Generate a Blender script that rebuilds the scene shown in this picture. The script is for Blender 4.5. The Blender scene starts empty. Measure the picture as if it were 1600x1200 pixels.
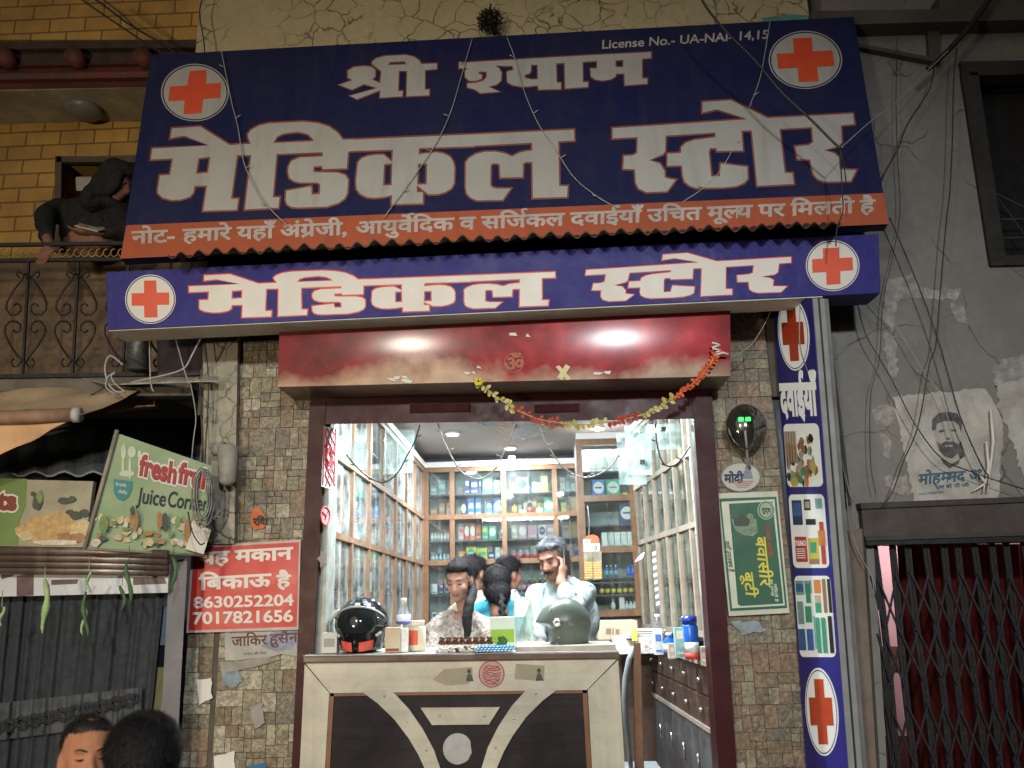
import bpy, bmesh, math, random
from mathutils import Vector, Matrix, Euler, noise
random.seed(7)
S = bpy.context.scene
C = S.collection
R_ = math.radians
# ---------------------------------------------------------------- camera
CAM = Vector((0, -4.2, 1.85)); FPX = 1315.0
psi, pit, rol = R_(1.5), R_(14.5), R_(1.5)
FW = Vector((-math.sin(psi) * math.cos(pit), math.cos(psi) * math.cos(pit), math.sin(pit)))
R0 = FW.cross(Vector((0, 0, 1))).normalized(); U0 = R0.cross(FW)
UP = U0 * math.cos(rol) + R0 * math.sin(rol)
RT = R0 * math.cos(rol) - U0 * math.sin(rol)
cd = bpy.data.cameras.new('camera'); cam = bpy.data.objects.new('camera', cd); C.objects.link(cam)
cd.sensor_width = 36; cd.lens = 36 * FPX / 1600; cd.clip_end = 300; cd.clip_start = .05
M3 = Matrix((RT, UP, -FW)).transposed()
cam.matrix_world = Matrix.Translation(CAM) @ M3.to_4x4()
S.camera = cam
cd.dof.use_dof = True; cd.dof.focus_distance = 4.25; cd.dof.aperture_fstop = 2.4
# ---------------------------------------------------------------- night sky, street light, exposure
W_ = bpy.data.worlds.new("World"); S.world = W_; W_.use_nodes = True
nt = W_.node_tree; bg = nt.nodes['Background']
sky = nt.nodes.new('ShaderNodeTexSky'); sky.sky_type = 'NISHITA'; sky.sun_disc = False
sky.sun_elevation = R_(2); sky.sun_rotation = R_(200)
nt.links.new(sky.outputs[0], bg.inputs[0]); bg.inputs[1].default_value = 0.006
sl = bpy.data.lights.new('sun', 'SUN'); sl.energy = 0.30; sl.angle = R_(40); sl.color = (1, .93, .82)
so = bpy.data.objects.new('sun', sl); C.objects.link(so)
so.rotation_euler = Vector((.35, 1, -.35)).to_track_quat('-Z', 'Y').to_euler()

def lamp(kind, name, loc, power, col, target=None, size=.1, spot=None, blend=1.0):
    l = bpy.data.lights.new(name, kind); l.energy = power; l.color = col
    if kind == 'AREA': l.shape = 'DISK'; l.size = size
    else: l.shadow_soft_size = size
    if spot: l.spot_size = R_(spot); l.spot_blend = blend
    o = bpy.data.objects.new(name, l); C.objects.link(o); o.location = loc
    if target is not None:
        o.rotation_euler = (Vector(target) - Vector(loc)).to_track_quat('-Z', 'Y').to_euler()
    return o
# two street lamps across the road (seen mirrored in the red shutter box)
lamp('SPOT', 'street_light', (-1.75, -8.2, 4.35), 1000, (1, .90, .75), (-1.0, 0, .7), .20, 66)
lamp('SPOT', 'street_light', (-3.4, -6.6, 1.9), 560, (1, .80, .55), (-2.4, .3, 2.9), .25, 95)  # unseen low lamp, added to light the left house from below
lamp('SPOT', 'street_light', (1.2, -8.2, 4.35), 1250, (.92, .97, 1), (.7, 0, .7), .20, 66)
S.view_settings.view_transform = 'Standard'; S.view_settings.look = 'None'
S.view_settings.exposure = 0; S.view_settings.gamma = 1
S.render.engine = 'CYCLES'
S.cycles.use_denoising = True
try: S.cycles.denoiser = 'OPENIMAGEDENOISE'
except Exception: pass
S.cycles.max_bounces = 8; S.cycles.transparent_max_bounces = 24; S.cycles.caustics_reflective = False; S.cycles.caustics_refractive = False
S.cycles.sample_clamp_indirect = 6

# ---------------------------------------------------------------- picture to place
def ray(px, py): return RT * ((px - 800) / FPX) + UP * ((600 - py) / FPX) + FW
def at(px, py, Y):
    d = ray(px, py); return CAM + d * ((Y - CAM.y) / d.y)
def atX(px, py, X):
    d = ray(px, py); return CAM + d * ((X - CAM.x) / d.x)
def on(px, py, p0, n):
    d = ray(px, py); return CAM + d * ((p0 - CAM).dot(n) / d.dot(n))
class Plane:                                   # a real flat surface; px points are read off it
    def __init__(s, a, b, c):
        s.p = a; s.n = (b - a).cross(c - a).normalized()
        if s.n.dot(CAM - a) < 0: s.n = -s.n
    def __call__(s, px, py, off=0): return on(px, py, s.p + s.n * off, s.n)
def PY(Y): return Plane(Vector((0, Y, 0)), Vector((1, Y, 0)), Vector((0, Y, 1)))
def hom(src, dst):                              # projective map between two px quads
    A = []; B = []
    for (x, y), (u, v) in zip(src, dst):
        A.append([x, y, 1, 0, 0, 0, -u * x, -u * y]); B.append(u)
        A.append([0, 0, 0, x, y, 1, -v * x, -v * y]); B.append(v)
    n = 8
    for i in range(n):
        p = max(range(i, n), key=lambda r: abs(A[r][i])); A[i], A[p] = A[p], A[i]; B[i], B[p] = B[p], B[i]
        for r in range(n):
            if r != i:
                k = A[r][i] / A[i][i]
                for c in range(i, n): A[r][c] -= k * A[i][c]
                B[r] -= k * B[i]
    h = [B[i] / A[i][i] for i in range(n)]
    return lambda x, y: ((h[0] * x + h[1] * y + h[2]) / (h[6] * x + h[7] * y + 1), (h[3] * x + h[4] * y + h[5]) / (h[6] * x + h[7] * y + 1))

# ---------------------------------------------------------------- objects
WO = {}
def tag(o, label=None, cat=None, group=None, kind=None):
    if label: o['label'] = label
    if cat: o['category'] = cat
    if group: o['group'] = group
    if kind: o['kind'] = kind
    return o
def thing(name, label, cat, loc, group=None):
    o = bpy.data.objects.new(name, None); C.objects.link(o); o.location = loc; o.empty_display_size = .05
    WO[o.name] = Vector(loc); return tag(o, label, cat, group)
def dup(root, delta, label=None, group=None, rz=None):
    def cp(o, par):
        c = o.copy(); C.objects.link(c)
        if par: c.parent = par
        WO[c.name] = WO[o.name] + Vector(delta)
        for ch in o.children: cp(ch, c)
        return c
    r = cp(root, None); r.location = root.location + Vector(delta)
    if label: r['label'] = label
    if group: r['group'] = group
    if rz is not None: r.rotation_euler.z = rz
    return r
class MB:
    def __init__(s): s.v = []; s.f = []; s.m = []; s.cur = 0; s.sm = []
    def add(s, vs, fs, sm=False):
        b = len(s.v); s.v += [Vector(v) for v in vs]
        for f in fs: s.f.append([b + i for i in f]); s.m.append(s.cur); s.sm.append(sm)
        return s
    def hexa(s, a, b):                          # two quads (front a, back b), same winding
        return s.add(list(a) + list(b), [(0, 1, 2, 3), (7, 6, 5, 4), (0, 4, 5, 1), (1, 5, 6, 2), (2, 6, 7, 3), (3, 7, 4, 0)])
    def box(s, lo, hi):
        x0, y0, z0 = lo; x1, y1, z1 = hi
        return s.hexa([(x0, y0, z0), (x1, y0, z0), (x1, y0, z1), (x0, y0, z1)], [(x0, y1, z0), (x1, y1, z0), (x1, y1, z1), (x0, y1, z1)])
    def bar(s, p, q, w, h, up=(0, 0, 1)):       # rectangular bar p->q
        p = Vector(p); q = Vector(q); d = (q - p).normalized(); u = Vector(up)
        if abs(d.dot(u)) > .98: u = Vector((0, 1, 0))
        r = d.cross(u).normalized() * w / 2; u = r.cross(d).normalized() * h / 2
        return s.hexa([p - r - u, p + r - u, p + r + u, p - r + u], [q - r - u, q + r - u, q + r + u, q - r + u])
    def slab(s, q, th, n=None):                 # quad q (front) pushed back by th along n
        n = Vector(n) if n is not None else Vector((0, 1, 0))
        return s.hexa(q, [Vector(p) + n * th for p in q])
    def quad(s, q): return s.add(q, [(0, 1, 2, 3)])
    def tube(s, pts, r, n=6, cap=True, sm=True):
        pts = [Vector(p) for p in pts]; k = len(pts); rs = r if isinstance(r, (list, tuple)) else [r] * k
        vs = []; up = None
        for i, p in enumerate(pts):
            d = (pts[min(i + 1, k - 1)] - pts[max(i - 1, 0)]).normalized()
            if up is None: up = d.orthogonal().normalized()
            up = (up - d * up.dot(d))
            up = up.normalized() if up.length > 1e-6 else d.orthogonal().normalized()
            w = d.cross(up)
            for j in range(n):
                a = 2 * math.pi * j / n; vs.append(p + (up * math.cos(a) + w * math.sin(a)) * rs[i])
        fs = [(i * n + j, i * n + (j + 1) % n, (i + 1) * n + (j + 1) % n, (i + 1) * n + j) for i in range(k - 1) for j in range(n)]
        if cap: fs += [tuple(range(n - 1, -1, -1)), tuple((k - 1) * n + j for j in range(n))]
        return s.add(vs, fs, sm)
    def lathe(s, c, prof, n=20, ax=None, sm=True, sx=1, sy=1):   # prof (r, h) along z
        c = Vector(c); m = ax or Matrix.Identity(3); vs = []; k = len(prof)
        for r, h in prof:
            for j in range(n):
                a = 2 * math.pi * j / n; vs.append(c + m @ Vector((r * math.cos(a) * sx, r * math.sin(a) * sy, h)))
        fs = [(i * n + j, i * n + (j + 1) % n, (i + 1) * n + (j + 1) % n, (i + 1) * n + j) for i in range(k - 1) for j in range(n)]
        fs += [tuple(range(n - 1, -1, -1)), tuple((k - 1) * n + j for j in range(n))]
        return s.add(vs, fs, sm)
    def ell(s, c, rad, n=14, k=9, m=None, keep=None):
        m = m or Matrix.Identity(3); c = Vector(c); vs = []; fs = []
        for i in range(k + 1):
            t = math.pi * i / k
            for j in range(n):
                a = 2 * math.pi * j / n
                vs.append(c + m @ Vector((rad[0] * math.sin(t) * math.cos(a), rad[1] * math.sin(t) * math.sin(a), rad[2] * math.cos(t))))
        for i in range(k):
            for j in range(n): fs.append((i * n + j, (i + 1) * n + j, (i + 1) * n + (j + 1) % n, i * n + (j + 1) % n))
        return s.add(vs, fs, True)
    def prism(s, pts, back):                    # n-gon front face and its pushed back copy
        k = len(pts); return s.add(list(pts) + list(back), [tuple(range(k)), tuple(range(2 * k - 1, k - 1, -1))] + [(i, i + k, (i + 1) % k + k, (i + 1) % k) for i in range(k)])
    def build(s, name, mats, parent=None, smooth=None, bevel=0, fix=True):
        if not isinstance(mats, (list, tuple)): mats = [mats]
        if not s.v: s.v = [Vector((0, 0, 0))]
        lo = Vector([min(v[i] for v in s.v) for i in range(3)]); hi = Vector([max(v[i] for v in s.v) for i in range(3)])
        org = Vector(((lo.x + hi.x) / 2, (lo.y + hi.y) / 2, lo.z))
        me = bpy.data.meshes.new(name); me.from_pydata([v - org for v in s.v], [], s.f)
        for m in mats: me.materials.append(m)
        for i, p in enumerate(me.polygons): p.material_index = s.m[i]; p.use_smooth = s.sm[i] if smooth is None else smooth
        if fix:
            bm = bmesh.new(); bm.from_mesh(me); bmesh.ops.recalc_face_normals(bm, faces=bm.faces[:]); bm.to_mesh(me); bm.free()
        o = bpy.data.objects.new(name, me); C.objects.link(o)
        if parent: o.parent = parent; o.location = org - WO[parent.name]
        else: o.location = org
        WO[o.name] = org
        if bevel:
            b = o.modifiers.new('bevel', 'BEVEL'); b.width = bevel; b.segments = 2; b.limit_method = 'ANGLE'; b.angle_limit = R_(40)
        return o
# ---------------------------------------------------------------- materials
def lin(*c):
    if len(c) == 1: c = c[0]
    return tuple(((x / 255) / 12.92 if x <= 10 else ((x / 255 + .055) / 1.055) ** 2.4) for x in c)
class NT:
    def __init__(s, name):
        s.m = bpy.data.materials.new(name); s.m.use_nodes = True; s.t = s.m.node_tree; s.b = s.t.nodes['Principled BSDF']; s.tc = None
    def n(s, typ, **k):
        o = s.t.nodes.new('ShaderNode' + typ)
        for a, v in k.items():
            if a.startswith('i_'):
                key = a[2:]; o.inputs[int(key) if key.isdigit() else key].default_value = v
            else: setattr(o, a, v)
        return o
    def l(s, a, b): s.t.links.new(a, b)
    def co(s, gen=False):
        if s.tc is None: s.tc = s.n('TexCoord')
        return s.tc.outputs['Object']
    def noise(s, scale, detail=4, rough=.55, dist=0, vec=None):
        o = s.n('TexNoise'); o.inputs['Scale'].default_value = scale; o.inputs['Detail'].default_value = detail
        o.inputs['Roughness'].default_value = rough; o.inputs['Distortion'].default_value = dist
        s.l(vec or s.co(), o.inputs['Vector']); return o.outputs['Fac']
    def ramp(s, f, stops):
        o = s.n('ValToRGB'); e = o.color_ramp.elements
        while len(e) < len(stops): e.new(.5)
        for i, (p, c) in enumerate(stops):
            e[i].position = p; e[i].color = tuple(c) + (1,) if isinstance(c, tuple) else (c, c, c, 1)
        s.l(f, o.inputs[0]); return o.outputs[0]
    def mix(s, f, a, b, mode='MIX'):
        o = s.n('MixRGB', blend_type=mode)
        for i, x in ((0, f), (1, a), (2, b)):
            if hasattr(x, 'is_linked'): s.l(x, o.inputs[i])
            elif i == 0: o.inputs[0].default_value = x
            else: o.inputs[i].default_value = tuple(x) + (1,)
        return o.outputs[0]
    def math(s, op, a, b=0):
        o = s.n('Math', operation=op)
        for i, x in ((0, a), (1, b)):
            if hasattr(x, 'is_linked'): s.l(x, o.inputs[i])
            else: o.inputs[i].default_value = x
        return o.outputs[0]
    def bump(s, h, strength=.4, dist=.01):
        o = s.n('Bump'); o.inputs['Strength'].default_value = strength; o.inputs['Distance'].default_value = dist
        s.l(h, o.inputs['Height']); s.l(o.outputs[0], s.b.inputs['Normal'])
    def fin(s, col=None, rough=.6, metal=0, spec=.5):
        if col is not None:
            if hasattr(col, 'is_linked'): s.l(col, s.b.inputs['Base Color'])
            else: s.b.inputs['Base Color'].default_value = tuple(col) + (1,)
        if hasattr(rough, 'is_linked'): s.l(rough, s.b.inputs['Roughness'])
        else: s.b.inputs['Roughness'].default_value = rough
        s.b.inputs['Metallic'].default_value = metal; s.b.inputs['Specular IOR Level'].default_value = spec
        return s.m
MC = {}
def mat(name, col, rough=.6, metal=0, var=.18, scale=9, bump=.0, bscale=60, spec=.5, dirt=None, dirtamt=.45, dscale=4):
    if name in MC: return MC[name]
    t = NT(name); c = col
    lo = tuple(x * (1 - var) for x in col); hi = tuple(min(1, x * (1 + var)) for x in col)
    c = t.ramp(t.noise(scale, 5, .6), [(.3, lo), (.7, hi)])
    if dirt is not None:
        c = t.mix(t.ramp(t.noise(dscale, 6, .68, .4), [(.5 - dirtamt * .3, 1.0), (.5 + .22, 0.0)]), c, dirt) if dirtamt > 0 else c
    if bump: t.bump(t.noise(bscale, 4), bump, .004)
    r = t.ramp(t.noise(scale * 1.7, 4), [(.3, max(0, rough - .1)), (.7, min(1, rough + .1))])
    MC[name] = t.fin(c, r, metal, spec); return MC[name]
def emat(name, col, strength):
    t = NT(name); t.b.inputs['Emission Color'].default_value = tuple(col) + (1,); t.b.inputs['Emission Strength'].default_value = strength
    return t.fin(col, .5)
def glass(name, tint=(.86, .95, .93), fac=.10, rough=.03, dust=.06, dcol=(.5, .56, .54)):
    t = NT(name); nt = t.t; tr = t.n('BsdfTransparent'); tr.inputs[0].default_value = tint + (1,)
    gl = t.n('BsdfGlossy'); gl.inputs['Roughness'].default_value = rough; gl.inputs['Color'].default_value = (1, 1, 1, 1)
    df = t.n('BsdfDiffuse'); df.inputs[0].default_value = dcol + (1,)
    lw = t.n('LayerWeight'); lw.inputs[0].default_value = .35
    f = t.math('ADD', t.math('MULTIPLY', lw.outputs['Facing'], .35), fac)
    m1 = t.n('MixShader'); t.l(f, m1.inputs[0]); t.l(tr.outputs[0], m1.inputs[1]); t.l(gl.outputs[0], m1.inputs[2])
    m2 = t.n('MixShader'); d = t.ramp(t.noise(5, 6, .7), [(.35, 0.0), (.75, dust * 2)]); t.l(d, m2.inputs[0])
    t.l(m1.outputs[0], m2.inputs[1]); t.l(df.outputs[0], m2.inputs[2])
    t.l(m2.outputs[0], nt.nodes['Material Output'].inputs['Surface']); return t.m
def crack_plaster(name, col, crackcol, scale, width, stain, big=2.0):
    t = NT(name); co = t.co()
    wn = t.n('TexNoise'); wn.inputs['Scale'].default_value = 6; wn.inputs['Detail'].default_value = 5; t.l(co, wn.inputs['Vector'])
    va = t.n('VectorMath', operation='MULTIPLY_ADD'); t.l(wn.outputs['Color'], va.inputs[0]); va.inputs[1].default_value = (.16, .16, .16); t.l(co, va.inputs[2])
    vo = t.n('TexVoronoi', feature='DISTANCE_TO_EDGE'); vo.inputs['Scale'].default_value = scale; t.l(va.outputs[0], vo.inputs['Vector'])
    br = t.ramp(t.noise(3.2, 5, .6), [(.42, 0.0), (.58, 1.0)])
    cr = t.ramp(vo.outputs['Distance'], [(0, 1.0), (width, 0.0)])
    f = t.mix(1, cr, br, 'MULTIPLY')
    base = t.ramp(t.noise(big, 6, .65), [(.3, stain), (.62, col)])
    base = t.mix(.35, base, t.ramp(t.noise(28, 4), [(.3, tuple(x * .75 for x in col)), (.7, tuple(min(1, x * 1.1) for x in col))]))
    t.bump(t.math('SUBTRACT', t.noise(40, 5), t.math('MULTIPLY', f, 2.0)), .5, .004)
    return t.fin(t.mix(f, base, crackcol), .85)
def brick_mat(name, c1, c2, mort, bw, rh, ms=.012):
    t = NT(name); co = t.co(); mp = t.n('Mapping'); mp.inputs['Rotation'].default_value = (R_(90), 0, 0); t.l(co, mp.inputs[0])
    b = t.n('TexBrick'); b.inputs['Scale'].default_value = 1; b.inputs['Brick Width'].default_value = bw; b.inputs['Row Height'].default_value = rh
    b.inputs['Mortar Size'].default_value = ms; b.inputs['Mortar Smooth'].default_value = .3; b.inputs['Bias'].default_value = 0
    b.inputs['Color1'].default_value = c1 + (1,); b.inputs['Color2'].default_value = c2 + (1,); b.inputs['Mortar'].default_value = mort + (1,)
    t.l(mp.outputs[0], b.inputs['Vector'])
    g = t.ramp(t.noise(3, 6, .65), [(.3, .55), (.7, 1.1)])
    t.bump(t.math('SUBTRACT', t.noise(45, 4), t.math('MULTIPLY', b.outputs['Fac'], 3.0)), .6, .004)
    return t.fin(t.mix(1, b.outputs['Color'], g, 'MULTIPLY'), .75)
def flex(name, col, dust, rough=.55, spec=.15, amt=.5):
    """printed flex sheet: dust streaks running down, faint ripples"""
    t = NT(name); mp = t.n('Mapping'); mp.inputs['Scale'].default_value = (7, 7, .55); t.l(t.co(), mp.inputs[0])
    st = t.ramp(t.noise(1.6, 5, .65, .3, mp.outputs[0]), [(.42, 0.0), (.72, amt)]); bl = t.ramp(t.noise(2.1, 5, .65), [(.35, 0.0), (.75, amt)])
    fl = t.ramp(t.noise(90, 3), [(.66, 0.0), (.74, amt * .8)])
    c = t.mix(t.math('MAXIMUM', t.math('MAXIMUM', st, bl), fl), col, dust)
    t.bump(t.math('ADD', t.noise(3.0, 3), t.math('MULTIPLY', t.noise(16, 2), .12)), .6, .03)
    MC[name] = t.fin(c, t.ramp(t.noise(5, 4), [(.3, rough - .1), (.7, rough + .12)]), 0, spec); return MC[name]
def wood(name, c1, c2, scale=14, axis=2, rough=.4, stretch=.06, st=.62):
    t = NT(name); mp = t.n('Mapping'); s = [1, 1, 1]; s[axis] = stretch; mp.inputs['Scale'].default_value = s; t.l(t.co(), mp.inputs[0])
    f = t.noise(scale, 6, .65, .6, mp.outputs[0]); t.bump(f, .15, .002)
    sc = t.ramp(t.noise(4.5, 6, .7, .5), [(.38, st), (.62, 1.06)]); sp = t.ramp(t.noise(60, 4, .7), [(.32, min(1, st + .1)), (.45, 1.0)])
    return t.fin(t.mix(1, t.mix(1, t.ramp(f, [(.32, c1), (.68, c2)]), sc, 'MULTIPLY'), sp, 'MULTIPLY'), t.ramp(t.noise(6, 5), [(.3, max(.05, rough - .12)), (.7, rough + .15)]))
# ---------------------------------------------------------------- lettering
GC = {}
def _curve_mesh(cu):
    o = bpy.data.objects.new('tmp', cu); C.objects.link(o); bpy.context.view_layer.update()
    e = o.evaluated_get(bpy.context.evaluated_depsgraph_get()); me = e.to_mesh()
    v = [(p.co.x, p.co.y) for p in me.vertices]; f = [tuple(p.vertices) for p in me.polygons]
    bb = (min([p[0] for p in v] or [0]), max([p[0] for p in v] or [0]))
    e.to_mesh_clear(); bpy.data.objects.remove(o); bpy.data.curves.remove(cu)
    return v, f, bb
def glyphs(s, off=0):
    k = (s, off)
    if k not in GC:
        cu = bpy.data.curves.new('t', 'FONT'); cu.body = s; cu.size = 1; cu.offset = off; cu.resolution_u = 5
        GC[k] = _curve_mesh(cu)
    return GC[k]
def adv(ch):
    if ch == ' ': return .26
    if ch in ',.-': return {',': .27, '.': .27, '-': .36}[ch]
    def w(t): a = glyphs(t)[2]; return a[1] - a[0]
    return w('म' + ch + 'म') - w('मम')
def loops_mesh(loops):
    cu = bpy.data.curves.new('p', 'CURVE'); cu.dimensions = '2D'; cu.fill_mode = 'BOTH'
    for lp in loops:
        sp = cu.splines.new('POLY'); sp.points.add(len(lp) - 1); sp.use_cyclic_u = True
        for q, p in zip(sp.points, lp): q.co = (p[0], p[1], 0, 1)
    return _curve_mesh(cu)[:2]
def ring(v, f, w):                              # an edging of width w round a filled outline
    ec = {}
    for t in f:
        for i in range(len(t)):
            a, b = t[i], t[(i + 1) % len(t)]; k = (min(a, b), max(a, b))
            ec.setdefault(k, []).append((a, b, t))
    nb = {}; be = []
    for k, l in ec.items():
        if len(l) == 1:
            a, b, t = l[0]; dx = v[b][0] - v[a][0]; dy = v[b][1] - v[a][1]; L = math.hypot(dx, dy) or 1e-9
            n = (dy / L, -dx / L); cx = sum(v[i][0] for i in t) / len(t); cy = sum(v[i][1] for i in t) / len(t)
            if (cx - v[a][0]) * n[0] + (cy - v[a][1]) * n[1] > 0: n = (-n[0], -n[1])
            be.append((a, b)); nb.setdefault(a, []).append(n); nb.setdefault(b, []).append(n)
    idx = {}; ov = []
    for a, ns in nb.items():
        sx = sum(n[0] for n in ns); sy = sum(n[1] for n in ns); L = math.hypot(sx, sy) or 1e-9
        c = max(.55, L / len(ns)); idx[a] = len(ov); ov.append((v[a][0] + sx / L * w / c, v[a][1] + sy / L * w / c))
    return be, idx, ov
def place(mb, v, f, pmap, off, bold=0, fill=True):
    """a flat lettering sheet lying off metres proud of a surface, pmap(x, y, off) -> point"""
    if fill: mb.add([pmap(x, y, off) for x, y in v], f)
    if bold:
        be, idx, ov = ring(v, f, bold); n = len(v)
        vs = [pmap(x, y, off) for x, y in v] + [pmap(x, y, off - .0006) for x, y in ov]
        mb.add(vs, [(a, b, n + idx[b], n + idx[a]) for a, b in be])
def deva_layout(s):
    out = []; x = 0; half = False; last = 0
    for ch in s:
        if ch == 'H': half = True; continue
        if ch == 'Q':                            # reph hook above the headline
            px = x - .16; pts = [(.10, .66), (.02, .78), (.02, .90), (.12, .96), (.22, .92), (.20, .87), (.12, .89), (.08, .84), (.09, .78), (.15, .68)]
            out.append(([(px + a - .02, b) for a, b in pts], [tuple(range(len(pts)))])); continue
        if ch == 'J':                            # rakar stroke
            px = x - .2; out.append(([(px - .30, .02), (px - .25, -.06), (px + .03, .17), (px + .03, .26)], [(0, 1, 2, 3)])); continue
        a = adv(ch)
        if ch != ' ':
            v, f, bb = glyphs(ch)
            if half:
                lim = a - .20; v = [(min(p[0], lim + .04), p[1]) for p in v]
                f = [t for t in f if max(v[i][0] for i in t) - min(v[i][0] for i in t) > 1e-4]
            out.append(([(p[0] + x, p[1]) for p in v], f))
            if half: a -= .19
        half = False; last = x; x += a
    return out, x
def text(mb, s, org, xv, yv, surf, off=.0015, bold=0, latin=False, cap=None, fill=True):
    """org px = left end of the baseline, xv px vector of the whole width, yv (px right, px up) baseline -> headline"""
    if latin:
        v, f, bb = glyphs(s); items = [(v, f)]; x0, W = bb[0], bb[1] - bb[0]; H = cap or .70
    else:
        items, W = deva_layout(s); x0 = 0; H = cap or .655
    def pm(x, y, o): 
        a = (x - x0) / W; b = y / H
        return surf(org[0] + xv[0] * a + yv[0] * b, org[1] + xv[1] * a - yv[1] * b, o)
    for i, (v, f) in enumerate(items): place(mb, v, f, pm, off + (i % 2) * .0002, bold, fill)
def px_poly(mb, loops, surf, off, bold=0, fill=True):
    v, f = loops_mesh(loops); place(mb, v, f, surf, off, bold, fill)
def circ(cx, cy, rx, ry=None, n=40, a0=0): return [(cx + rx * math.cos(a0 + 2 * math.pi * i / n), cy + (ry or rx) * math.sin(a0 + 2 * math.pi * i / n)) for i in range(n)]
# ================================================================ materials
NAVY = flex('navy_flex', (.009, .012, .064), (.030, .031, .052), .55, .14, .55)
NAVY2 = flex('blue_flex', (.020, .019, .17), (.055, .05, .16), .5, .2, .4)
OLDWHITE = flex('dusty_white_print', (.40, .405, .385), (.24, .235, .21), .6, .2, .5)
WHITE = mat('white_print', (.62, .60, .55), .5, var=.05, scale=4)
ORANGE = flex('orange_print', (.40, .095, .042), (.22, .075, .045), .55, .15, .6)
OUTL = mat('rust_outline', (.22, .06, .035), .5, var=.1)
OUTR = mat('red_outline', (.62, .05, .02), .45, var=.1)
CROSS = mat('red_cross', (.62, .075, .025), .45, var=.08)
BLACK = mat('black_paint', (.015, .015, .016), .45, var=.3)
DARK = mat('dark_void', (.006, .006, .007), .9, var=.2)  # near-black colour stands in for the shade of unlit interiors
IRON = mat('black_iron', (.028, .027, .028), .5, .6, var=.3, scale=30, bump=.3)
CABLE = mat('black_cable', (.02, .02, .02), .5, var=.2)
GCABLE = mat('grey_cable', (.30, .29, .27), .5, var=.2)
TIN = mat('rusty_tin', (.10, .085, .075), .5, .6, var=.4, scale=14, dirt=(.09, .035, .02), dirtamt=.6)
MAROON = mat('maroon_enamel', (.040, .008, .009), .42, var=.25, scale=5, spec=.18)
CREAMW = crack_plaster('cracked_cream_plaster', (.50, .44, .27), (.05, .045, .03), 7.5, .035, (.36, .31, .19))
PIER = crack_plaster('rough_plaster', (.36, .34, .27), (.05, .045, .035), 9, .06, (.17, .15, .12), 7)
CEMENT = crack_plaster('grey_cement', (.21, .203, .188), (.07, .065, .06), 2.2, .010, (.115, .108, .096), 1.6)
BRICK = brick_mat('yellow_brick', (.47, .29, .075), (.41, .24, .06), (.17, .10, .03), .225, .1, .006)
STAINW = mat('stained_wall', (.20, .135, .075), .85, var=.35, scale=5, bump=.4, dirt=(.07, .055, .045), dirtamt=.7, dscale=3)
REDTRIM = mat('red_trim', (.17, .035, .025), .7, var=.3, scale=14, dirt=(.06, .03, .025), dirtamt=.5, bump=.4)
SOFFIT = mat('cream_soffit', (.42, .38, .27), .8, var=.15, scale=5, dirt=(.22, .2, .15), dirtamt=.5)
GROUT = mat('dark_grout', (.085, .072, .056), .9)
LWOOD = wood('teak_frame', (.20, .095, .042), (.29, .15, .07), 16, 2, .4)
LWOODX = wood('teak_rail', (.22, .125, .075), (.30, .18, .11), 16, 1, .4)
PEEL = mat('peeling_frame', (.24, .165, .11), .65, var=.3, scale=14, dirt=(.38, .33, .275), dirtamt=.6, dscale=11, bump=.4)
PALEL = wood('pale_laminate', (.43, .40, .32), (.53, .50, .405), 18, 0, .45, .04, .84)
PALEV = wood('pale_laminate_upright', (.43, .40, .32), (.53, .50, .405), 18, 2, .45, .04, .84)
DLAM = wood('dark_laminate', (.020, .016, .018), (.034, .026, .027), 22, 0, .6, .03); DLAM.node_tree.nodes['Principled BSDF'].inputs['Specular IOR Level'].default_value = .2
BWOOD = wood('brown_edge', (.13, .06, .035), (.19, .09, .05), 16, 0, .4)
DDRAW = wood('dark_drawer', (.07, .040, .028), (.12, .072, .05), 12, 2, .4)
MOULD = mat('white_moulding', (.75, .73, .70), .4, var=.05)
TEALB = mat('grey_teal_back', (.25, .29, .28), .5, var=.25, scale=3)
TEALL = mat('pale_teal_back', (.52, .58, .54), .5, var=.3, scale=7)
SHELF = mat('dark_shelf', (.06, .055, .06), .4, var=.2)
CEILM = mat('grey_ceiling', (.50, .48, .47), .5, var=.04, scale=1, spec=.3)
CEILD = mat('dark_ceiling_panel', (.09, .08, .095), .35, var=.1)
GLASS = glass('cabinet_glass')
GLASSL = glass('left_cabinet_glass', (.88, .95, .93), .13, .04, .26, (.62, .68, .65))  # pale diffuse film stands in for reflections and haze on these panes
GLASSD = glass('dusty_glass', (.80, .88, .82), .08, .06, .36, (.30, .32, .26))
STEEL = mat('steel', (.5, .5, .5), .3, .9, var=.1)
GREYP = mat('grey_paint', (.16, .165, .17), .5, var=.2, scale=7)
PAPER = mat('white_paper', (.66, .64, .59), .8, var=.12, scale=8)
OLDPAPER = mat('weathered_paper', (.42, .40, .35), .85, var=.2, scale=7, dirt=(.22, .2, .17), dirtamt=.5, dscale=6)

def brow(name, w, parent, m, pts): return w.build(name, m, parent)
def Q(Y, *pts): return [at(x, y, Y) for x, y in pts]

# ================================================================ ground, street
g = MB(); g.add([(-40, -40, 0), (40, -40, 0), (40, 12, 0), (-40, 12, 0)], [(0, 1, 2, 3)])
tag(g.build('ground', mat('street_ground', (.06, .057, .052), .85, var=.35, scale=3, bump=.5)), kind='structure')
f = MB(); f.box((-1.75, -.02, .004), (1.45, 4.4, .5))
tag(f.build('shop_floor', mat('floor_tile', (.30, .28, .25), .4, var=.15)), kind='structure')
c = MB(); c.box((-1.75, .1, 3.24), (1.45, 4.4, 3.34))
co_ = tag(c.build('ceiling', CEILM), kind='structure')

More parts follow.
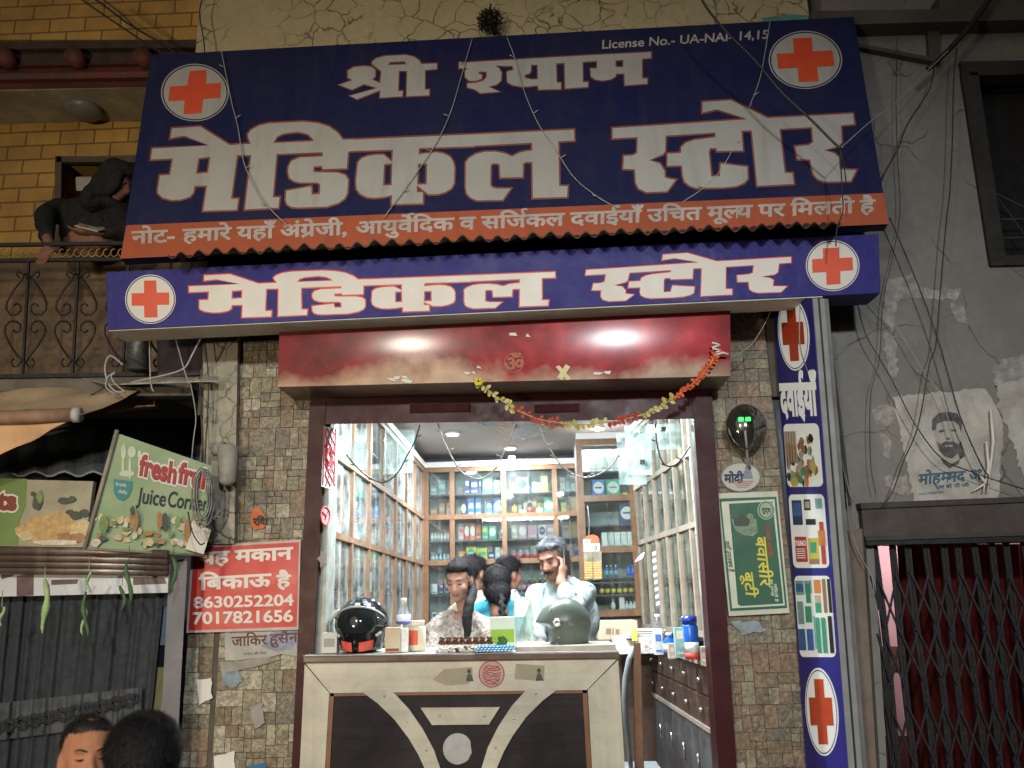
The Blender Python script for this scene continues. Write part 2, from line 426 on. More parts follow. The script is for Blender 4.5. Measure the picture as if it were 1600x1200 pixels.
# ================================================================ shop building
sb = thing('shop_building', 'narrow shop building with cracked cream upper wall and stone clad door columns', 'building', (-.1, .05, .0))
w = MB(); a, b_ = at(305, 90, .06), at(1265, 30, .06)
w.box((a.x, .06, 3.3), (b_.x, .3, 7.5)); w.build('wall', CREAMW, sb)
w = MB()                                        # room shell
w.box((-1.75, .1, .5), (-1.6, 4.4, 3.24)); w.box((1.3, .1, .5), (1.45, 4.4, 3.24)); w.box((-1.6, 4.25, .5), (1.3, 4.4, 3.24))
w.build('room_wall', mat('dark_room_paint', (.10, .09, .11), .5, var=.1), sb)
w = MB(); w.box((-1.75, .02, 2.83), (1.45, .1, 3.7)); w.build('header_wall', GROUT, sb)
# stone-print tiles: guillotine cut rectangles of many sizes
TILE = [mat('tile_%s' % n, c, .55, var=.3, scale=s, dirt=d, dirtamt=.75, dscale=s * .55, bump=.35) for n, c, s, d in [(n, (c[0] * .84, c[1] * .79, c[2] * .68), s, (d[0] * .74, d[1] * .66, d[2] * .54)) for n, c, s, d in (
    ('cream', (.40, .37, .29), 40, (.16, .15, .12)), ('sand', (.29, .24, .17), 46, (.12, .10, .075)), ('brown', (.19, .13, .09), 40, (.30, .25, .19)),
    ('slate', (.12, .12, .10), 34, (.24, .23, .2)), ('moss', (.19, .20, .155), 44, (.36, .35, .28)), ('white', (.52, .51, .45), 28, (.27, .27, .23)),
    ('rust', (.165, .12, .085), 42, (.32, .26, .21)), ('pebble', (.33, .31, .26), 75, (.08, .075, .07)))]]
for _m in TILE:                                   # printed stone: broken fragments of tone inside each tile
    _t = _m.node_tree; _b = _t.nodes['Principled BSDF']; _src = _b.inputs['Base Color'].links[0].from_socket
    _tc = _t.nodes.new('ShaderNodeTexCoord'); _n = _t.nodes.new('ShaderNodeTexNoise'); _n.inputs['Scale'].default_value = 14; _n.inputs['Detail'].default_value = 6
    _va = _t.nodes.new('ShaderNodeVectorMath'); _va.operation = 'MULTIPLY_ADD'; _va.inputs[1].default_value = (.08, .08, .08)
    _t.links.new(_tc.outputs['Object'], _n.inputs['Vector']); _t.links.new(_n.outputs['Color'], _va.inputs[0]); _t.links.new(_tc.outputs['Object'], _va.inputs[2])
    _v = _t.nodes.new('ShaderNodeTexVoronoi'); _v.inputs['Scale'].default_value = 85; _t.links.new(_va.outputs[0], _v.inputs['Vector'])
    _r = _t.nodes.new('ShaderNodeValToRGB'); _r.color_ramp.elements[0].color = (.38, .37, .36, 1); _r.color_ramp.elements[1].color = (1.35, 1.33, 1.28, 1); _r.color_ramp.elements[0].position = .15; _r.color_ramp.elements[1].position = .85
    _s = _t.nodes.new('ShaderNodeSeparateColor'); _t.links.new(_v.outputs['Color'], _s.inputs[0]); _t.links.new(_s.outputs[0], _r.inputs[0])
    _x = _t.nodes.new('ShaderNodeMixRGB'); _x.blend_type = 'MULTIPLY'; _x.inputs[0].default_value = .55; _t.links.new(_src, _x.inputs[1]); _t.links.new(_r.outputs[0], _x.inputs[2]); _t.links.new(_x.outputs[0], _b.inputs['Base Color'])
def tiles(x0, x1, z0, z1, Y, parent, seed, wts):
    rnd = random.Random(seed); mb = MB()
    def cut(x0, x1, z0, z1, d):
        wx, wz = x1 - x0, z1 - z0
        if d > 14 or (wx < .075 and wz < .125) or (wx < .14 and wz < .15 and rnd.random() < .25):
            if wx < .2 and wz < .27:
                g = .0013; h = rnd.uniform(.0015, .005); mb.cur = rnd.choices(range(8), wts)[0]
                mb.hexa([(x0 + g, Y - h, z0 + g), (x1 - g, Y - h, z0 + g), (x1 - g, Y - h, z1 - g), (x0 + g, Y - h, z1 - g)],
                        [(x0 + g, Y, z0 + g), (x1 - g, Y, z0 + g), (x1 - g, Y, z1 - g), (x0 + g, Y, z1 - g)]); return
        if wz > wx * 1.05 or (wz > wx * .7 and rnd.random() < .4):
            m = z0 + wz * rnd.uniform(.32, .68); cut(x0, x1, z0, m, d + 1); cut(x0, x1, m, z1, d + 1)
        else:
            m = x0 + wx * rnd.uniform(.32, .68); cut(x0, m, z0, z1, d + 1); cut(m, x1, z0, z1, d + 1)
    cut(x0, x1, z0, z1, 0)
    return mb.build('stone_cladding', TILE, parent, bevel=.0015)
xl0, xl1 = at(285, 1120, 0).x, at(478, 1000, 0).x; xs = at(333, 1100, 0).x
xr0, xr1 = at(1112, 900, 0).x, at(1262, 1150, 0).x
for x0, x1 in ((xl0, xl1), (xr0, xr1)):
    w = MB(); w.box((x0, .002, 0), (x1, .3, 3.55)); w.build('column', GROUT, sb)
tiles(xl0, xs - .012, .02, 3.35, 0, sb, 3, [4, 2, 1.5, 1.2, 2, 5, 1, 3]); tiles(xs + .012, xl1, .02, 3.35, 0, sb, 5, [4, 2.5, 2, 1.6, 3, 3.5, 1, 2])
tiles(xr0, xr1, .02, 3.35, 0, sb, 11, [.5, 3, 4, 2.2, 2.4, .05, 3, .6])
# rough plastered pier beside the left column
w = MB(); q = Q(-.05, (316, 505), (372, 505), (366, 850), (322, 850)); w.hexa(q, [v + Vector((0, .3, 0)) for v in q]); w.build('plaster_pier', PIER, sb)
# maroon door frame
df = thing('door_frame', 'dark maroon steel door frame around the bright shop opening', 'door frame', at(790, 1200, -.05))
w = MB()
w.hexa(Q(-.05, (484, 628), (509, 628), (474, 1330), (449, 1330)), Q(.10, (494, 628), (514, 628), (482, 1330), (456, 1330)))
w.build('left_post', MAROON, df)
w = MB(); w.hexa(Q(-.05, (1081, 612), (1112, 612), (1160, 1330), (1132, 1330)), Q(.10, (1076, 612), (1112, 612), (1160, 1330), (1122, 1330)))
w.build('right_post', MAROON, df)
w = MB(); w.hexa(Q(-.042, (484, 600), (1112, 575), (1110, 654), (488, 663)), Q(.09, (484, 600), (1112, 575), (1110, 654), (488, 663)))
w.build('header_beam', MAROON, df)
w = MB()
for xa, xb in ((640, 735), (835, 905)): w.slab(Q(-.05, (xa, 632), (xb, 630), (xb, 643), (xa, 645)), .008)
w.slab(Q(-.048, (515, 619), (1080, 607), (1080, 611), (515, 623)), .006)
w.build('slot_cover', mat('maroon_slot', (.035, .008, .010), .7, spec=.1), df, bevel=.002)
# ---------------------------------------------------------------- red shutter box
bx = thing('shutter_box', 'glossy red shutter box with worn beige edges above the shop door', 'shutter box', at(790, 600, -.28))
t = NT('red_shutter_paint')
sepz = t.n('SeparateXYZ'); t.l(t.co(), sepz.inputs[0])
edge = t.math('ADD', sepz.outputs['Z'], t.math('MULTIPLY', t.math('SUBTRACT', t.noise(2.6, 5, .6), .5), .42))
wear = t.ramp(edge, [(.015, 1.0), (.12, 0.0)])
mott = t.ramp(t.noise(1.7, 4, .6), [(.36, (.045, .011, .011)), (.66, (.165, .014, .017))])
spk = t.ramp(t.noise(120, 3), [(.62, 0.0), (.74, .14)])
base = t.mix(wear, t.mix(spk, mott, (.25, .16, .13)), (.215, .155, .112))
t.bump(t.noise(26, 3), .10, .004)
REDBOX = t.fin(base, t.ramp(t.noise(8, 4), [(.3, .36), (.7, .5)]), .6, .1); t.b.inputs['Coat Weight'].default_value = .30; t.b.inputs['Coat Roughness'].default_value = .15
w = MB(); L, Rr = [], []
for i in range(13):
    s = i / 12; y = -.315 + .028 * s - .005 * math.sin(math.pi * s); 
    L.append(at(441 - 6 * s, 500 + 105 * s, -.28) + Vector((0, y + .28, 0))); Rr.append(at(1138 + 3 * s, 478 + 110 * s, -.28) + Vector((0, y + .28, 0)))
n = len(L); w.add(L + Rr, [(i, i + 1, n + i + 1, n + i) for i in range(n - 1)], True)
bk = Vector((0, .27, 0))
w.add([L[-1], Rr[-1], Vector((Rr[-1].x, -.01, Rr[-1].z)), Vector((L[-1].x, -.01, L[-1].z))], [(0, 1, 2, 3)])
for E_ in (L, Rr): w.add(E_ + [Vector((E_[-1].x, -.01, E_[-1].z)), Vector((E_[0].x, -.01, E_[0].z))], [tuple(range(n + 2))])
w.add([L[0], Rr[0], Vector((Rr[0].x, -.01, Rr[0].z)), Vector((L[0].x, -.01, L[0].z))], [(0, 1, 2, 3)])
w.build('box_cover', REDBOX, bx)
sf = lambda x, y, o=0: at(x, y, -.32 - o)
def bsurf(x, y, o=0):
    s = max(0, min(1, (y - (500 - (x - 441) * .0245)) / 108)); return at(x, y, -.317 + .028 * s - .005 * math.sin(math.pi * s) - o)
w = MB(); w.cur = 0
v, fc, bb = glyphs('ॐ'); place(w, v, fc, lambda x, y, o: bsurf(788 + x * 34, 580 - y * 33, o), .001, .03)
px_poly(w, [circ(803, 567, 15.5), circ(803, 567, 14)], bsurf, .001)
w.build('emblem', mat('brick_print', (.33, .10, .06), .6), bx)
w = MB(); w.slab([bsurf(*p, .002) for p in ((868, 573), (874, 571), (893, 592), (886, 594))], .002); w.slab([bsurf(*p, .0045) for p in ((884, 569), (891, 573), (878, 594), (870, 590))], .002)
w.build('tape', mat('yellow_tape', (.62, .56, .30), .6), bx)
w = MB(); rnd = random.Random(2)
for cx, cy in ((612, 593), (620, 590), (630, 594), (636, 589), (640, 596), (933, 583), (945, 582), (745, 573), (727, 583), (737, 582), (803, 522), (822, 524)):
    q = [bsurf(cx + rnd.uniform(-6, 6) + dx, cy + dy, .0015) for dx, dy in ((-4, -2), (5, -3 * rnd.random()), (6 * rnd.random(), 3), (-3, 2))]; w.slab(q, .0015)
w.build('tape_scrap', PAPER, bx)

# ================================================================ big top sign
def cross_badge(par, surf, cx, cy, rx, ry, cp, white, ringm, off=.004):
    w = MB(); px_poly(w, [circ(cx, cy, rx, ry, 56)], surf, off); bd = w.build('badge', white, par)
    w = MB(); px_poly(w, [circ(cx, cy, rx * .965, ry * .965, 56), circ(cx, cy, rx * .93, ry * .93, 56)], surf, off + .0012); w.build('badge_ring', ringm, bd)
    w = MB(); px_poly(w, [cp], surf, off + .0016); w.build('cross', CROSS, bd)
big = thing('shop_sign', 'large dark blue medical store signboard, the upper of two, with orange bottom strip', 'sign', at(790, 380, -.4))
BT = [at(236, 86, -.20), at(1334, 26, -.20), at(188, 404, -.40)]
BS = Plane(*BT)
def board(par, name, surf, pts, th, m, bevel=0):
    w = MB(); q = [surf(*p) for p in pts]; w.hexa(q, [p - surf.n * th for p in q]); return w.build(name, m, par, bevel=bevel)
board(big, 'board', BS, [(236, 86), (1334, 26), (1388, 350), (188, 404)], .06, NAVY)
w = MB(); px_poly(w, [[(197.5, 352), (1380.5, 301.5), (1388, 350), (188, 404)]], BS, .0015); w.build('orange_strip', ORANGE, big)
A_ = lambda x, y: (220 + x / 6.6667, 170 + y / 6.6667); B_ = lambda x, y: (370 + x / 6.6667, 170 + y / 6.6667)
C_ = lambda x, y: (540 + x / 7.5, 190 + y / 7.5); D_ = lambda x, y: (710 + x / 7.5, 190 + y / 7.5)
E_ = lambda x, y: (950 + x / 6.6667, 140 + y / 6.6667); F_ = lambda x, y: (1150 + x / 7.5, 150 + y / 7.5)
G_ = lambda x, y: (520 + x / 6.1538, 70 + y / 6.1538); H_ = lambda x, y: (760 + x / 5.9259, 70 + y / 5.9259)
def T(fn, s): 
    n = [float(t) for t in s.replace(' ', ',').split(',') if t]; return [fn(n[i], n[i + 1]) for i in range(0, len(n), 2)]
WORD1 = [
 [T(A_, '120,415 715,382 455,280 310,305 325,205 620,185 925,378 1012,374 1002,485 940,938 1015,938 1000,1052 650,1062 690,800 560,803 548,870 510,915 420,945 320,950 230,925 180,880 178,840 200,695 305,690 335,518 105,528'),
  T(A_, '600,515 725,500 700,665 575,678')],
 [T(B_, '0,482 0,372 145,365 120,300 115,265 150,220 230,175 340,150 700,135 850,150 960,185 1050,250 1105,322 1210,318 1205,441 1160,445 1145,620 895,628 890,595 800,600 795,655 840,662 1050,665 1130,690 1160,740 1150,880 1120,935 1060,980 940,1018 640,1028 570,1022 525,995 510,950 515,855 775,808 780,893 865,888 870,785 840,768 660,768 600,755 550,720 535,660 540,600 570,545 650,508 895,495 895,452 415,470 375,922 445,922 432,1030 85,1048 150,482'),
  T(B_, '380,355 420,290 480,260 560,248 640,240 740,262 790,310 805,338')],
 [T(C_, '0,215 1500,150 1500,290 860,310 855,385 950,370 1060,360 1150,375 1220,410 1260,470 1275,540 1270,720 1240,780 1170,825 1080,850 970,850 845,752 832,765 835,828 905,828 905,958 540,968 545,860 440,885 330,893 250,885 170,845 130,790 122,700 145,480 190,430 270,400 370,388 445,388 548,474 555,330 5,347'),
  T(C_, '450,500 548,490 540,745 440,750'), T(C_, '850,495 955,495 950,735 838,738')],
 [T(D_, '180,152 1400,95 1405,222 1218,232 1228,755 1328,755 1320,882 920,895 915,475 840,472 805,490 800,650 540,655 530,500 500,490 450,490 425,510 420,740 440,770 490,785 660,785 565,918 260,922 190,890 145,840 133,760 135,480 170,430 250,380 350,355 480,352 580,370 680,410 760,365 850,345 912,340 912,248 180,285')]]
WORD2 = [
 [T(E_, '48,402 640,364 600,480 595,640 570,675 430,735 540,770 590,850 590,915 640,930 705,940 615,1060 400,1068 320,1030 290,970 280,830 160,825 165,692 260,685 305,660 308,495 48,508')],
 [T(E_, '590,367 1440,310 1500,320 1500,425 1390,428 1405,635 1135,640 1130,610 1065,610 1050,650 1075,905 1165,900 1175,770 1450,805 1455,930 1420,970 1340,1005 1200,1020 920,1025 850,1000 800,960 780,900 772,790 620,793 620,668 760,660 765,600 810,555 900,525 1120,495 1120,448 590,481')],
 [T(E_, '985,130 1280,110') + T(F_, '370,258 540,249 540,382 510,385 572,900 662,905 678,1030 250,1052 185,405 60,405 60,292 122,266') + T(E_, '1135,205 985,240')],
 [T(F_, '520,252 1370,205 1388,330 1228,345 1240,540 1200,590 1030,636 1150,670 1205,720 1215,860 1410,868 1345,998 1040,1005 960,975 910,920 890,850 870,745 720,740 695,592 850,575 905,545 890,365 520,386')]]
SHRI = [
 [T(G_, '60,385 190,340 145,315 145,250 200,215 300,205 370,212 408,240 408,300 380,335 455,370 468,255 430,225 380,185 378,165 420,130 500,108 700,98 780,115 830,150 850,185 1000,180 1000,232 885,242 885,432 928,430 925,485 710,495 715,250 635,250 628,445 672,445 668,495 455,508 458,435 235,522 165,490 430,415 300,378 185,432'),
  T(G_, '535,195 545,165 690,158 710,188')],
 [T(G_, '1215,175') + T(H_, '190,141 190,195 80,192 115,215 140,260 135,330 95,368 20,388 125,435') + T(G_, '1420,465 1370,430 1295,410 1295,372 1380,365 1450,345 1480,310 1480,258 1400,258 1405,280 1435,290 1430,325 1380,345 1310,345 1275,310 1270,250 1300,225 1215,225')],
 [T(H_, '160,143 740,109 738,166 645,172 650,350 690,352 690,410 485,415 475,375 400,385 330,388 240,372 195,345 190,260 200,245 250,235 245,195 160,196'), T(H_, '415,185 475,185 478,318 420,322 365,310 350,295 360,275 400,265 412,240')],
 [T(H_, '715,111 920,99 915,155 890,157 892,345 942,345 940,390 730,405 725,165 715,168')],
 [T(H_, '900,100 1525,68 1525,122 1440,130 1442,310 1490,312 1488,360 1282,375 1278,265 1200,268 1195,295 1150,320 1080,332 1010,322 970,295 965,220 1025,218 1025,150 900,157'), T(H_, '1195,145 1268,140 1268,208 1195,205')]]
def lettering(par, words, surf, fillm, outm, ow, tf=None, off=.003):
    w = MB(); o = MB()
    for k, shp in enumerate(words):
        lp = [[tf(*p) for p in l] if tf else l for l in shp]
        v, fc = loops_mesh(lp); place(w, v, fc, surf, off + .0003 * k); place(o, v, fc, surf, off - .0014 + .00015 * k, ow, fill=False)
    l = w.build('lettering', fillm, par); o.build('letter_outline', outm, l)
lettering(big, WORD1, BS, OLDWHITE, OUTL, 2.6); lettering(big, WORD2, BS, OLDWHITE, OUTL, 2.6); lettering(big, SHRI, BS, OLDWHITE, OUTL, 1.8)
cross_badge(big, BS, 304.5, 144.5, 53, 45, T(lambda x, y: (x / 3, y / 3), '888,333 968,327 964,392 1036,388 1030,458 952,464 944,530 860,535 865,470 788,473 797,405 878,400'), OLDWHITE, NAVY)
cross_badge(big, BS, 1258.5, 93.5, 57.5, 45.5, T(lambda x, y: (900 + x / 3, y / 3), '1016,180 1105,175 1110,240 1202,236 1212,308 1130,313 1138,380 1045,385 1038,318 948,321 940,252 1022,247'), OLDWHITE, NAVY)
w = MB()
text(w, 'License No.- UA-NAI- 14,15', (941, 76), (259, -16), (0.8, 13.5), BS, .003, .018, True)
w.build('licence_lettering', mat('grey_print', (.40, .36, .34), .55), big); w = MB()
text(w, 'नोट- हमारे यहाँ अंगJेजी, आयुवेQ' 'िदक व सिजQकल दवाईयाँ उिचत मूHल्य'.replace('Hल्', 'Hल') + ' पर िमलती है', (206, 380.5), (1160, -49.5), (0.5, 19.5), BS, .0035, .030)
w.build('note_lettering', mat('grey_print', (.40, .36, .34)), big)

# ---------------------------------------------------------------- corrugated awning between the signs
aw = MB(); N = 330; top = []; bot = []
for i in range(N + 1):
    s = i / N; px = 262 + (1312 - 262) * s; py = 399 - 48 * s - 3 * math.sin(s * 3.1) + 5.2 * math.sin(2 * math.pi * (px - 262) / 27.5) + 1.6 * math.sin(px * .05)
    f_ = at(px, py, -.62); b = at(px + 2, 418 - 52 * s - 13 - 3 * s, -.38); b.z += .012 * math.sin(2 * math.pi * (px - 262) / 27.5); top.append(f_); bot.append(b)
up = Vector((0, 0, .006))
vs = top + bot + [p + up for p in top] + [p + up for p in bot]; k = N + 1
aw.add(vs, [(i, i + 1, k + i + 1, k + i) for i in range(N)] + [(2 * k + i, 3 * k + i, 3 * k + i + 1, 2 * k + i + 1) for i in range(N)] + [(i, 2 * k + i, 2 * k + i + 1, i + 1) for i in range(N)], True)
tag(aw.build('corrugated_awning', TIN, fix=False), 'rusty corrugated tin awning strip with wavy edge between the two blue signs', 'awning')

# ================================================================ lower sign
low = thing('shop_sign', 'long narrow bright blue signboard, the lower of two, right above the red shutter box', 'sign', at(780, 486, -.45))
LP = Plane(at(165, 425, -.47), at(1373, 365, -.47), at(168, 516, -.45))
LOWC = [(165, 425), (1373, 365), (1376, 458), (168, 516)]
w = MB(); q = [LP(*p) for p in LOWC]; w.hexa(q, [p + Vector((0, .16, 0)) for p in q]); w.build('board', NAVY2, low, bevel=.003)
w = MB(); q = [LP(*p, -.004) for p in ((170, 516), (1285, 463))]; dn = Vector((0, 0, -.004))
w.hexa([q[0] + dn, q[1] + dn, q[1] + dn + Vector((0, .17, .0)), q[0] + dn + Vector((0, .17, 0))], [p for p in (q[0], q[1], q[1] + Vector((0, .17, 0)), q[0] + Vector((0, .17, 0)))])
w.build('underside', mat('cream_underside', (.62, .56, .46), .6, var=.12), low)
h1 = hom([A_(120, 415), D_(1400, 95), D_(920, 895), A_(650, 1062)], [(295.3, 447.5), (867.2, 425), (812.5, 478.8), (378.1, 495.9)])
h2 = hom([E_(48, 402), F_(1370, 205), F_(1345, 998), E_(400, 1068)], [(916.3, 421.9), (1236, 401.6), (1220.3, 456.3), (951.6, 470.6)])
lettering(low, WORD1, LP, WHITE, OUTR, 1.9, h1); lettering(low, WORD2, LP, WHITE, OUTR, 1.5, h2)
X5 = lambda x, y: (x / 3.2, 350 + y / 3.2); X7 = lambda x, y: (1150 + x / 3, 400 + y / 3)
cross_badge(low, LP, 235, 467.5, 39.5, 38.5, T(X5, '720,283 780,282 783,343 845,342 845,403 785,404 787,466 722,467 720,408 658,408 658,346 720,345'), WHITE, NAVY2)
cross_badge(low, LP, 1301, 415, 42, 40, [(1286, 388), (1311, 386.5), (1311.5, 403), (1332, 402), (1333, 422), (1313, 423.5), (1313.5, 443.5), (1291.5, 445), (1291, 425), (1269.5, 426), (1269, 405), (1286, 404)], WHITE, NAVY2)
w = MB(); rnd = random.Random(5)
for i in range(16):
    px = 1170 + i * 7.6 + rnd.uniform(-2, 2); w.ell(at(px, 478 - i * .55 + rnd.uniform(-2, 2), -.12), (.03, .05, .022 + rnd.random() * .012), 7, 5)
tag(w.build('mortar_ledge', mat('broken_mortar', (.42, .33, .29), .9, var=.4, scale=30, bump=.6)), 'ragged strip of broken mortar under the right end of the lower sign', 'ledge')
# ================================================================ yellow brick house on the left
yh = thing('brick_house', 'yellow painted brick house at far left with red ledge and cream soffit', 'house', (-3.6, .6, 0))
w = MB()
for q in (((-170, 190), (340, 190), (340, 252), (-170, 252)), ((-170, 252), (95, 252), (93, 395), (-170, 395)), ((225, 252), (340, 252), (340, 395), (225, 395)), ((-170, 395), (340, 395), (340, 640), (-170, 640))): w.slab(Q(.6, *q), .25)
wl = w.build('lower_wall', BRICK, yh)
w = MB(); q = Q(.26, (-170, -160), (322, -160), (312, 62), (-170, 62)); w.slab(q, .3); w.build('upper_wall', BRICK, yh)
def pslab(mb, Yf, Yb, tl, tr, br, bl):          # a straight ledge running into the wall
    fr = Q(Yf, tl, tr, br, bl); mb.hexa(fr, [Vector((p.x, Yb, p.z)) for p in fr])
w = MB(); pslab(w, .24, .62, (-170, 103), (330, 93), (330, 134), (-170, 147)); w.build('ledge_slab', SOFFIT, yh)
w = MB(); prev = [(0, .0), (6, .05), (10, .02), (18, .075), (27, .075), (33, .03), (42, .0)]
L = [at(-170, 100 + d, .23 - k) for d, k in prev]; Rr = [at(330, 92 + d, .23 - k) for d, k in prev]
n = len(L); w.add(L + Rr, [(i, i + 1, n + i + 1, n + i) for i in range(n - 1)]); w.build('red_moulding', REDTRIM, yh)
w = MB(); pslab(w, .16, .3, (-170, 66), (312, 62), (312, 74), (-170, 78)); pslab(w, .20, .3, (-170, 78), (312, 74), (312, 102), (-170, 106))
w.build('dark_ledge', mat('sooty_trim', (.045, .028, .022), .85, var=.4, scale=14, bump=.5), yh)
for cx in (3, 113, 220):
    w = MB(); p = at(cx, 84, .10); w.tube([p + Vector((0, .14, 0)), p], .052, 12); w.build('corbel', REDTRIM, yh)
# stained wall behind the railing and window recess
w = MB(); w.slab(Q(.585, (-170, 412), (330, 400), (330, 640), (-170, 640)), .01); w.build('stained_panel', STAINW, yh)
win = thing('x', None, None, (0, 0, 0)); bpy.data.objects.remove(win)
w = MB()
for q in (((88, 244), (212, 244), (212, 253), (88, 253)), ((86, 244), (96, 244), (94, 392), (84, 392))): pslab(w, .565, .6, *q)
fr = w.build('window', mat('dark_window_frame', (.07, .05, .035), .7, var=.3), yh)
w = MB(); w.slab(Q(1.5, (-50, 200), (330, 200), (330, 500), (-50, 500)), .02); w.build('dark_room', DARK, fr)  # near-black sheet painted as the unlit room behind the window
# dome lamp below the soffit (unlit)
w = MB(); p = at(131, 172, .44); w.ell(p, (.115, .115, .055), 20, 10)
tag(w.build('ceiling_dome_lamp', mat('dusty_opal', (.16, .165, .15), .35, var=.25)), 'unlit oval dome lamp fixed under the cream soffit of the brick house', 'lamp')
# balcony railing
rl = thing('balcony_railing', 'black wrought iron balcony railing with heart scrolls at left', 'railing', at(100, 590, .12))
RY = .12; V = lambda x, y, o=0: at(x, y, RY - o)
w = MB()
for y0, y1, t_ in ((384, 380, .020), (408, 405, .020), (590, 585, .022)): w.bar(V(-160, y0 + 1), V(300, y1 - 1), .02, t_)
w.build('rail', IRON, rl)
w = MB()
for k in range(26):
    x = -40 + k * 11.5; y = 396 - k * .05
    w.tube([V(x + 5.5 * math.cos(a), y + 6 * math.sin(a)) for a in [i * .55 for i in range(10)]], .004, 5)
w.build('gold_scroll', mat('old_gold', (.28, .19, .06), .5, .3, var=.3), rl)
def scroll(cx, cy, r, turns, dirx, diry, a0):   # spiral in px
    return [(cx + dirx * r * (1 - .62 * i / 16) * math.cos(a0 + turns * i / 16), cy + diry * r * (1 - .62 * i / 16) * math.sin(a0 + turns * i / 16)) for i in range(17)]
for cx in (-40, 40, 118, 196, 262):
    lean = -.055; w = MB(); ax = lambda y: cx + (y - 500) * lean * -1.6 * -1
    X = lambda y: cx + (500 - y) * .055
    w.bar(V(X(410), 410), V(X(588), 588), .013, .013)
    for sgn in (-1, 1):
        for up in (-1, 1):                       # two hearts, point up and point down, meeting in the middle
            c0 = 497
            pts = [(X(c0), c0 + up * -70), (X(c0 - up * 60) + sgn * 9, c0 - up * 60), (X(c0 - up * 44) + sgn * 22, c0 - up * 42), (X(c0 - up * 26) + sgn * 31, c0 - up * 24), (X(c0 - up * 14) + sgn * 31, c0 - up * 13), (X(c0 - up * 4) + sgn * 24, c0 - up * 5), (X(c0) + sgn * 15, c0 - up * 5), (X(c0) + sgn * 8, c0 - up * 11), (X(c0) + sgn * 8, c0 - up * 19), (X(c0) + sgn * 14, c0 - up * 23), (X(c0) + sgn * 19, c0 - up * 19)]
            w.tube([V(*p, .008) for p in pts], .0055, 5)
        w.tube([V(X(575) + sgn * a, b, .008) for a, b in ((1, 562), (8, 572), (15, 573), (18, 566), (14, 560))], .005, 5)
        w.tube([V(X(425) + sgn * a, b, .008) for a, b in ((1, 436), (9, 428), (16, 424), (18, 430), (13, 434))], .005, 5)
    w.build('heart_panel', IRON, rl)
# balcony floor, tin plate, duct and dark panel
w = MB(); pslab(w, .05, .58, (-170, 596), (300, 590), (296, 612), (-170, 614)); w.build('balcony_floor', mat('dirty_slab', (.13, .115, .095), .8, var=.3, scale=6, bump=.4), yh)
w = MB(); pslab(w, -.02, .05, (-170, 612), (300, 606), (300, 618), (-170, 622)); w.build('slab_lip', mat('slab_edge', (.10, .09, .075), .8, var=.3, scale=6), yh)
w = MB(); q = [at(130, 592, .1), at(342, 590, -.14), at(338, 596, -.16), at(170, 602, -.12)]; w.hexa(q, [p + Vector((0, .0, .006)) for p in q])
tag(w.build('tin_plate', mat('pale_tin', (.34, .32, .26), .5, .3, var=.3)), 'crumpled pale tin plate lying on the balcony edge', 'tin plate')
w = MB(); w.tube([at(220, 500, .0), at(216, 578, .0)], .058, 18)
tag(w.build('duct', mat('perforated_grey', (.10, .115, .12), .5, .5, var=.4, scale=70)), 'grey speckled duct pipe ending beneath the lower sign', 'duct')
w = MB(); w.slab(Q(.05, (244, 505), (320, 505), (312, 586), (246, 590)), .05)
tag(w.build('panel', mat('dark_violet_board', (.035, .025, .04), .6, var=.2), bevel=.004), 'dark violet board standing behind cables beside the plaster pier', 'panel')

# ================================================================ fruit stall below the balcony
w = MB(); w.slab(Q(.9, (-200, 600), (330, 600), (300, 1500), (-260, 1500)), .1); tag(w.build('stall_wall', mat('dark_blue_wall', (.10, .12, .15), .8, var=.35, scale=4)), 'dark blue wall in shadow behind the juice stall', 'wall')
w = MB(); NN = 40; tp = []; bt = []
for i in range(NN + 1):
    px = -160 + i * 9; tp.append(at(px, 672 + 3 * math.sin(i * 1.25), .5)); bt.append(at(px, 742 + 4 * math.sin(i * 1.25), -.05))
w.add(tp + bt + [p + Vector((0, 0, .01)) for p in tp] + [p + Vector((0, 0, .01)) for p in bt], [(i, i + 1, NN + 2 + i, NN + 1 + i) for i in range(NN)] + [(2 * (NN + 1) + i, 3 * (NN + 1) + i, 3 * (NN + 1) + i + 1, 2 * (NN + 1) + i + 1) for i in range(NN)] + [(NN + 1 + i, NN + 2 + i, 3 * (NN + 1) + i + 1, 3 * (NN + 1) + i) for i in range(NN)])
tag(w.build('stall_roof', mat('dark_tin', (.14, .155, .17), .5, .3, var=.4, scale=6), fix=False), 'dark corrugated tin roof of the juice stall', 'roof')
tarp = mat('orange_tarp', (.60, .36, .19), .8, var=.18, scale=6, bump=.3, bscale=20)
tr = thing('tarpaulin_awning', 'orange tarpaulin awning rolled on a pole below the balcony', 'awning', at(60, 700, -.4))
def sheet(mb, qs, nx, ny, th, amp=.0):          # bilinear cloth sheet with ripples
    a, b, c_, d = qs; vs = []
    for j in range(ny + 1):
        for i in range(nx + 1):
            u, v = i / nx, j / ny; p = a * (1 - u) * (1 - v) + b * u * (1 - v) + c_ * u * v + d * (1 - u) * v
            vs.append(p + Vector((0, amp * noise.noise(p * 5), amp * noise.noise(p * 6 + Vector((3, 1, 2))))))
    m = len(vs); vs += [p + Vector((0, th, th)) for p in vs]; r = nx + 1
    F = [(j * r + i, j * r + i + 1, (j + 1) * r + i + 1, (j + 1) * r + i) for j in range(ny) for i in range(nx)]
    F += [tuple(m + i for i in f[::-1]) for f in F]
    return mb.add(vs, F, True)
w = MB(); sheet(w, [at(-160, 622, -.3), at(242, 606, .1), at(128, 646, -.42), at(-160, 652, -.42)], 26, 8, .004, .03); w.build('upper_sheet', mat('tan_tarp', (.40, .30, .19), .8, var=.2, scale=6), tr)
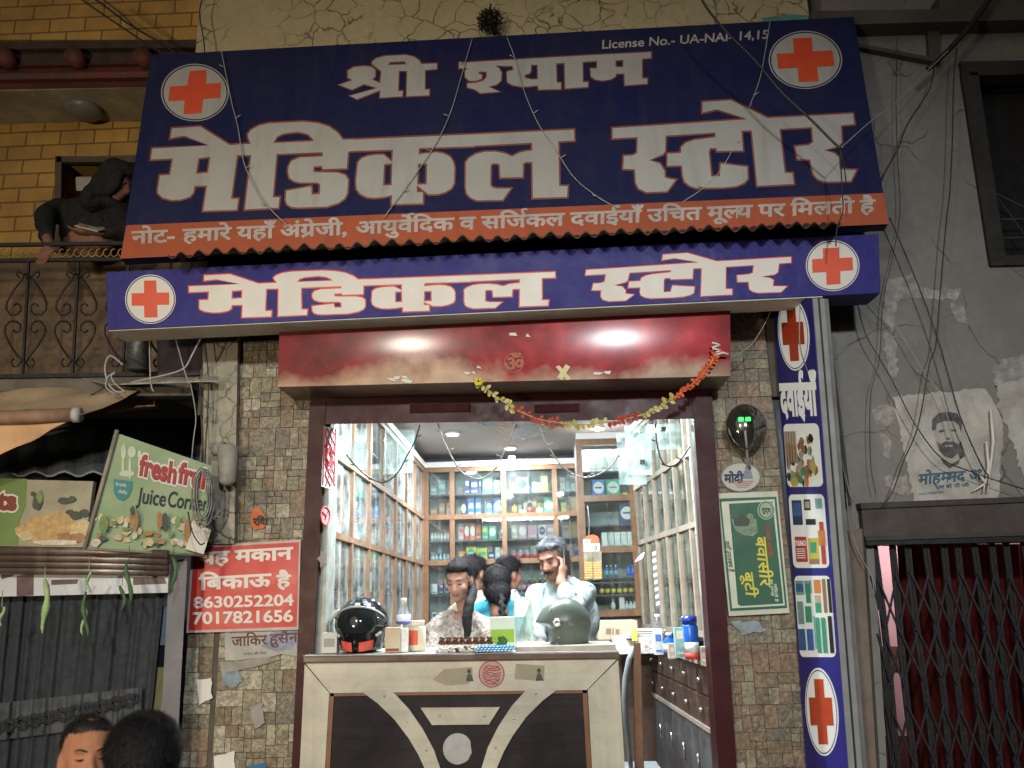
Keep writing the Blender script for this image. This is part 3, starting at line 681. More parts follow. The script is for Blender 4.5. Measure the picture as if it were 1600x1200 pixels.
w = MB(); sheet(w, [at(-160, 660, -.40), at(112, 656, -.41), at(48, 692, -.385), at(-160, 775, -.36)], 22, 10, .004, .02); w.build('hanging_sheet', tarp, tr)
w = MB(); w.tube([at(-170, 655, -.42), at(40, 652, -.42), at(118, 648, -.42)], .034, 14); ro = w.build('roll', mat('brown_roll', (.24, .15, .09), .8, var=.3, scale=12, bump=.5), tr)
w = MB(); w.tube([at(116, 648.5, -.42), at(125, 648, -.42)], .037, 14); w.build('roll_end', mat('grey_cap', (.42, .41, .38), .6), ro)
w = MB(); pslab(w, .1, .16, (150, 636), (240, 612), (242, 634), (160, 642)); w.build('side_board', mat('peach_board', (.42, .26, .16), .8, var=.2), tr)
# snack signboard and tilted juice signboard
ss = thing('snack_sign', 'green and cream snack signboard with brown lettering, cut by the left photo edge', 'sign', at(70, 855, -.12))
SP = PY(-.12); board(ss, 'board', SP, [(-150, 745), (146, 752), (132, 856), (-150, 852)], .03, mat('sign_cream', (.42, .40, .29), .6, var=.15, scale=5, dirt=(.27, .25, .17), dirtamt=.4))
w = MB(); px_poly(w, [[(-150, 746), (42, 748), (40, 790), (30, 815), (28, 852), (-150, 851)]], SP, .002); w.build('green_field', mat('sign_green', (.14, .22, .06), .6, var=.2, scale=3), ss)
w = MB(); text(w, 'ts', (-3, 795), (27, 1), (0, 27), SP, .006, .06, True, .66); tw = w.build('lettering', mat('brown_letter', (.20, .035, .02), .6), ss)
w = MB(); text(w, 'ts', (-3, 795), (27, 1), (0, 27), SP, .0045, .13, True, .66); w.build('letter_halo', WHITE, tw)
w = MB(); rnd = random.Random(4)
cols = [mat('food_%d' % i, c, .6, var=.3, scale=30) for i, c in enumerate(((.45, .30, .12), (.33, .18, .07), (.52, .42, .22), (.06, .07, .05), (.17, .25, .07), (.55, .5, .4)))]
def photo_print(par, surf, blobs, name='food_print', off=.003):
    w = MB()
    for k, (m, cx, cy, rx, ry) in enumerate(blobs):
        w.cur = m; j = [1 + .22 * rnd.uniform(-1, 1) for _ in range(9)]
        w.add([surf(cx + rx * j[i % 9] * math.cos(i * .698), cy + ry * j[(i * 2) % 9] * math.sin(i * .698), off + .0004 * k) for i in range(9)], [tuple(range(9))])
    return w.build(name, cols, par)
photo_print(ss, SP, [(0, 72, 826, 40, 24), (1, 110, 838, 26, 14), (0, 60, 830, 34, 14), (2, 40, 838, 12, 8), (0, 95, 816, 20, 18), (2, 128, 828, 20, 18), (1, 120, 840, 14, 8), (3, 118, 806, 10, 7), (3, 132, 802, 8, 6), (3, 110, 800, 7, 4), (3, 58, 785, 9, 14), (3, 52, 772, 5, 4), (4, 62, 778, 5, 10), (3, 100, 782, 11, 6), (3, 112, 780, 6, 6), (5, 90, 848, 36, 4)])
js = thing('juice_sign', 'tilted pale green fruit juice signboard hanging beside the red notice', 'sign', at(225, 866, -.36))
JP = Plane(at(181, 676, -.42), at(330, 730, -.22), at(132, 856, -.42))
board(js, 'board', JP, [(181, 676), (331, 728), (318, 867), (132, 856)], .02, mat('juice_board', (.38, .42, .27), .55, var=.2, scale=4, dirt=(.20, .31, .15), dirtamt=.6, dscale=3.2))
w = MB(); w.tube([JP(183, 672, .006), JP(132, 858, .006)], .010, 8); w.tube([JP(132, 857, .004), JP(318, 868, .004)], .006, 6); w.build('pole', mat('weathered_pole', (.25, .22, .18), .7, var=.3), js)
w = MB(); text(w, 'fresh', (217, 741), (56, 14), (4, 29), JP, .006, .05, True, .66); text(w, 'frui', (278, 753), (40, 10), (4, 29), JP, .006, .05, True, .66); tw = w.build('lettering', mat('juice_red', (.32, .03, .02), .5), js)
w = MB(); text(w, 'fresh', (217, 741), (56, 14), (4, 29), JP, .0045, .12, True, .66); text(w, 'frui', (278, 753), (40, 10), (4, 29), JP, .0045, .12, True, .66); w.build('letter_halo', WHITE, tw)
w = MB(); text(w, 'Juice', (213, 785), (44, 6), (4, 24), JP, .006, .012, True); text(w, 'Corner', (261, 791), (62, 8), (4, 24), JP, .006, .012, True); w.build('script_lettering', BLACK, js)
w = MB(); px_poly(w, [[(177, 748), (207, 752), (206, 764), (201, 776), (193, 783), (184, 780), (178, 770)]], JP, .004); sh = w.build('badge', mat('teal_badge', (.03, .20, .20), .5), js)
w = MB(); text(w, 'fresh', (181, 759), (16, 2), (0, 6), JP, .006, .02, True); text(w, 'daily', (185, 770), (14, 2), (0, 6), JP, .006, .02, True); w.build('badge_lettering', WHITE, sh)
w = MB()
for x, y, rx, ry in ((206, 706, 6.5, 9), (193, 706, 4, 12), (218, 710, 3, 6), (203, 732, 2.2, 18), (192, 730, 2, 14), (198, 740, 12, 5)): px_poly(w, [circ(x, y, rx, ry, 18)], JP, .0035 + x * 1e-6)
w.build('spoon_print', mat('pale_green_print', (.50, .56, .40), .5), js)
bl = []
for i in range(58):
    u = rnd.random(); x = 146 + u * 166; y = 848 - rnd.random() ** 1.3 * 42 + u * 8
    bl.append((rnd.choice([5, 5, 2, 3, 1, 2, 4, 2]), x, y, rnd.uniform(3, 8), rnd.uniform(3, 7)))
bl += [(4, 162, 818, 7, 14), (1, 210, 812, 7, 16), (3, 258, 815, 5, 14), (1, 249, 814, 5, 16), (4, 278, 816, 5, 10), (1, 293, 828, 5, 18), (3, 207, 798, 4, 8)]
photo_print(js, JP, bl)
w = MB(); q = [JP(304, 818, .03), JP(330, 828, .03), JP(318, 866, .03), JP(290, 858, .03)]; w.hexa(q, [p - JP.n * .012 for p in q])
tag(w.build('notice_card', PAPER), 'blank white card fixed on the lower right corner of the juice signboard', 'card')
# rolled metal awning, panels, curtain
rs = thing('steel_tube_awning', 'stack of worn steel tubes above the blue curtain', 'awning', at(130, 900, -.3))
for i, (y0, y1) in enumerate(((858, 866), (868, 876), (878, 885), (889, 894))):
    w = MB(); w.tube([at(-160, y0, -.30 + .02 * i), at(140, (y0 + y1) / 2, -.30 + .02 * i), at(262, y1, -.28 + .02 * i)], .021, 10); w.build('tube', mat('worn_steel', (.30, .27, .24), .45, .5, var=.4, scale=9, dirt=(.12, .07, .05), dirtamt=.5), rs)
w = MB(); w.slab(Q(-.20, (-160, 886), (264, 882), (262, 926), (-160, 936)), .02); pn = w.build('panel', mat('white_sheet', (.50, .52, .54), .5, var=.15, scale=4), rs)
for q in (((26, 900), (52, 896), (52, 930), (26, 932)), ((208, 902), (256, 902), (260, 912), (208, 914)), ((80, 906), (122, 905), (120, 912), (80, 914)), ((2, 890), (24, 890), (20, 900), (2, 905))): w = MB(); w.slab(Q(-.203, *q), .002); w.build('panel_print', mat('dark_print', (.10, .06, .06), .5, var=.4, scale=20), pn)
cu = thing('curtain', 'dark blue pleated curtain with embroidered band closing the juice stall', 'curtain', at(100, 1330, -.12))
def curtain(par, name, m, Y, xl, xr, yt, yb, nf, amp, yt2=None, yb2=None):
    w = MB(); n = nf * 8; A = []; B = []
    for i in range(n + 1):
        s = i / n; ph = s * nf * 2 * math.pi + 7 * noise.noise(Vector((s * 4, 1, 0))); o = amp * (.45 + 1.1 * abs(noise.noise(Vector((s * 9, 4, 2))))) * (math.sin(ph) + .5 * math.sin(1.7 * ph + 1) + .3 * math.sin(3.1 * ph))
        A.append(at(xl[0] + (xr[0] - xl[0]) * s, yt + ((yt2 or yt) - yt) * s, Y + o * .6)); B.append(at(xl[1] + (xr[1] - xl[1]) * s, yb + ((yb2 or yb) - yb) * s, Y + o))
    vs = A + B + [p + Vector((0, .004, 0)) for p in A + B]; k = n + 1
    w.add(vs, [(i, i + 1, k + i + 1, k + i) for i in range(n)] + [(3 * k + i, 3 * k + i + 1, 2 * k + i + 1, 2 * k + i) for i in range(n)], True)
    return w.build(name, m, par, fix=False)
curtain(cu, 'cloth', mat('blue_curtain', (.024, .029, .035), .85, var=.3, scale=20), -.12, (-160, -200), (256, 214), 926, 1330, 17, .022)
curtain(cu, 'embroidered_band', mat('band_cloth', (.055, .06, .068), .8, var=.5, scale=16), -.15, (-170, -180), (222, 220), 1118, 1180, 17, .022, 1074, 1128)
w = MB()
for i in range(12):
    x = -30 + i * 21; y = 1142 - i * 4.35
    for dx, r in ((0, 9), (0, 6)): px = [(x + r * math.cos(a * .7), y + r * 1.1 * math.sin(a * .7)) for a in range(10)]; w.tube([at(p, q_, -.185) for p, q_ in px], .0035, 4)
    w.tube([at(x + 10 + 5 * math.cos(a * .9), y - 3 + 7 * math.sin(a * .9), -.185) for a in range(8)], .003, 4)
w.build('embroidery', mat('embroidery', (.02, .022, .026), .7), cu)
w = MB(); w.slab(Q(-.02, (219, 1000), (263, 1000), (258, 1135), (214, 1135)), .02); tag(w.build('stall_board', mat('yellow_board', (.42, .36, .14), .6, var=.15)), 'pale yellow board seen between curtain and grey post', 'board')  # yellow slab stands in for the bottles and light inside the stall
w = MB(); w.slab(Q(-.03, (240, 1008), (262, 1008), (262, 1042), (238, 1042)), .02); tag(w.build('switch_box', BLACK, bevel=.004), 'small black box above the yellow board beside the grey post', 'box')
w = MB(); w.slab(Q(-.03, (248, 945), (268, 950), (266, 1008), (250, 1008)), .02); tag(w.build('blue_sheet', mat('pale_blue_sheet', (.24, .30, .40), .5, var=.1)), 'pale blue sheet strip beside the curtain top', 'sheet')
w = MB(); w.hexa(Q(-.16, (265, 878), (293, 872), (268, 1340), (240, 1340)), Q(-.10, (265, 878), (293, 872), (268, 1340), (240, 1340))); tag(w.build('stall_post', mat('grey_post', (.13, .13, .145), .55, .2, var=.2, scale=5)), 'grey steel post at the right end of the juice stall', 'post')
# hanging chillies and leaves
leafm = [mat('leaf_pale', (.30, .42, .20), .6, var=.3, scale=20), mat('leaf_dark', (.05, .11, .035), .6, var=.4, scale=20)]
for k, (x, y0, y1, ww, m) in enumerate(((70, 905, 990, 8, 0), (3, 948, 978, 4, 0), (139, 893, 925, 4, 0), (134, 925, 996, 4.5, 1), (201, 878, 945, 5, 1), (191, 915, 955, 4, 1), (271, 870, 925, 5.5, 1), (131, 950, 992, 3, 0))):
    w = MB(); w.cur = 0; n = 9; pts = []; rs_ = []
    for i in range(n):
        s = i / (n - 1); pts.append(at(x + 4 * math.sin(s * 5 + k), y0 + (y1 - y0) * s, -.42 + .01 * k)); rs_.append(.003 + ww / 1315 * 3.8 * .5 * math.sin(math.pi * min(1, s * .95 + .06)) ** .7 * (1 + .3 * math.sin(s * 14 + k)))
    w.tube(pts, rs_, 8)
    w.tube([at(x, y0, -.42 + .01 * k), at(x + 1, y0 - 25, -.36)], .0015, 4)
    tag(w.build('hanging_leaf', leafm[m]), ('pale green leaf strip hanging over the dark curtain' if m == 0 else 'dark green leaf strip hanging below the steel tubes'), 'hanging leaf', 'leaf strips hanging in front of the juice stall')

# ================================================================ grey building on the right
gb = thing('cement_building', 'grey cement building at right with dark window and lintel over a gate', 'building', at(1480, 1300, -.05))
GP = PY(-.05)
w = MB()
for q in (((1283, -170), (1800, -170), (1800, 100), (1283, 100)), ((1283, 100), (1512, 100), (1560, 405), (1283, 405)), ((1283, 405), (1800, 405), (1800, 800), (1283, 800)), ((1283, 800), (1362, 800), (1398, 1400), (1283, 1400))):
    w.slab([GP(*p) for p in q], .25)
w.build('wall', CEMENT, gb)
w = MB(); pslab(w, -.16, -.04, (1268, 17), (1468, 14), (1468, 34), (1268, 40)); pslab(w, -.16, -.04, (1468, -10), (1800, -24), (1800, 26), (1468, 34)); w.build('ledge', mat('sooty_cement', (.075, .07, .06), .9, var=.3, scale=5), gb)
w = MB(); pslab(w, -.09, -.04, (1336, 66), (1470, 92), (1470, 98), (1336, 72)); pslab(w, -.08, -.04, (1448, 30), (1468, 30), (1470, 92), (1452, 90)); w.build('stain_batten', mat('dark_batten', (.06, .055, .05), .9), gb)
wn = MB()
for q in (((1500, 96), (1800, 90), (1800, 112), (1504, 118)), ((1502, 112), (1528, 110), (1572, 405), (1548, 412)), ((1548, 400), (1800, 392), (1800, 408), (1549, 415))): pslab(wn, -.075, .02, *q)
wo = wn.build('window', mat('dark_frame', (.025, .024, .022), .9, var=.3), gb)
w = MB(); w.slab(Q(.12, (1480, 80), (1820, 80), (1820, 430), (1480, 430)), .02); w.build('dark_opening', DARK, wo)  # near-black sheet painted as the shade in the window opening
w = MB()
for y in (345, 374): w.tube([at(1556, y - 2, -.01), at(1800, y - 8, -.01)], .004, 5)
w.tube([at(1556, 302, -.01), at(1700, 372, -.02)], .004, 5); w.tube([at(1560, 310, -.01), at(1640, 420, -.02)], .003, 5)
w.build('grille', mat('dull_bar', (.05, .05, .045), .8), wo)
w = MB(); pslab(w, -.10, -.04, (1346, 792), (1800, 774), (1800, 824), (1350, 838)); w.build('lintel', mat('brown_beam', (.085, .07, .06), .75, var=.3, scale=7, dirt=(.04, .03, .03), dirtamt=.5), gb)
w = MB(); pslab(w, -.115, -.05, (1344, 786), (1800, 768), (1800, 776), (1346, 795)); pslab(w, -.11, -.05, (1352, 838), (1800, 824), (1800, 830), (1353, 845)); w.build('lintel_edge', mat('beam_edge', (.04, .033, .03), .7), gb)
w = MB(); w.hexa(Q(-.13, (1311, 830), (1347, 826), (1382, 1400), (1340, 1400)), Q(-.04, (1305, 830), (1352, 826), (1388, 1400), (1334, 1400))); w.build('gate_pier', mat('tan_plaster', (.24, .19, .145), .85, var=.25, scale=5, dirt=(.13, .10, .08), dirtamt=.5, bump=.4), gb)
w = MB(); w.slab(Q(1.7, (1240, 700), (2000, 700), (2000, 1600), (1240, 1600)), .05); w.build('inner_wall', mat('pink_wall', (.55, .32, .36), .7, var=.08), gb)
q = at(1470, 800, .9); lamp('POINT', 'room_bulb', (q.x, 1.0, q.z), 42, (1, .9, .85), None, .06)
w = MB(); w.slab(Q(.30, (1340, 760), (2000, 760), (2000, 838), (1340, 838)), .12); w.build('room_lintel', mat('dark_room', (.05, .04, .04), .8), gb)
w = MB(); w.slab(Q(1.68, (1240, 1010), (1480, 1010), (1480, 1045), (1240, 1045)), .01); w.slab(Q(1.68, (1240, 1150), (1500, 1150), (1500, 1240), (1240, 1240)), .01); w.build('wall_band', mat('maroon_band', (.12, .03, .03), .7), gb)
w = MB(); w.slab(Q(.70, (1423, 1075), (1436, 1075), (1436, 1140), (1423, 1140)), .02); tag(w.build('yellow_bag', mat('bright_yellow', (.65, .42, .02), .6), bevel=.004), 'small bright yellow packet seen through the folding gate', 'packet')
t = NT('red_curtain'); c1_ = t.ramp(t.noise(8, 4), [(.3, (.06, .007, .007)), (.7, (.10, .012, .011))]); t.fin(c1_, .85, 0, .15); RC_ = t.n('BsdfTranslucent'); t.l(c1_, RC_.inputs[0]); mx_ = t.n('MixShader'); mx_.inputs[0].default_value = .4; t.l(t.b.outputs[0], mx_.inputs[1]); t.l(RC_.outputs[0], mx_.inputs[2]); t.l(mx_.outputs[0], t.t.nodes['Material Output'].inputs['Surface']); MC['red_curtain'] = t.m
cu = thing('curtain', 'dark red curtain hanging behind the black folding gate', 'curtain', at(1520, 1400, .45))
curtain(cu, 'cloth', MC['red_curtain'], .45, (1402, 1436), (1800, 1860), 850, 1460, 14, .03)
# folding gate
gt = thing('folding_gate', 'black collapsible steel gate with crossed lattice bars at lower right', 'gate', at(1500, 1400, -.03))
GX = [1357, 1366, 1392, 1419, 1446, 1472, 1497, 1522, 1547, 1573, 1600, 1628, 1656]
gx = lambda k, y: GX[k] + (y - 850) * (.105 + .0022 * k) + 2.2 * math.sin(k * 2.1 + y * .012)
w = MB(); pslab(w, -.10, .0, (1352, 838), (1800, 826), (1800, 842), (1354, 852)); w.build('top_track', IRON, gt)
for k in range(len(GX)):
    w = MB()
    for dx in (-2.6, 2.6): w.tube([at(gx(k, y) + dx, y, -.03) for y in range(842, 1402, 56)], .0095, 4, sm=False)
    w.build('upright', IRON, gt)
w = MB()
for k in range(len(GX) - 1):
    for y0, y1 in ((900, 980), (990, 1065), (1105, 1185), (1195, 1275)):
        o = 8 * math.sin(k * 1.7)
        w.tube([at(gx(k, y0 + o), y0 + o, -.052), at(gx(k + 1, y1 + o), y1 + o, -.052)], .006, 4, sm=False); w.tube([at(gx(k + 1, y0 + o), y0 + o, -.042), at(gx(k, y1 + o), y1 + o, -.042)], .006, 4, sm=False)
w.build('lattice', IRON, gt)
# patches and posters on the grey wall
def patch(name, label, cat, m, pts, off=.004, jag=3.0, seed=1, group=None):
    rnd = random.Random(seed); P = []
    for i in range(len(pts)):
        a, b = pts[i], pts[(i + 1) % len(pts)]; n = max(2, int(math.hypot(b[0] - a[0], b[1] - a[1]) / 6))
        P += [(a[0] + (b[0] - a[0]) * j / n + rnd.uniform(-jag, jag), a[1] + (b[1] - a[1]) * j / n + rnd.uniform(-jag, jag)) for j in range(n)]
    w = MB(); px_poly(w, [P], GP, off); o = w.build(name, m)
    if label: tag(o, label, cat, group)
    return o
SCR = mat('pale_paste_stain', (.36, .35, .33), .9, var=.4, scale=30, dirt=(.17, .155, .135), dirtamt=.9, dscale=14)
for i, (pts, lb) in enumerate((
    ([(1382, 440), (1425, 428), (1440, 450), (1500, 452), (1498, 468), (1440, 466), (1400, 470), (1394, 520), (1380, 500)], 'pale scraped angled paste mark on the grey wall right of the lower sign'),
    ([(1378, 520), (1398, 524), (1402, 570), (1404, 592), (1392, 588), (1384, 560)], 'narrow vertical paste streak on the grey wall above the torn posters'),
    ([(1482, 474), (1505, 478), (1512, 505), (1498, 505)], 'small pale scuff high on the grey wall near the window'),
    ([(1364, 640), (1384, 630), (1400, 642), (1398, 662), (1380, 668), (1366, 660)], 'small round scrap of torn paper on the grey wall left of the portrait poster'),
    ([(1376, 680), (1390, 682), (1392, 715), (1380, 716)], 'thin strip of torn paper low on the grey wall beside the portrait poster'))):
    patch('torn_paper', lb, 'paper scrap', SCR, pts, .003, 3.5, i)
po = thing('election_poster', 'weathered wall poster with a dark haired bearded portrait and blue lettering', 'poster', GP(1480, 780))
o = patch('paper', None, None, mat('poster_paper', (.52, .51, .47), .85, var=.15, scale=7, dirt=(.3, .28, .25), dirtamt=.45, dscale=6), [(1395, 620), (1540, 606), (1568, 660), (1560, 780), (1428, 784)], .004, 2.2, 3); bpy.context.view_layer.update(); o.parent = po; o.location = WO[o.name] - WO[po.name]
w = MB(); px_poly(w, [[(1458, 668), (1462, 650), (1478, 644), (1494, 647), (1502, 660), (1502, 690), (1497, 708), (1486, 716), (1474, 712), (1464, 700)]], GP, .006); w.build('face_print', mat('grey_face', (.36, .34, .32), .85, var=.15, scale=20), po)
w = MB(); px_poly(w, [[(1456, 672), (1457, 655), (1466, 646), (1482, 643), (1496, 646), (1503, 660), (1502, 676), (1498, 664), (1490, 658), (1474, 658), (1464, 662), (1462, 672)]], GP, .0075)
px_poly(w, [[(1464, 690), (1470, 694), (1476, 690), (1490, 690), (1498, 694), (1502, 688), (1499, 706), (1488, 716), (1476, 713), (1468, 704)], [(1477, 695), (1489, 695), (1488, 698), (1478, 698)]], GP, .0075)
for q in ([(1467, 673), (1475, 671), (1476, 674), (1468, 676)], [(1484, 671), (1494, 671), (1494, 674), (1485, 674)], [(1479, 684), (1484, 684), (1484, 687), (1479, 687)], [(1502, 690), (1508, 712), (1500, 718), (1497, 706)], [(1470, 716), (1484, 726), (1500, 718), (1498, 724), (1484, 732), (1474, 724)]): px_poly(w, [q], GP, .0078)
w.build('dark_print', mat('grey_black_print', (.085, .085, .085), .85, var=.6, scale=30), po)
w = MB(); text(w, 'मोहHममद अ', (1435, 757), (98, -8), (1, 16), GP, .0065, .03); text(w, 'एम बी पी जी', (1462, 764), (52, -4), (0, 5), GP, .0065, .03); text(w, 'www.halkakhabar', (1436, 774), (40, -4), (0, 5), GP, .0065, .0, True); w.build('lettering', mat('blue_print', (.05, .12, .17), .8, var=.3), po)
patch('torn_poster', 'big torn strip of whitish poster at the right photo edge of the grey wall', 'poster', MC['poster_paper'], [(1553, 606), (1600, 592), (1680, 590), (1680, 770), (1600, 745), (1584, 705), (1568, 655)], .005, 5, 9)
patch('torn_poster', 'scuffed grey paper remains above the strip at the right edge of the grey wall', 'poster', SCR, [(1548, 570), (1600, 556), (1680, 556), (1680, 600), (1600, 605), (1560, 606)], .0035, 5, 19)
patch('torn_poster', 'crumpled lower paper remains just left of the portrait poster bottom', 'poster', SCR, [(1382, 745), (1420, 742), (1426, 772), (1390, 770)], .0045, 4, 12)
w = MB()
for pts in ([(1541, 690), (1545, 730), (1536, 770)], [(1548, 640), (1552, 690), (1543, 770)], [(1530, 740), (1540, 755), (1520, 768)]): 
    w.tube([GP(x, y, .03) for x, y in pts], [.006, .008, .003], 6)
tag(w.build('paper_strip', PAPER), 'curled paper strips peeling off beside the portrait poster', 'paper strip')
# ================================================================ shop interior: lamps that are lit
LED = emat('led_disc', (.85, .94, 1), 14)
for i, (px, py, Z, pw) in enumerate(((707, 677, 3.235, 47), (797, 699, 3.235, 47), (934, 668, 3.235, 47), (730, 560, 3.235, 47), (910, 560, 3.235, 40))):  # last two downlights are unseen, added to brighten the shop
    d = ray(px, py); p = CAM + d * ((Z - CAM.z) / d.z)
    r = thing('ceiling_light', ('round white LED downlight glowing in the ceiling left of the dark triangle', 'round white LED downlight glowing near the back of the ceiling', 'round white LED downlight glowing on the ceiling behind the garland', 'LED downlight near the door on the left, hidden by the header', 'LED downlight near the door on the right, hidden by the header')[i], 'light', p, 'round LED ceiling lights')
    w = MB(); w.lathe(p + Vector((0, 0, -.012)), [(.062, 0), (.07, .004), (.07, .012)], 20); w.build('rim', MOULD, r)
    w = MB(); w.lathe(p + Vector((0, 0, -.016)), [(.05, 0), (.05, .003)], 20); w.build('diffuser', LED, r)
    lamp('AREA', 'downlight', p + Vector((0, 0, -.03)), pw, (.86, .95, 1), p + Vector((0, .0, -2)), .1)
# tube light above the door, inside
tb = thing('tube_light', 'white tube light fixed inside the shop above the door header', 'light', (-.15, .22, 2.98))
w = MB(); w.box((-.75, .13, 2.96), (.45, .17, 3.0)); w.build('batten', MOULD, tb)
w = MB(); w.tube([(-.72, .20, 2.97), (.42, .20, 2.97)], .014, 10); w.build('tube', emat('tube_glow', (.88, .95, 1), 9), tb)
l = lamp('AREA', 'tube', (-.15, .24, 2.95), 58, (.86, .95, 1), (-.15, 2.4, 1.4), .1); l.data.shape = 'RECTANGLE'; l.data.size = 1.2; l.data.size_y = .05
# dark triangular dropped ceiling
w = MB(); q = [atp for atp in [CAM + ray(*p) * ((3.20 - CAM.z) / ray(*p).z) for p in ((690, 640), (940, 636), (822, 689))]]
w.prism(q, [p + Vector((0, 0, .03)) for p in q]); tag(w.build('ceiling_panel', CEILD), 'dark triangular dropped panel on the shop ceiling', 'ceiling panel')
w = MB(); w.box((-1.37, .12, 3.13), (-1.33, 4.2, 3.238)); w.box((-1.33, 4.02, 3.13), (1.2, 4.06, 3.238)); tag(w.build('ceiling_band', CEILD), 'dark band between the cabinets and the shop ceiling', 'band')

# ================================================================ glass cabinets
def cabinet(name, label, A, B, zs, cols, depth, side, frame, rail, back, gl, mids=True, fw=.045, mould=True, skip=()):
    A = Vector((A[0], A[1], 0)); B = Vector((B[0], B[1], 0)); u = (B - A).normalized(); n = Vector((-u.y, u.x, 0)) * side; Lh = (B - A).length
    r = thing(name, label, 'cabinet', (A + B) / 2 + Vector((0, 0, zs[-1])))
    P = lambda s, d, z: A + u * s + n * d + Vector((0, 0, z))
    def bx(mb, s0, s1, d0, d1, z0, z1): mb.hexa([P(s0, d0, z0), P(s1, d0, z0), P(s1, d0, z1), P(s0, d0, z1)], [P(s0, d1, z0), P(s1, d1, z0), P(s1, d1, z1), P(s0, d1, z1)])
    for s in cols:
        w = MB(); bx(w, s - fw / 2, s + fw / 2, 0, .03, zs[-1], zs[0]); w.build('stile', frame, r)
    for z in zs:
        w = MB(); bx(w, -fw / 2, Lh + fw / 2, -.003, .028, z - fw / 2, z + fw / 2); w.build('rail', rail, r)
    w = MB(); bx(w, 0, Lh, depth, depth + .012, zs[-1], zs[0]); w.build('back_panel', back, r)
    sh = []
    for i in range(len(zs) - 1):
        zz = [zs[i + 1] + .012]
        if mids: zz.append((zs[i] + zs[i + 1]) / 2 - .006)
        for z in zz:
            w = MB(); bx(w, .01, Lh - .01, .035, depth, z - .012, z); w.build('shelf', SHELF, r)
    for s in cols[1:-1]:
        w = MB(); bx(w, s - .009, s + .009, .035, depth, zs[-1] + .015, zs[0] - .015); w.build('divider', SHELF, r)
    for i in range(len(zs) - 1):
        for j in range(len(cols) - 1):
            if (i, j) in skip: continue
            w = MB(); m = (cols[j] + cols[j + 1]) / 2; g = fw / 2
            w.add([P(cols[j] + g, .012, zs[i + 1] + g), P(m + .01, .012, zs[i + 1] + g), P(m + .01, .012, zs[i] - g), P(cols[j] + g, .012, zs[i] - g)], [(0, 1, 2, 3)])
            w.add([P(m - .01, .019, zs[i + 1] + g), P(cols[j + 1] - g, .019, zs[i + 1] + g), P(cols[j + 1] - g, .019, zs[i] - g), P(m - .01, .019, zs[i] - g)], [(0, 1, 2, 3)])
            w.build('glass_pane', gl, r)
    if mould:
        w = MB(); bx(w, -.02, Lh + .02, -.02, .06, zs[0] + fw / 2, zs[0] + fw / 2 + .05); w.build('top_moulding', MOULD, r)
    return r, P
def base_unit(name, label, A, B, z0, z1, depth, side, m, nb):
    A = Vector((A[0], A[1], 0)); B = Vector((B[0], B[1], 0)); u = (B - A).normalized(); n = Vector((-u.y, u.x, 0)) * side; Lh = (B - A).length
    r = thing(name, label, 'drawer unit', (A + B) / 2 + Vector((0, 0, z0)))
    P = lambda s, d, z: A + u * s + n * d + Vector((0, 0, z))
    def bx(mb, s0, s1, d0, d1, z0, z1): mb.hexa([P(s0, d0, z0), P(s1, d0, z0), P(s1, d0, z1), P(s0, d0, z1)], [P(s0, d1, z0), P(s1, d1, z0), P(s1, d1, z1), P(s0, d1, z1)])
    return r, P, bx, Lh
ZS = [3.085, 2.635, 2.215, 1.66]
lc, LPf = cabinet('glass_cabinet', 'long left glass wall cabinet with wooden frame full of medicine cartons', (-1.07, .20), (-1.07, 3.74), ZS, [0, .50, 1.0, 1.5, 2.02, 2.54, 3.04, 3.54], .28, 1, LWOODX, LWOODX, TEALL, GLASSL, fw=.034)
BX = [-1.07 + .02, (712 - 845) * 7.95 / 1315, (793 - 845) * 7.95 / 1315, (873 - 845) * 7.95 / 1315, .44]
bc, BPf = cabinet('glass_cabinet', 'back wall glass cabinet with teak frame behind the staff', (-1.05, 3.75), (.44, 3.75), ZS, [x + 1.05 for x in BX], .28, 1, LWOOD, LWOOD, TEALB, GLASS)
RZ = [3.09, 2.635, 2.23, 1.745]
rc, RPf = cabinet('glass_cabinet', 'narrow teak cabinet at the back right, nearer than the back wall', (.352, 2.57), (.765, 2.57), RZ, [0, .413], .36, 1, LWOOD, LWOOD, TEALB, GLASS, fw=.05, mids=True)
w = MB(); w.box((.33, 2.6, .5), (.352, 2.95, 3.11)); x_ = w.build('side_panel', LWOOD, rc)
gc, GPf = cabinet('glass_cabinet', 'right wall glass cabinet with peeling pale frame and dusty panes', (.95, .72), (.775, 2.56), [3.13, 2.70, 2.27, 1.64], [0, .30, .60, .90, 1.21, 1.52, 1.84], .26, -1, PEEL, PEEL, mat('dusty_back', (.34, .35, .28), .6, var=.4, scale=5), GLASSD, fw=.034)
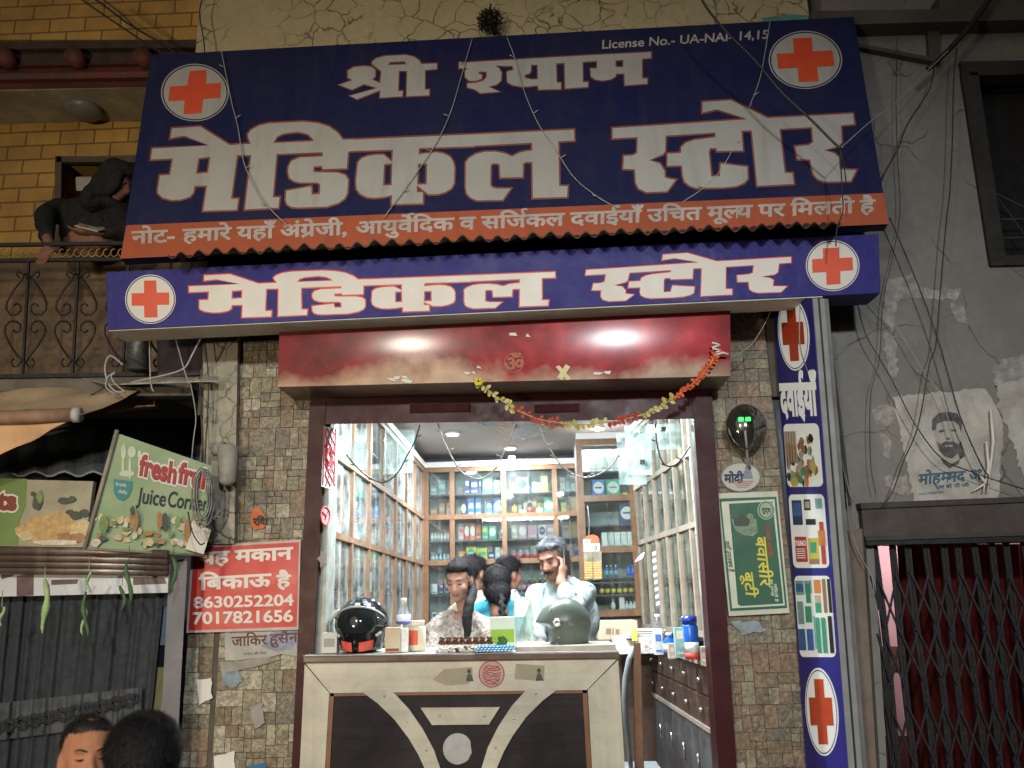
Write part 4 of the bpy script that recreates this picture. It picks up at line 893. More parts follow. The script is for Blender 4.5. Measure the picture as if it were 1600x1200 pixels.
# pale tiled jamb linings
w = MB(); w.box((-1.10, .0, .5), (-1.045, .17, 2.83)); tag(w.build('jamb_lining', mat('pale_tile', (.30, .32, .29), .4, var=.3, scale=12)), 'pale tiled lining inside the left door jamb', 'jamb')
w = MB(); w.box((.845, .11, .5), (1.0, .40, 3.2))
for k in range(14): w.box((.838, .105 + .012 * (k % 2), .55 + k * .18), (.845, .39, .725 + k * .18))
tag(w.build('jamb_lining', mat('pale_tile2', (.36, .35, .31), .5, var=.3, scale=12, dirt=(.18, .165, .14), dirtamt=.5)), 'pale tiled lining inside the right door jamb beside the dusty cabinet', 'jamb')
REDP = mat('red_print', (.55, .04, .06), .6, var=.1)
def sticker_panel(name, label, surf, pts, mains, ring_, seed):
    r = thing(name, label, 'sticker', surf(*pts[2]))
    w = MB(); px_poly(w, [pts], surf, .002); w.build('paper', PAPER, r)
    w = MB(); rnd = random.Random(seed); xs_ = [p[0] for p in pts]; ys_ = [p[1] for p in pts]; cx = sum(xs_) / len(xs_); cy = sum(ys_) / len(ys_); hx = (max(xs_) - min(xs_)) / 2; hy = (max(ys_) - min(ys_)) / 2
    for k in range(mains):
        a = rnd.random() * 6.28; rr = rnd.random() ** .6 * .8
        p = [(cx + hx * (rr * math.cos(a) + .28 * math.cos(t_ * .9 + k)), cy + hy * (rr * math.sin(a) + .11 * math.sin(t_ * 1.3))) for t_ in range(6)]
        w.tube([surf(*q, .0035) for q in p], .003, 4)
    if ring_:
        px_poly(w, [circ(cx, cy, hx * .95, hy * .95), circ(cx, cy, hx * .86, hy * .86)], surf, .0035)
    w.build('print', REDP, r); return r
def PX(X):
    return lambda px, py, o=0: atX(px, py, X + o)
jp = PX(-1.045)
r = thing('sticker', 'tall white sticker printed with red ornament on the left jamb', 'sticker', jp(514, 765))
w = MB(); w.add([jp(506, 666, .002), jp(527, 670, .002), jp(523, 766, .002), jp(502, 760, .002)], [(0, 1, 2, 3)]); w.build('paper', PAPER, r)
w = MB()
for y0 in range(674, 756, 9):
    w.tube([jp(508 + 15 * (k / 8), y0 + 5 * math.sin(k * 1.6 + y0), .005) for k in range(9)], .0035, 4)
for rr in (6, 9): w.tube([jp(514 + rr * .6 * math.cos(a * .5), 714 + rr * 2.3 * math.sin(a * .5), .006) for a in range(14)], .004, 4)
for x in (505.5, 523): w.tube([jp(x + 2, 670, .005), jp(x - 1, 758, .005)], .003, 4)
w.build('print', REDP, r)
r = thing('sticker', 'oval red and white sticker below the tall one on the left jamb', 'sticker', jp(508, 822))
w = MB(); w.add([jp(508 + 8 * math.cos(a * .4), 806 + 16 * math.sin(a * .4), .003) for a in range(16)], [tuple(range(16))]); w.build('paper', mat('pink_paper', (.60, .30, .30), .7), r)
w = MB(); w.tube([jp(508 + 7 * math.cos(a * .4), 806 + 14 * math.sin(a * .4), .005) for a in range(17)], .004, 4); w.tube([jp(504, 800, .005), jp(509, 806, .005), jp(512, 800, .005), jp(508, 812, .005)], .004, 4); w.build('print', REDP, r)
w = MB(); w.add([jp(504 + (9 if a % 2 else 5) * math.cos(a * .63), 873 + (15 if a % 2 else 8) * math.sin(a * .63), .004) for a in range(10)], [tuple(range(10))]); tag(w.build('star_ornament', mat('brown_star', (.14, .09, .07), .7)), 'brown star ornament stuck low on the left jamb', 'ornament')
w = MB(); w.add([atX(1083, 668, .83), atX(1090, 668, .83), atX(1096, 745, .83), atX(1089, 745, .83)], [(0, 1, 2, 3)]); tag(w.build('sticker', mat('pink_red_print', (.55, .22, .22), .7, var=.6, scale=50)), 'tall reddish printed sticker on the right jamb lining', 'sticker')
# open tilted panes
for i, (Y, pts) in enumerate(((1.15, ((598, 664), (645, 668), (645, 738), (598, 742))), (.62, ((520, 664), (568, 664), (567, 728), (519, 742))), (.9, ((965, 673), (1010, 672), (1011, 757), (968, 757))), (.75, ((978, 660), (1020, 659), (1019, 742), (980, 742))), (.6, ((1013, 658), (1067, 656), (1065, 702), (1015, 703))))):
    w = MB(); q = Q(Y, *pts); q[0] += Vector((0, .1, 0)); q[1] += Vector((0, .1, 0)); w.hexa(q, [p + Vector((0, .005, 0)) for p in q])
    tag(w.build('open_glass_pane', glass('pane_%d' % i, (.86, .95, .92), .12, .04, .20, (.42, .50, .48))), ('open glass flap of the left cabinet tilted out near the ceiling', 'nearest open glass flap of the left cabinet by the jamb', 'lowest open glass flap by the narrow teak cabinet', 'middle open glass flap of the right cabinet', 'open glass flap nearest the right jamb with a black clip')[i], 'glass flap', 'glass flaps left open at the cabinet tops')
    if i in (3, 4):
        cx, cy = ((1004, 721), (1037, 670))[i - 3]; w = MB(); w.slab(Q(Y - .0, (cx - 4, cy - 3), (cx + 4, cy - 3), (cx + 4, cy + 3), (cx - 4, cy + 3)), .03); tag(w.build('clip', BLACK), ('small black clip on the middle open flap', 'small black clip on the flap nearest the right jamb')[i - 3], 'clip')
# ---------------------------------------------------------------- goods on the shelves
PK = {}
def pk(n, c): 
    if n not in PK: PK[n] = mat('pack_' + n, c, .5, var=.12, scale=25)
    return PK[n]
cw, cb, cdb, cg, cr, cp, cor, cy_, cbr, cbg, ct = (pk('white', (.66, .68, .66)), pk('blue', (.05, .16, .50)), pk('navy', (.02, .035, .16)), pk('green', (.05, .36, .20)), pk('red', (.58, .06, .05)),
    pk('pink', (.62, .34, .40)), pk('orange', (.68, .24, .06)), pk('yellow', (.66, .58, .08)), pk('cardboard', (.36, .21, .10)), pk('beige', (.55, .46, .34)), pk('teal', (.25, .48, .50)))
NAMES = {id(m): n for m, n in ((cw, 'white'), (cb, 'blue'), (cdb, 'navy'), (cg, 'green'), (cr, 'red'), (cp, 'pink'), (cor, 'orange'), (cy_, 'yellow'), (cbr, 'brown cardboard'), (cbg, 'beige'), (ct, 'pale teal'))}
def carton(x0, x1, y, z0, h, m, lab, dep=.08, m2=None, rnd_=False, label=None, group=None):
    r = MB(); r.box((x0, y, z0), (x1, y + dep, z0 + h)); r.cur = 1
    a, b = x0 + (x1 - x0) * .14, x1 - (x1 - x0) * .14
    if rnd_: 
        cx, cz = (x0 + x1) / 2, z0 + h * .55; r.add([(cx + (x1 - x0) * .42 * math.cos(k * .4), y - .002, cz + h * .33 * math.sin(k * .4)) for k in range(16)], [tuple(range(16))])
        r.cur = 2; r.add([(cx - (x1 - x0) * .28, y - .003, cz - h * .04), (cx + (x1 - x0) * .28, y - .003, cz - h * .04), (cx + (x1 - x0) * .28, y - .003, cz + h * .05), (cx - (x1 - x0) * .28, y - .003, cz + h * .05)], [(0, 1, 2, 3)])
    else:
        z1 = z0 + h * random.choice((.45, .55, .62)); r.add([(a, y - .002, z1), (b, y - .002, z1), (b, y - .002, z1 + h * .28), (a, y - .002, z1 + h * .28)], [(0, 1, 2, 3)])
        r.cur = 2; r.add([(a, y - .002, z0 + h * .12), (b, y - .002, z0 + h * .12), (b, y - .002, z0 + h * .2), (a, y - .002, z0 + h * .2)], [(0, 1, 2, 3)])
    o = r.build('carton', [m, m2 or lab, lab]); return tag(o, label, 'carton', group)
def bottle(x, y, z0, r, h, m, capm, labm, label, group, name='bottle', cat='bottle'):
    t_ = thing(name, label, cat, (x, y, z0), group)
    w = MB(); w.lathe((x, y, z0), [(r * .9, 0), (r, .01 * h), (r, h * .62), (r * .45, h * .80), (r * .42, h * .86)], 12); w.build('body', m, t_)
    w = MB(); w.lathe((x, y, z0 + h * .86), [(r * .52, 0), (r * .52, h * .13)], 10); w.build('cap', capm, t_)
    w = MB(); w.lathe((x, y, z0 + h * .16), [(r * 1.03, 0), (r * 1.03, h * .36)], 12); w.build('label', labm, t_)
    return t_
YB = 3.86                                       # fronts of the back cabinet goods
zx = lambda x0, x1: (at(x0, 800, YB).x, at(x1, 800, YB).x)
zsh = {'1b': ZS[1] + .014, '1t': (ZS[0] + ZS[1]) / 2 + .001, '2b': ZS[2] + .014, '2t': (ZS[1] + ZS[2]) / 2 + .001, '3b': ZS[3] + .014, '3t': (ZS[2] + ZS[3]) / 2 + .001}
WORDS = {'1t': 'upper shelf of the top row', '1b': 'lower shelf of the top row', '2t': 'upper shelf of the second row', '2b': 'lower shelf of the second row', '3t': 'dim shelf behind the staff', '3b': 'lowest dim shelf behind the staff'}
hh = lambda px: px * 8.06 / 1315
for sh, x0, x1, h, m, lm, m2, rd in (
    ('1t', 727, 734, 24, cdb, cw, cw, 0), ('1t', 736, 747, 24, cdb, cw, cw, 0), ('1t', 749, 752.5, 22, cdb, cb, cw, 0), ('1t', 755, 770, 26, cg, cw, cw, 1), ('1t', 773, 788, 20, cbg, cw, cw, 0),
    ('1b', 720, 729, 22, cdb, cw, cbg, 1), ('1b', 731, 741, 28, cb, cw, cw, 0), ('1b', 743, 752, 28, cb, cw, cw, 0), ('1b', 760, 769, 21, cb, cw, cw, 0), ('1b', 771, 789, 27, cb, cw, cw, 1),
    ('1t', 808, 826, 24, cw, cdb, cdb, 1), ('1t', 833, 845, 14, cw, cbg, cw, 0), ('1t', 847, 857, 25, cy_, cbr, cw, 0), ('1b', 812, 822, 7, cw, cw, cw, 0), ('1b', 838, 848, 9, cw, cw, cw, 0), ('1b', 850, 866, 25, cg, cw, cw, 1),
    ('1b', 891, 908, 25, cbr, cbr, cbr, 0), ('2t', 888, 907, 24, cbr, cbr, cbr, 0),
    ('2t', 716, 724, 25, cp, cw, cr, 0), ('2t', 725, 733, 25, cr, cw, cw, 1), ('2t', 734, 742, 25, cor, cw, cw, 1), ('2t', 743, 751, 24, cr, cw, cor, 0), ('2t', 753, 762, 21, cg, cw, cy_, 0), ('2t', 763, 775, 20, cg, cw, cw, 1), ('2t', 781, 788, 17, cb, cw, cw, 0),
    ('2b', 716, 726, 15, cor, cw, cbg, 0), ('2b', 728, 743, 22, cy_, cw, cg, 1), ('2b', 744, 760, 19, cy_, cg, cg, 0), ('2b', 762, 771, 13, cdb, cw, cw, 0), ('2b', 773, 780, 19, cw, cor, cbg, 0), ('2b', 781, 788, 18, cbg, cw, cw, 0),
    ('2t', 798, 808, 20, cbg, cw, cw, 0), ('2t', 809, 822, 20, cp, cw, cw, 1), ('2t', 824, 838, 20, cp, cw, cp, 0), ('2t', 840, 852, 20, cw, cp, cdb, 1), ('2t', 853, 868, 20, cp, cw, cw, 0),
    ('3t', 675, 683, 15, cw, cdb, cw, 0), ('3t', 686, 692, 15, cdb, cw, cp, 0), ('3t', 695, 701, 15, cdb, cw, cp, 0), ('3b', 675, 682, 16, cw, cdb, cdb, 0), ('3b', 684, 690, 16, cw, cb, cdb, 0), ('3b', 692, 699, 15, cdb, cw, cw, 0), ('3t', 712, 722, 16, cdb, cw, cw, 0), ('3t', 755, 765, 15, cw, cdb, cw, 0)):
    a, b = zx(x0, x1); carton(a, b, YB, zsh[sh], hh(h), m, lm, .09, m2, rd, '%s medicine carton on the %s of the back cabinet' % (NAMES[id(m)], WORDS[sh]), 'cartons in the back cabinet')
BROWN = mat('amber_bottle', (.09, .035, .015), .15, var=.1); CLEARP = mat('clear_plastic', (.60, .66, .68), .15, var=.08)
for sh, x, r, h, m, cm, lm, lb in (('1b', 804, 4, 20, cy_, cr, cor, 'yellow jar with red cap low in the top row of the back cabinet'), ('1b', 828, 4.5, 22, BROWN, cw, cr, 'brown jar with white cap low in the top row of the back cabinet'),
    *[('2b', 801 + 11 * k, 4.4, 15, cp, cw, cr, 'pink jar with white cap on the second row of the back cabinet') for k in range(6)],
    *[('2b', 676 + 6 * k, 2.4, 12, cw, cw, ct, 'small white vial on the second row at the left end of the back cabinet') for k in range(6)], *[('2t', 675 + 5 * k, 2.2, 13, cw, cw, cw, 'small white vial on the middle shelf at the left end of the back cabinet') for k in range(6)],
    *[('3t', 808 + 8 * k, 3.1, 20, BROWN, cw, cp, 'amber syrup bottle on the dim shelf behind the checked shirt') for k in range(6)], *[('3b', 800 + 9 * k, 3.2, 18, BROWN, cw, cw, 'amber syrup bottle on the lowest dim shelf of the back cabinet') for k in range(5)]):
    X = at(x, 800, YB + .04).x; bottle(X, YB + .04, zsh[sh], r * 8.06 / 1315, hh(h), m, cm, lm, lb, 'bottles and jars in the back cabinet')
FR = random.Random(77)
for sh in ('1t', '1b', '2t', '2b', '3t', '3b'):
    for x0, x1 in ((673, 710), (716, 790), (797, 870), (877, 905)):
        x = x0
        while x < x1 - 5:
            wd = FR.uniform(6, 12); hq = FR.uniform(12, 25); m = FR.choice((cw, cw, cbg, ct, cp, cy_, cor, cb, cg, cw)); a, b = at(x, 800, 3.96).x, at(min(x1, x + wd), 800, 3.96).x
            carton(a, b, 3.95, zsh[sh], hh(hq), m, FR.choice((cw, cw, cdb, cr, cg)), .06, FR.choice((cw, cbg)), 0, '%s carton, rear rank, %s of back cabinet' % (NAMES[id(m)], WORDS[sh]), 'rear rank of cartons in the back cabinet'); x += wd + FR.uniform(.3, 3)
# narrow right cabinet
YR = 2.66; xr = lambda x: at(x, 800, YR).x; hr = lambda px: px * 6.86 / 1315
zr = {'1b': RZ[1] + .014, '1t': (RZ[0] + RZ[1]) / 2 + .001, '2b': RZ[2] + .014, '2t': (RZ[1] + RZ[2]) / 2 + .001, '3b': RZ[3] + .014, '3t': (RZ[2] + RZ[3]) / 2 + .001}
for sh, x0, x1, h, m, lm, m2, rd, lb in (*[('1t', 924 + 10 * k, 933 + 10 * k, 25, cw, ct, cw, 0, 'white carton in the row on the top shelf of the narrow teak cabinet') for k in range(5)],
    ('1b', 927, 947, 28, cb, cdb, cw, 1, 'blue packet with round white label in the narrow teak cabinet'), ('1b', 949, 971, 28, cg, cg, cw, 1, 'green packet with round white label in the narrow teak cabinet'), ('1b', 974, 982, 7, cy_, cw, cw, 0, 'small yellow pack lying in the narrow teak cabinet'),
    ('2t', 968, 991, 30, cdb, cdb, cw, 1, 'navy packet with heart shaped white label in the narrow teak cabinet'),
    *[('2b', 938 + 10 * k, 947 + 10 * k, 24, cw, cg if k % 2 else ct, cw, 0, 'white carton in the row below the navy packet in the narrow teak cabinet') for k in range(5)]):
    carton(xr(x0), xr(x1), YR, zr[sh], hr(h), m, lm, .09, m2, rd, lb, 'cartons in the narrow teak cabinet')
BLUEB = mat('blue_plastic', (.02, .12, .55), .25, var=.1)
zr3 = [2.02, 1.885, 1.745 + .014]
for z in zr3[:2]:
    w = MB(); w.box((.36, 2.62, z - .012), (.76, 2.9, z)); o = w.build('shelf', SHELF, rc)
for k, x in enumerate((944, 951, 958, 978, 984, 990)): bottle(xr(x), YR + .04, zr3[0], (.012 if k < 3 else .02), hr(18), BLUEB, cw if k < 3 else BLUEB, ct if k < 3 else BLUEB, 'blue bottle on the upper shelf of the narrow teak cabinet, beside the hanging packets', 'blue bottles')
for k in range(7): bottle(xr(935 + 9 * k), YR + .04, zr3[1], .019, hr(17), BROWN, cw, cy_, 'bottle with bright yellow label in the row in the narrow teak cabinet', 'yellow labelled bottles')
for k, (x, h) in enumerate(((951, 17), (972, 14), (978, 14), (984, 14), (990, 14))): bottle(xr(x), YR + .04, zr3[2], .018, hr(h), CLEARP, cw, cw, ('white bottle standing alone on the bottom shelf of the narrow teak cabinet' if k == 0 else 'small clear bottle in the row on the bottom shelf of the narrow teak cabinet'), 'white bottles')
carton(xr(960), xr(968), YR, zr3[2], hr(20), cw, ct, .06, cw, 0, 'white carton among the bottles on the bottom shelf of the narrow teak cabinet', 'cartons in the narrow teak cabinet')
# left wall goods: shared cartons copied along the shelves
rnd = random.Random(21)
def lproto(wd, h, m, m2, kind):
    s0 = Vector((-1.19, 0, 0))
    if kind == 'carton':
        w = MB(); w.box((-1.27, -wd / 2, 0), (-1.19, wd / 2, h)); w.cur = 1
        w.add([(-1.188, -wd * .36, h * .5), (-1.188, wd * .36, h * .5), (-1.188, wd * .36, h * .8), (-1.188, -wd * .36, h * .8)], [(0, 1, 2, 3)])
        w.add([(-1.188, -wd * .36, h * .12), (-1.188, wd * .36, h * .12), (-1.188, wd * .36, h * .2), (-1.188, -wd * .36, h * .2)], [(0, 1, 2, 3)])
        return w.build('carton', [m, m2])
    w = MB(); w.lathe((-1.22, 0, 0), [(wd / 2, 0), (wd / 2, h * .66), (wd * .26, h * .8), (wd * .26, h * .84)], 10); w.cur = 1; w.lathe((-1.22, 0, h * .84), [(wd * .32, 0), (wd * .32, h * .16)], 10); w.cur = 0
    return w.build('bottle', [m, m2])
protos = [(lproto(wd, h, m, m2, kd), wd, h, '%s medicine %s' % (nm, kd)) for wd, h, m, m2, kd, nm in (
    (.10, .16, cw, ct, 'carton', 'white'), (.07, .13, cw, cb, 'carton', 'blue and white'), (.14, .10, cw, cg, 'carton', 'low white'), (.08, .17, ct, cw, 'carton', 'pale teal'), (.09, .15, cy_, cw, 'carton', 'yellow'),
    (.05, .14, cw, cw, 'bottle', 'small white'), (.055, .16, BROWN, cw, 'bottle', 'amber'), (.12, .14, cb, cw, 'carton', 'blue'), (.11, .12, cbg, cr, 'carton', 'beige'))]
used = set()
for sh in ('1b', '1t', '2b', '2t', '3b', '3t'):
    y = .28
    while y < 3.62:
        k = rnd.choices(range(9), [5, 3, 4, 2.5, .8, 3, .9, .9, 1])[0]; o, wd, h, nm = protos[k]
        if sh == '1t' and y < .9: y += .5; continue
        sc = (.006 if rnd.random() < .75 else .05)
        dz = Vector((rnd.uniform(-.02, .03), y + wd / 2 - WO[o.name].y, zsh[sh] - WO[o.name].z))
        lb = '%s on the %s of the long left cabinet' % (nm, {'1t': 'topmost shelf', '1b': 'second shelf', '2t': 'third shelf', '2b': 'fourth shelf', '3t': 'fifth shelf', '3b': 'lowest shelf'}[sh])
        if k not in used: used.add(k); o.location = o.location + dz; WO[o.name] = o.location.copy(); tag(o, lb, o.name.split('.')[0], 'goods behind the glass of the left cabinet')
        else: dup(o, dz, lb, 'goods behind the glass of the left cabinet')
        y += wd + sc
# right wall goods seen dimly
for i, z in enumerate((2.29, 2.485, 1.665, 1.96)):
    s = .08
    while s < 1.75:
        wd = rnd.uniform(.06, .13); h = rnd.uniform(.09, .17); m, nm = rnd.choice(((cw, 'white'), (ct, 'pale teal'), (cbg, 'beige'))); w = MB(); P = GPf
        w.hexa([P(s, .10, z), P(s + wd, .10, z), P(s + wd, .10, z + h), P(s, .10, z + h)], [P(s, .18, z), P(s + wd, .18, z), P(s + wd, .18, z + h), P(s, .18, z + h)])
        tag(w.build('carton', m), '%s carton seen dimly through the dusty panes, %s shelf' % (nm, ('third', 'second', 'lowest', 'fourth')[i]), 'carton', 'cartons behind the dusty right panes'); s += wd + rnd.uniform(.03, .25)
# lower units under left and back cabinets
w = MB(); w.box((-1.09, .2, .5), (-1.02, 3.7, 1.62)); w.box((-1.09, .2, 1.62), (-.93, 3.7, 1.65)); tag(w.build('base_cupboard', LWOODX), 'brown base cupboard with a ledge under the long left cabinet', 'cupboard')
w = MB(); w.box((-.9, 3.62, .5), (.34, 3.72, 1.62)); tag(w.build('base_cupboard', BWOOD), 'dark base cupboard under the back cabinet', 'cupboard')
w = MB(); w.box((.36, 2.58, .5), (.77, 2.9, 1.70)); tag(w.build('base_cupboard', DDRAW), 'dark base cupboard under the narrow teak cabinet', 'cupboard')
# right drawer unit
du, P, bx_, Lh = base_unit('drawer_unit', 'dark drawer unit with small steel knobs along the right wall', (.815, .14), (.745, 2.05), .5, 1.535, .25, -1, DDRAW, 5)
w = MB(); bx_(w, 0, Lh, .012, .3, .5, 1.52); w.build('carcass', DDRAW, du)
w = MB(); bx_(w, -.03, Lh + .02, -.02, .5, 1.52, 1.545); w.build('worktop', PEEL, du)
w = MB(); bx_(w, -.05, .03, -.006, .3, .5, 1.519); w.build('corner_post', wood('orange_wood', (.32, .13, .04), (.42, .19, .07), 16, 2, .4), du)
for j in range(5):
    s0 = .05 + j * .37; s1 = s0 + .35
    for z0, z1 in ((1.375, 1.51), (1.23, 1.365)):
        w = MB(); bx_(w, s0, s1, 0, .012, z0, z1); dr = w.build('drawer', DDRAW, du, bevel=.002)
        w = MB(); w.ell(P((s0 + s1) / 2, -.014, (z0 + z1) / 2), (.012, .022, .012), 10, 6); w.build('knob', STEEL, dr)
    w = MB(); bx_(w, s0, s1, 0, .012, .62, 1.2); dr = w.build('cupboard_door', mat('grey_door', (.10, .10, .105), .35, var=.4, scale=5), du, bevel=.002)
    w = MB(); p0 = P(s1 - .05, -.02, .98); w.tube([p0, p0 + Vector((0, 0, .09))], .006, 6); w.build('handle', STEEL, dr)
w = MB(); bx_(w, 0, Lh, -.008, .012, 1.203, 1.225); w.build('trim_strip', PEEL, du)
# goods on the drawer worktop (front to back)
def onp(px, Y): p = at(px, 1010, Y); return p.x
TOP = 1.546
def wt(px, py): # point on the worktop plane
    d = ray(px, py); return CAM + d * ((TOP - CAM.z) / d.z)
def jar(px, Y, r, h, m, cm, lm, label, name='jar', zt=TOP): return bottle(onp(px, Y), Y, zt, r, h, m, cm, lm, label, 'goods on the drawer worktop', name, name)
def box_at(px0, px1, Y, h, m, lm, label, dep=.06): return carton(onp(px0, Y), onp(px1, Y), Y, TOP, h, m, lm, dep, lm, 0, label, 'goods on the drawer worktop')
t_ = thing('jar', 'big blue plastic jar with dark blue lid on the drawer worktop', 'jar', (onp(1080, .55), .55, TOP))
w = MB(); w.lathe((onp(1080, .55), .55, TOP), [(.04, 0), (.043, .01), (.043, .15), (.036, .165)], 18); w.build('body', BLUEB, t_); w = MB(); w.lathe((onp(1080, .55), .55, TOP + .165), [(.041, 0), (.041, .04)], 18); w.build('lid', mat('deep_blue', (.012, .03, .30), .3), t_)
t_ = thing('bottle', 'clear plastic water bottle standing on the drawer worktop', 'bottle', (onp(1030, .8), .8, TOP))
w = MB(); w.lathe((onp(1030, .8), .8, TOP), [(.033, 0), (.035, .01), (.033, .06), (.035, .11), (.030, .15), (.014, .18), (.013, .195)], 16); w.build('body', glass('bottle_plastic', (.88, .93, .95), .12, .05, .12, (.7, .74, .76)), t_); w = MB(); w.lathe((onp(1030, .8), .8, TOP + .195), [(.016, 0), (.016, .02)], 12); w.build('cap', CLEARP, t_)
jar(1046, .6, .034, .12, BLUEB, cw, cw, 'blue bottle with white cap on the drawer worktop'); box_at(1023, 1036, .7, .13, cw, cb, 'white carton leaning beside the water bottle on the drawer worktop'); box_at(1056, 1070, .42, .15, ct, cw, 'tall pale green carton on the drawer worktop'); box_at(1045, 1054, .35, .075, cbg, cw, 'small beige carton at the front edge of the drawer worktop')
box_at(1094, 1106, .26, .06, cw, cp, 'white carton at the near end of the drawer worktop'); box_at(1000, 1022, 1.15, .075, cw, cbg, 'white carton low on the far end of the drawer worktop'); box_at(1006, 1014, 1.05, .05, cw, cp, 'small white box near the far end of the drawer worktop')
t_ = thing('tub', 'clear plastic tub with red base on the drawer worktop', 'tub', (onp(1081, .3), .3, TOP))
w = MB(); w.lathe((onp(1081, .3), .3, TOP), [(.036, 0), (.038, .03)], 16); w.build('base', cr, t_); w = MB(); w.lathe((onp(1081, .3), .3, TOP + .03), [(.034, 0), (.036, .05)], 16); w.build('body', CLEARP, t_)
# printed cardboard carton on the far shelf and papers
w = MB(); q = at(932, 998, 2.2), at(992, 990, 2.2); w.box((q[0].x, 2.0, 1.575), (q[1].x, 2.35, 1.70)); w.cur = 1
for a, b, c_, d in ((947, 977, 955, 989), (957, 977, 959, 989), (962, 978, 968, 989)): w.slab(Q(1.998, (a, b + 5), (c_, b + 5), (c_, d + 2), (a, d + 2)), .001)
tag(w.build('cardboard_box', [mat('tan_carton', (.50, .41, .30), .7, var=.1), mat('carton_print', (.25, .18, .12), .7)]), 'open tan cardboard box on a stand below the narrow teak cabinet', 'box')
w = MB(); w.box((.30, 1.95, .5), (.78, 2.4, 1.57)); tag(w.build('stand', DDRAW), 'dark stand carrying the open cardboard box', 'stand')
w = MB()
for k in range(4): x = at(995 + 3 * k, 985, 1.8); w.box((x.x - .1 + .01 * k, 1.55, 1.60 + .014 * k), (x.x + .12, 1.85, 1.608 + .014 * k))
w.box((.48, 1.6, 1.5), (.78, 1.85, 1.6)); tag(w.build('paper_pile', PAPER), 'pile of white papers beside the cardboard box', 'papers')
w = MB(); w.box((at(987, 980, 1.5).x, 1.5, 1.585), (at(995, 980, 1.5).x, 1.53, 1.66)); tag(w.build('yellow_packet', cy_), 'small yellow packet between cardboard box and papers', 'packet')
# white plastic chair and wooden gate post right of the counter
ch = thing('plastic_chair', 'white curved plastic chair back beside the counter end', 'chair', at(985, 1200, .55))
w = MB(); pts = [at(x, y, .55) for x, y in ((990, 1010), (983, 1030), (978, 1060), (976, 1095), (978, 1130), (984, 1180), (990, 1240))]; w.tube(pts, [.010, .015, .018, .018, .016, .013, .010], 10); w.build('back_frame', mat('white_plastic', (.30, .33, .34), .45), ch)
w = MB(); w.box((.30, .5, .93), (.62, .95, .96)); w.build('seat', mat('white_plastic', (.5, .5, .5)), ch)
for dx, dy in ((.32, .52), (.60, .52), (.32, .93), (.60, .93)): w = MB(); w.tube([(dx, dy, .93), (dx, dy, .5)], .018, 8); w.build('leg', mat('white_plastic', (.5, .5, .5)), ch)
w = MB(); w.hexa(Q(.22, (990, 1004), (1001, 1004), (1010, 1320), (992, 1320)), Q(.27, (990, 1004), (1001, 1004), (1010, 1320), (992, 1320))); tag(w.build('wooden_post', wood('post_wood', (.22, .10, .05), (.30, .15, .08), 16, 2, .5), bevel=.004), 'slim brown wooden post between counter and drawer unit', 'post')
# hanging strips of sachets
hs = thing('sachet_strip', 'bunch of orange sachet strips hanging under a red and white display card', 'sachets', at(926, 905, 2.1))
w = MB()
for k in range(2):
    x0 = 912 + 14.2 * k; w.slab(Q(2.10 - .01 * k, (x0, 862), (x0 + 13.6, 861), (x0 + 14.4, 905), (x0 + 1, 906)), .012)
w.build('wrapper', glass('wrapper', (.95, .93, .85), .12, .1, .3, (.62, .58, .46)), hs)
w = MB()
for k in range(2):
    for j in range(7):
        x0 = 913 + 14.2 * k + j * .12; y0 = 878 + j * 3.8; w.slab(Q(2.098 - .01 * k, (x0, y0), (x0 + 12.2, y0), (x0 + 12.2, y0 + 2.6), (x0, y0 + 2.6)), .004)
w.build('sachet', mat('sachet_orange', (.62, .30, .07), .5, var=.3, scale=60), hs)
w = MB(); px_poly(w, [[(912, 842), (918, 837), (927, 835), (934, 838), (936, 843), (936, 850), (911, 850)]], PY(2.1), .002); w.build('display_card', mat('orange_red_card', (.62, .12, .03), .5), hs)
w = MB(); w.slab(Q(2.095, (911, 843), (923, 843), (922, 850), (912, 850)), .002); w.slab(Q(2.097, (912, 850), (937, 849), (937, 861), (912, 862)), .002); w.build('white_card', WHITE, hs)
w = MB(); text(w, '10', (926, 859), (7, 0), (0, 7), PY(2.094), .002, .02, True); w.slab(Q(2.092, (914, 846), (921, 846), (921, 847.5), (914, 847.5)), .001); w.build('card_print', BLACK, hs)
w = MB(); w.tube([at(918, 790, 2.3), at(921, 815, 2.2), at(920, 838, 2.1)], .003, 5); w.build('string', GCABLE, hs)
# striped tie hanging on the right cabinet
w = MB(); n = 16
for k in range(n):
    y0 = 863 + k * 5.6; x0 = 1019 + 7 * (k / n) ** 1.3; w.cur = k % 2
    q = [at(x0, y0, 1.0), at(x0 + 5.5, y0 - 2.4, 1.0), at(x0 + 6, y0 + 3.2, 1.0), at(x0 + .5, y0 + 5.6, 1.0)]; w.hexa(q, [p + Vector((0, .004, 0)) for p in q])
tag(w.build('striped_ribbon', [WHITE, mat('grey_stripe', (.12, .13, .14), .6)]), 'black and white striped ribbon hanging in front of the dusty right cabinet', 'ribbon')
w = MB(); sheet(w, [at(998, 870, 1.2), at(1007, 862, 1.2), at(1004, 872, 1.18), at(992, 880, 1.18)], 4, 4, .002, .02); tag(w.build('paper_rag', mat('pink_rag', (.60, .50, .46), .8)), 'small torn pinkish rag caught on the right cabinet rail', 'rag')
# security camera
sc_ = thing('security_camera', 'small white security camera on the dark band above the back cabinet', 'camera', at(800, 727, 3.7))
w = MB(); p = at(800, 720, 3.78); w.box((p.x - .035, 3.75, p.z - .05), (p.x + .035, 3.82, p.z + .05)); w.build('body', MOULD, sc_, bevel=.008)
w = MB(); w.lathe((p.x, 3.75, p.z), [(.022, 0), (.02, .012)], 14, Matrix(((1, 0, 0), (0, 0, -1), (0, 1, 0)))); w.build('lens', BLACK, sc_)
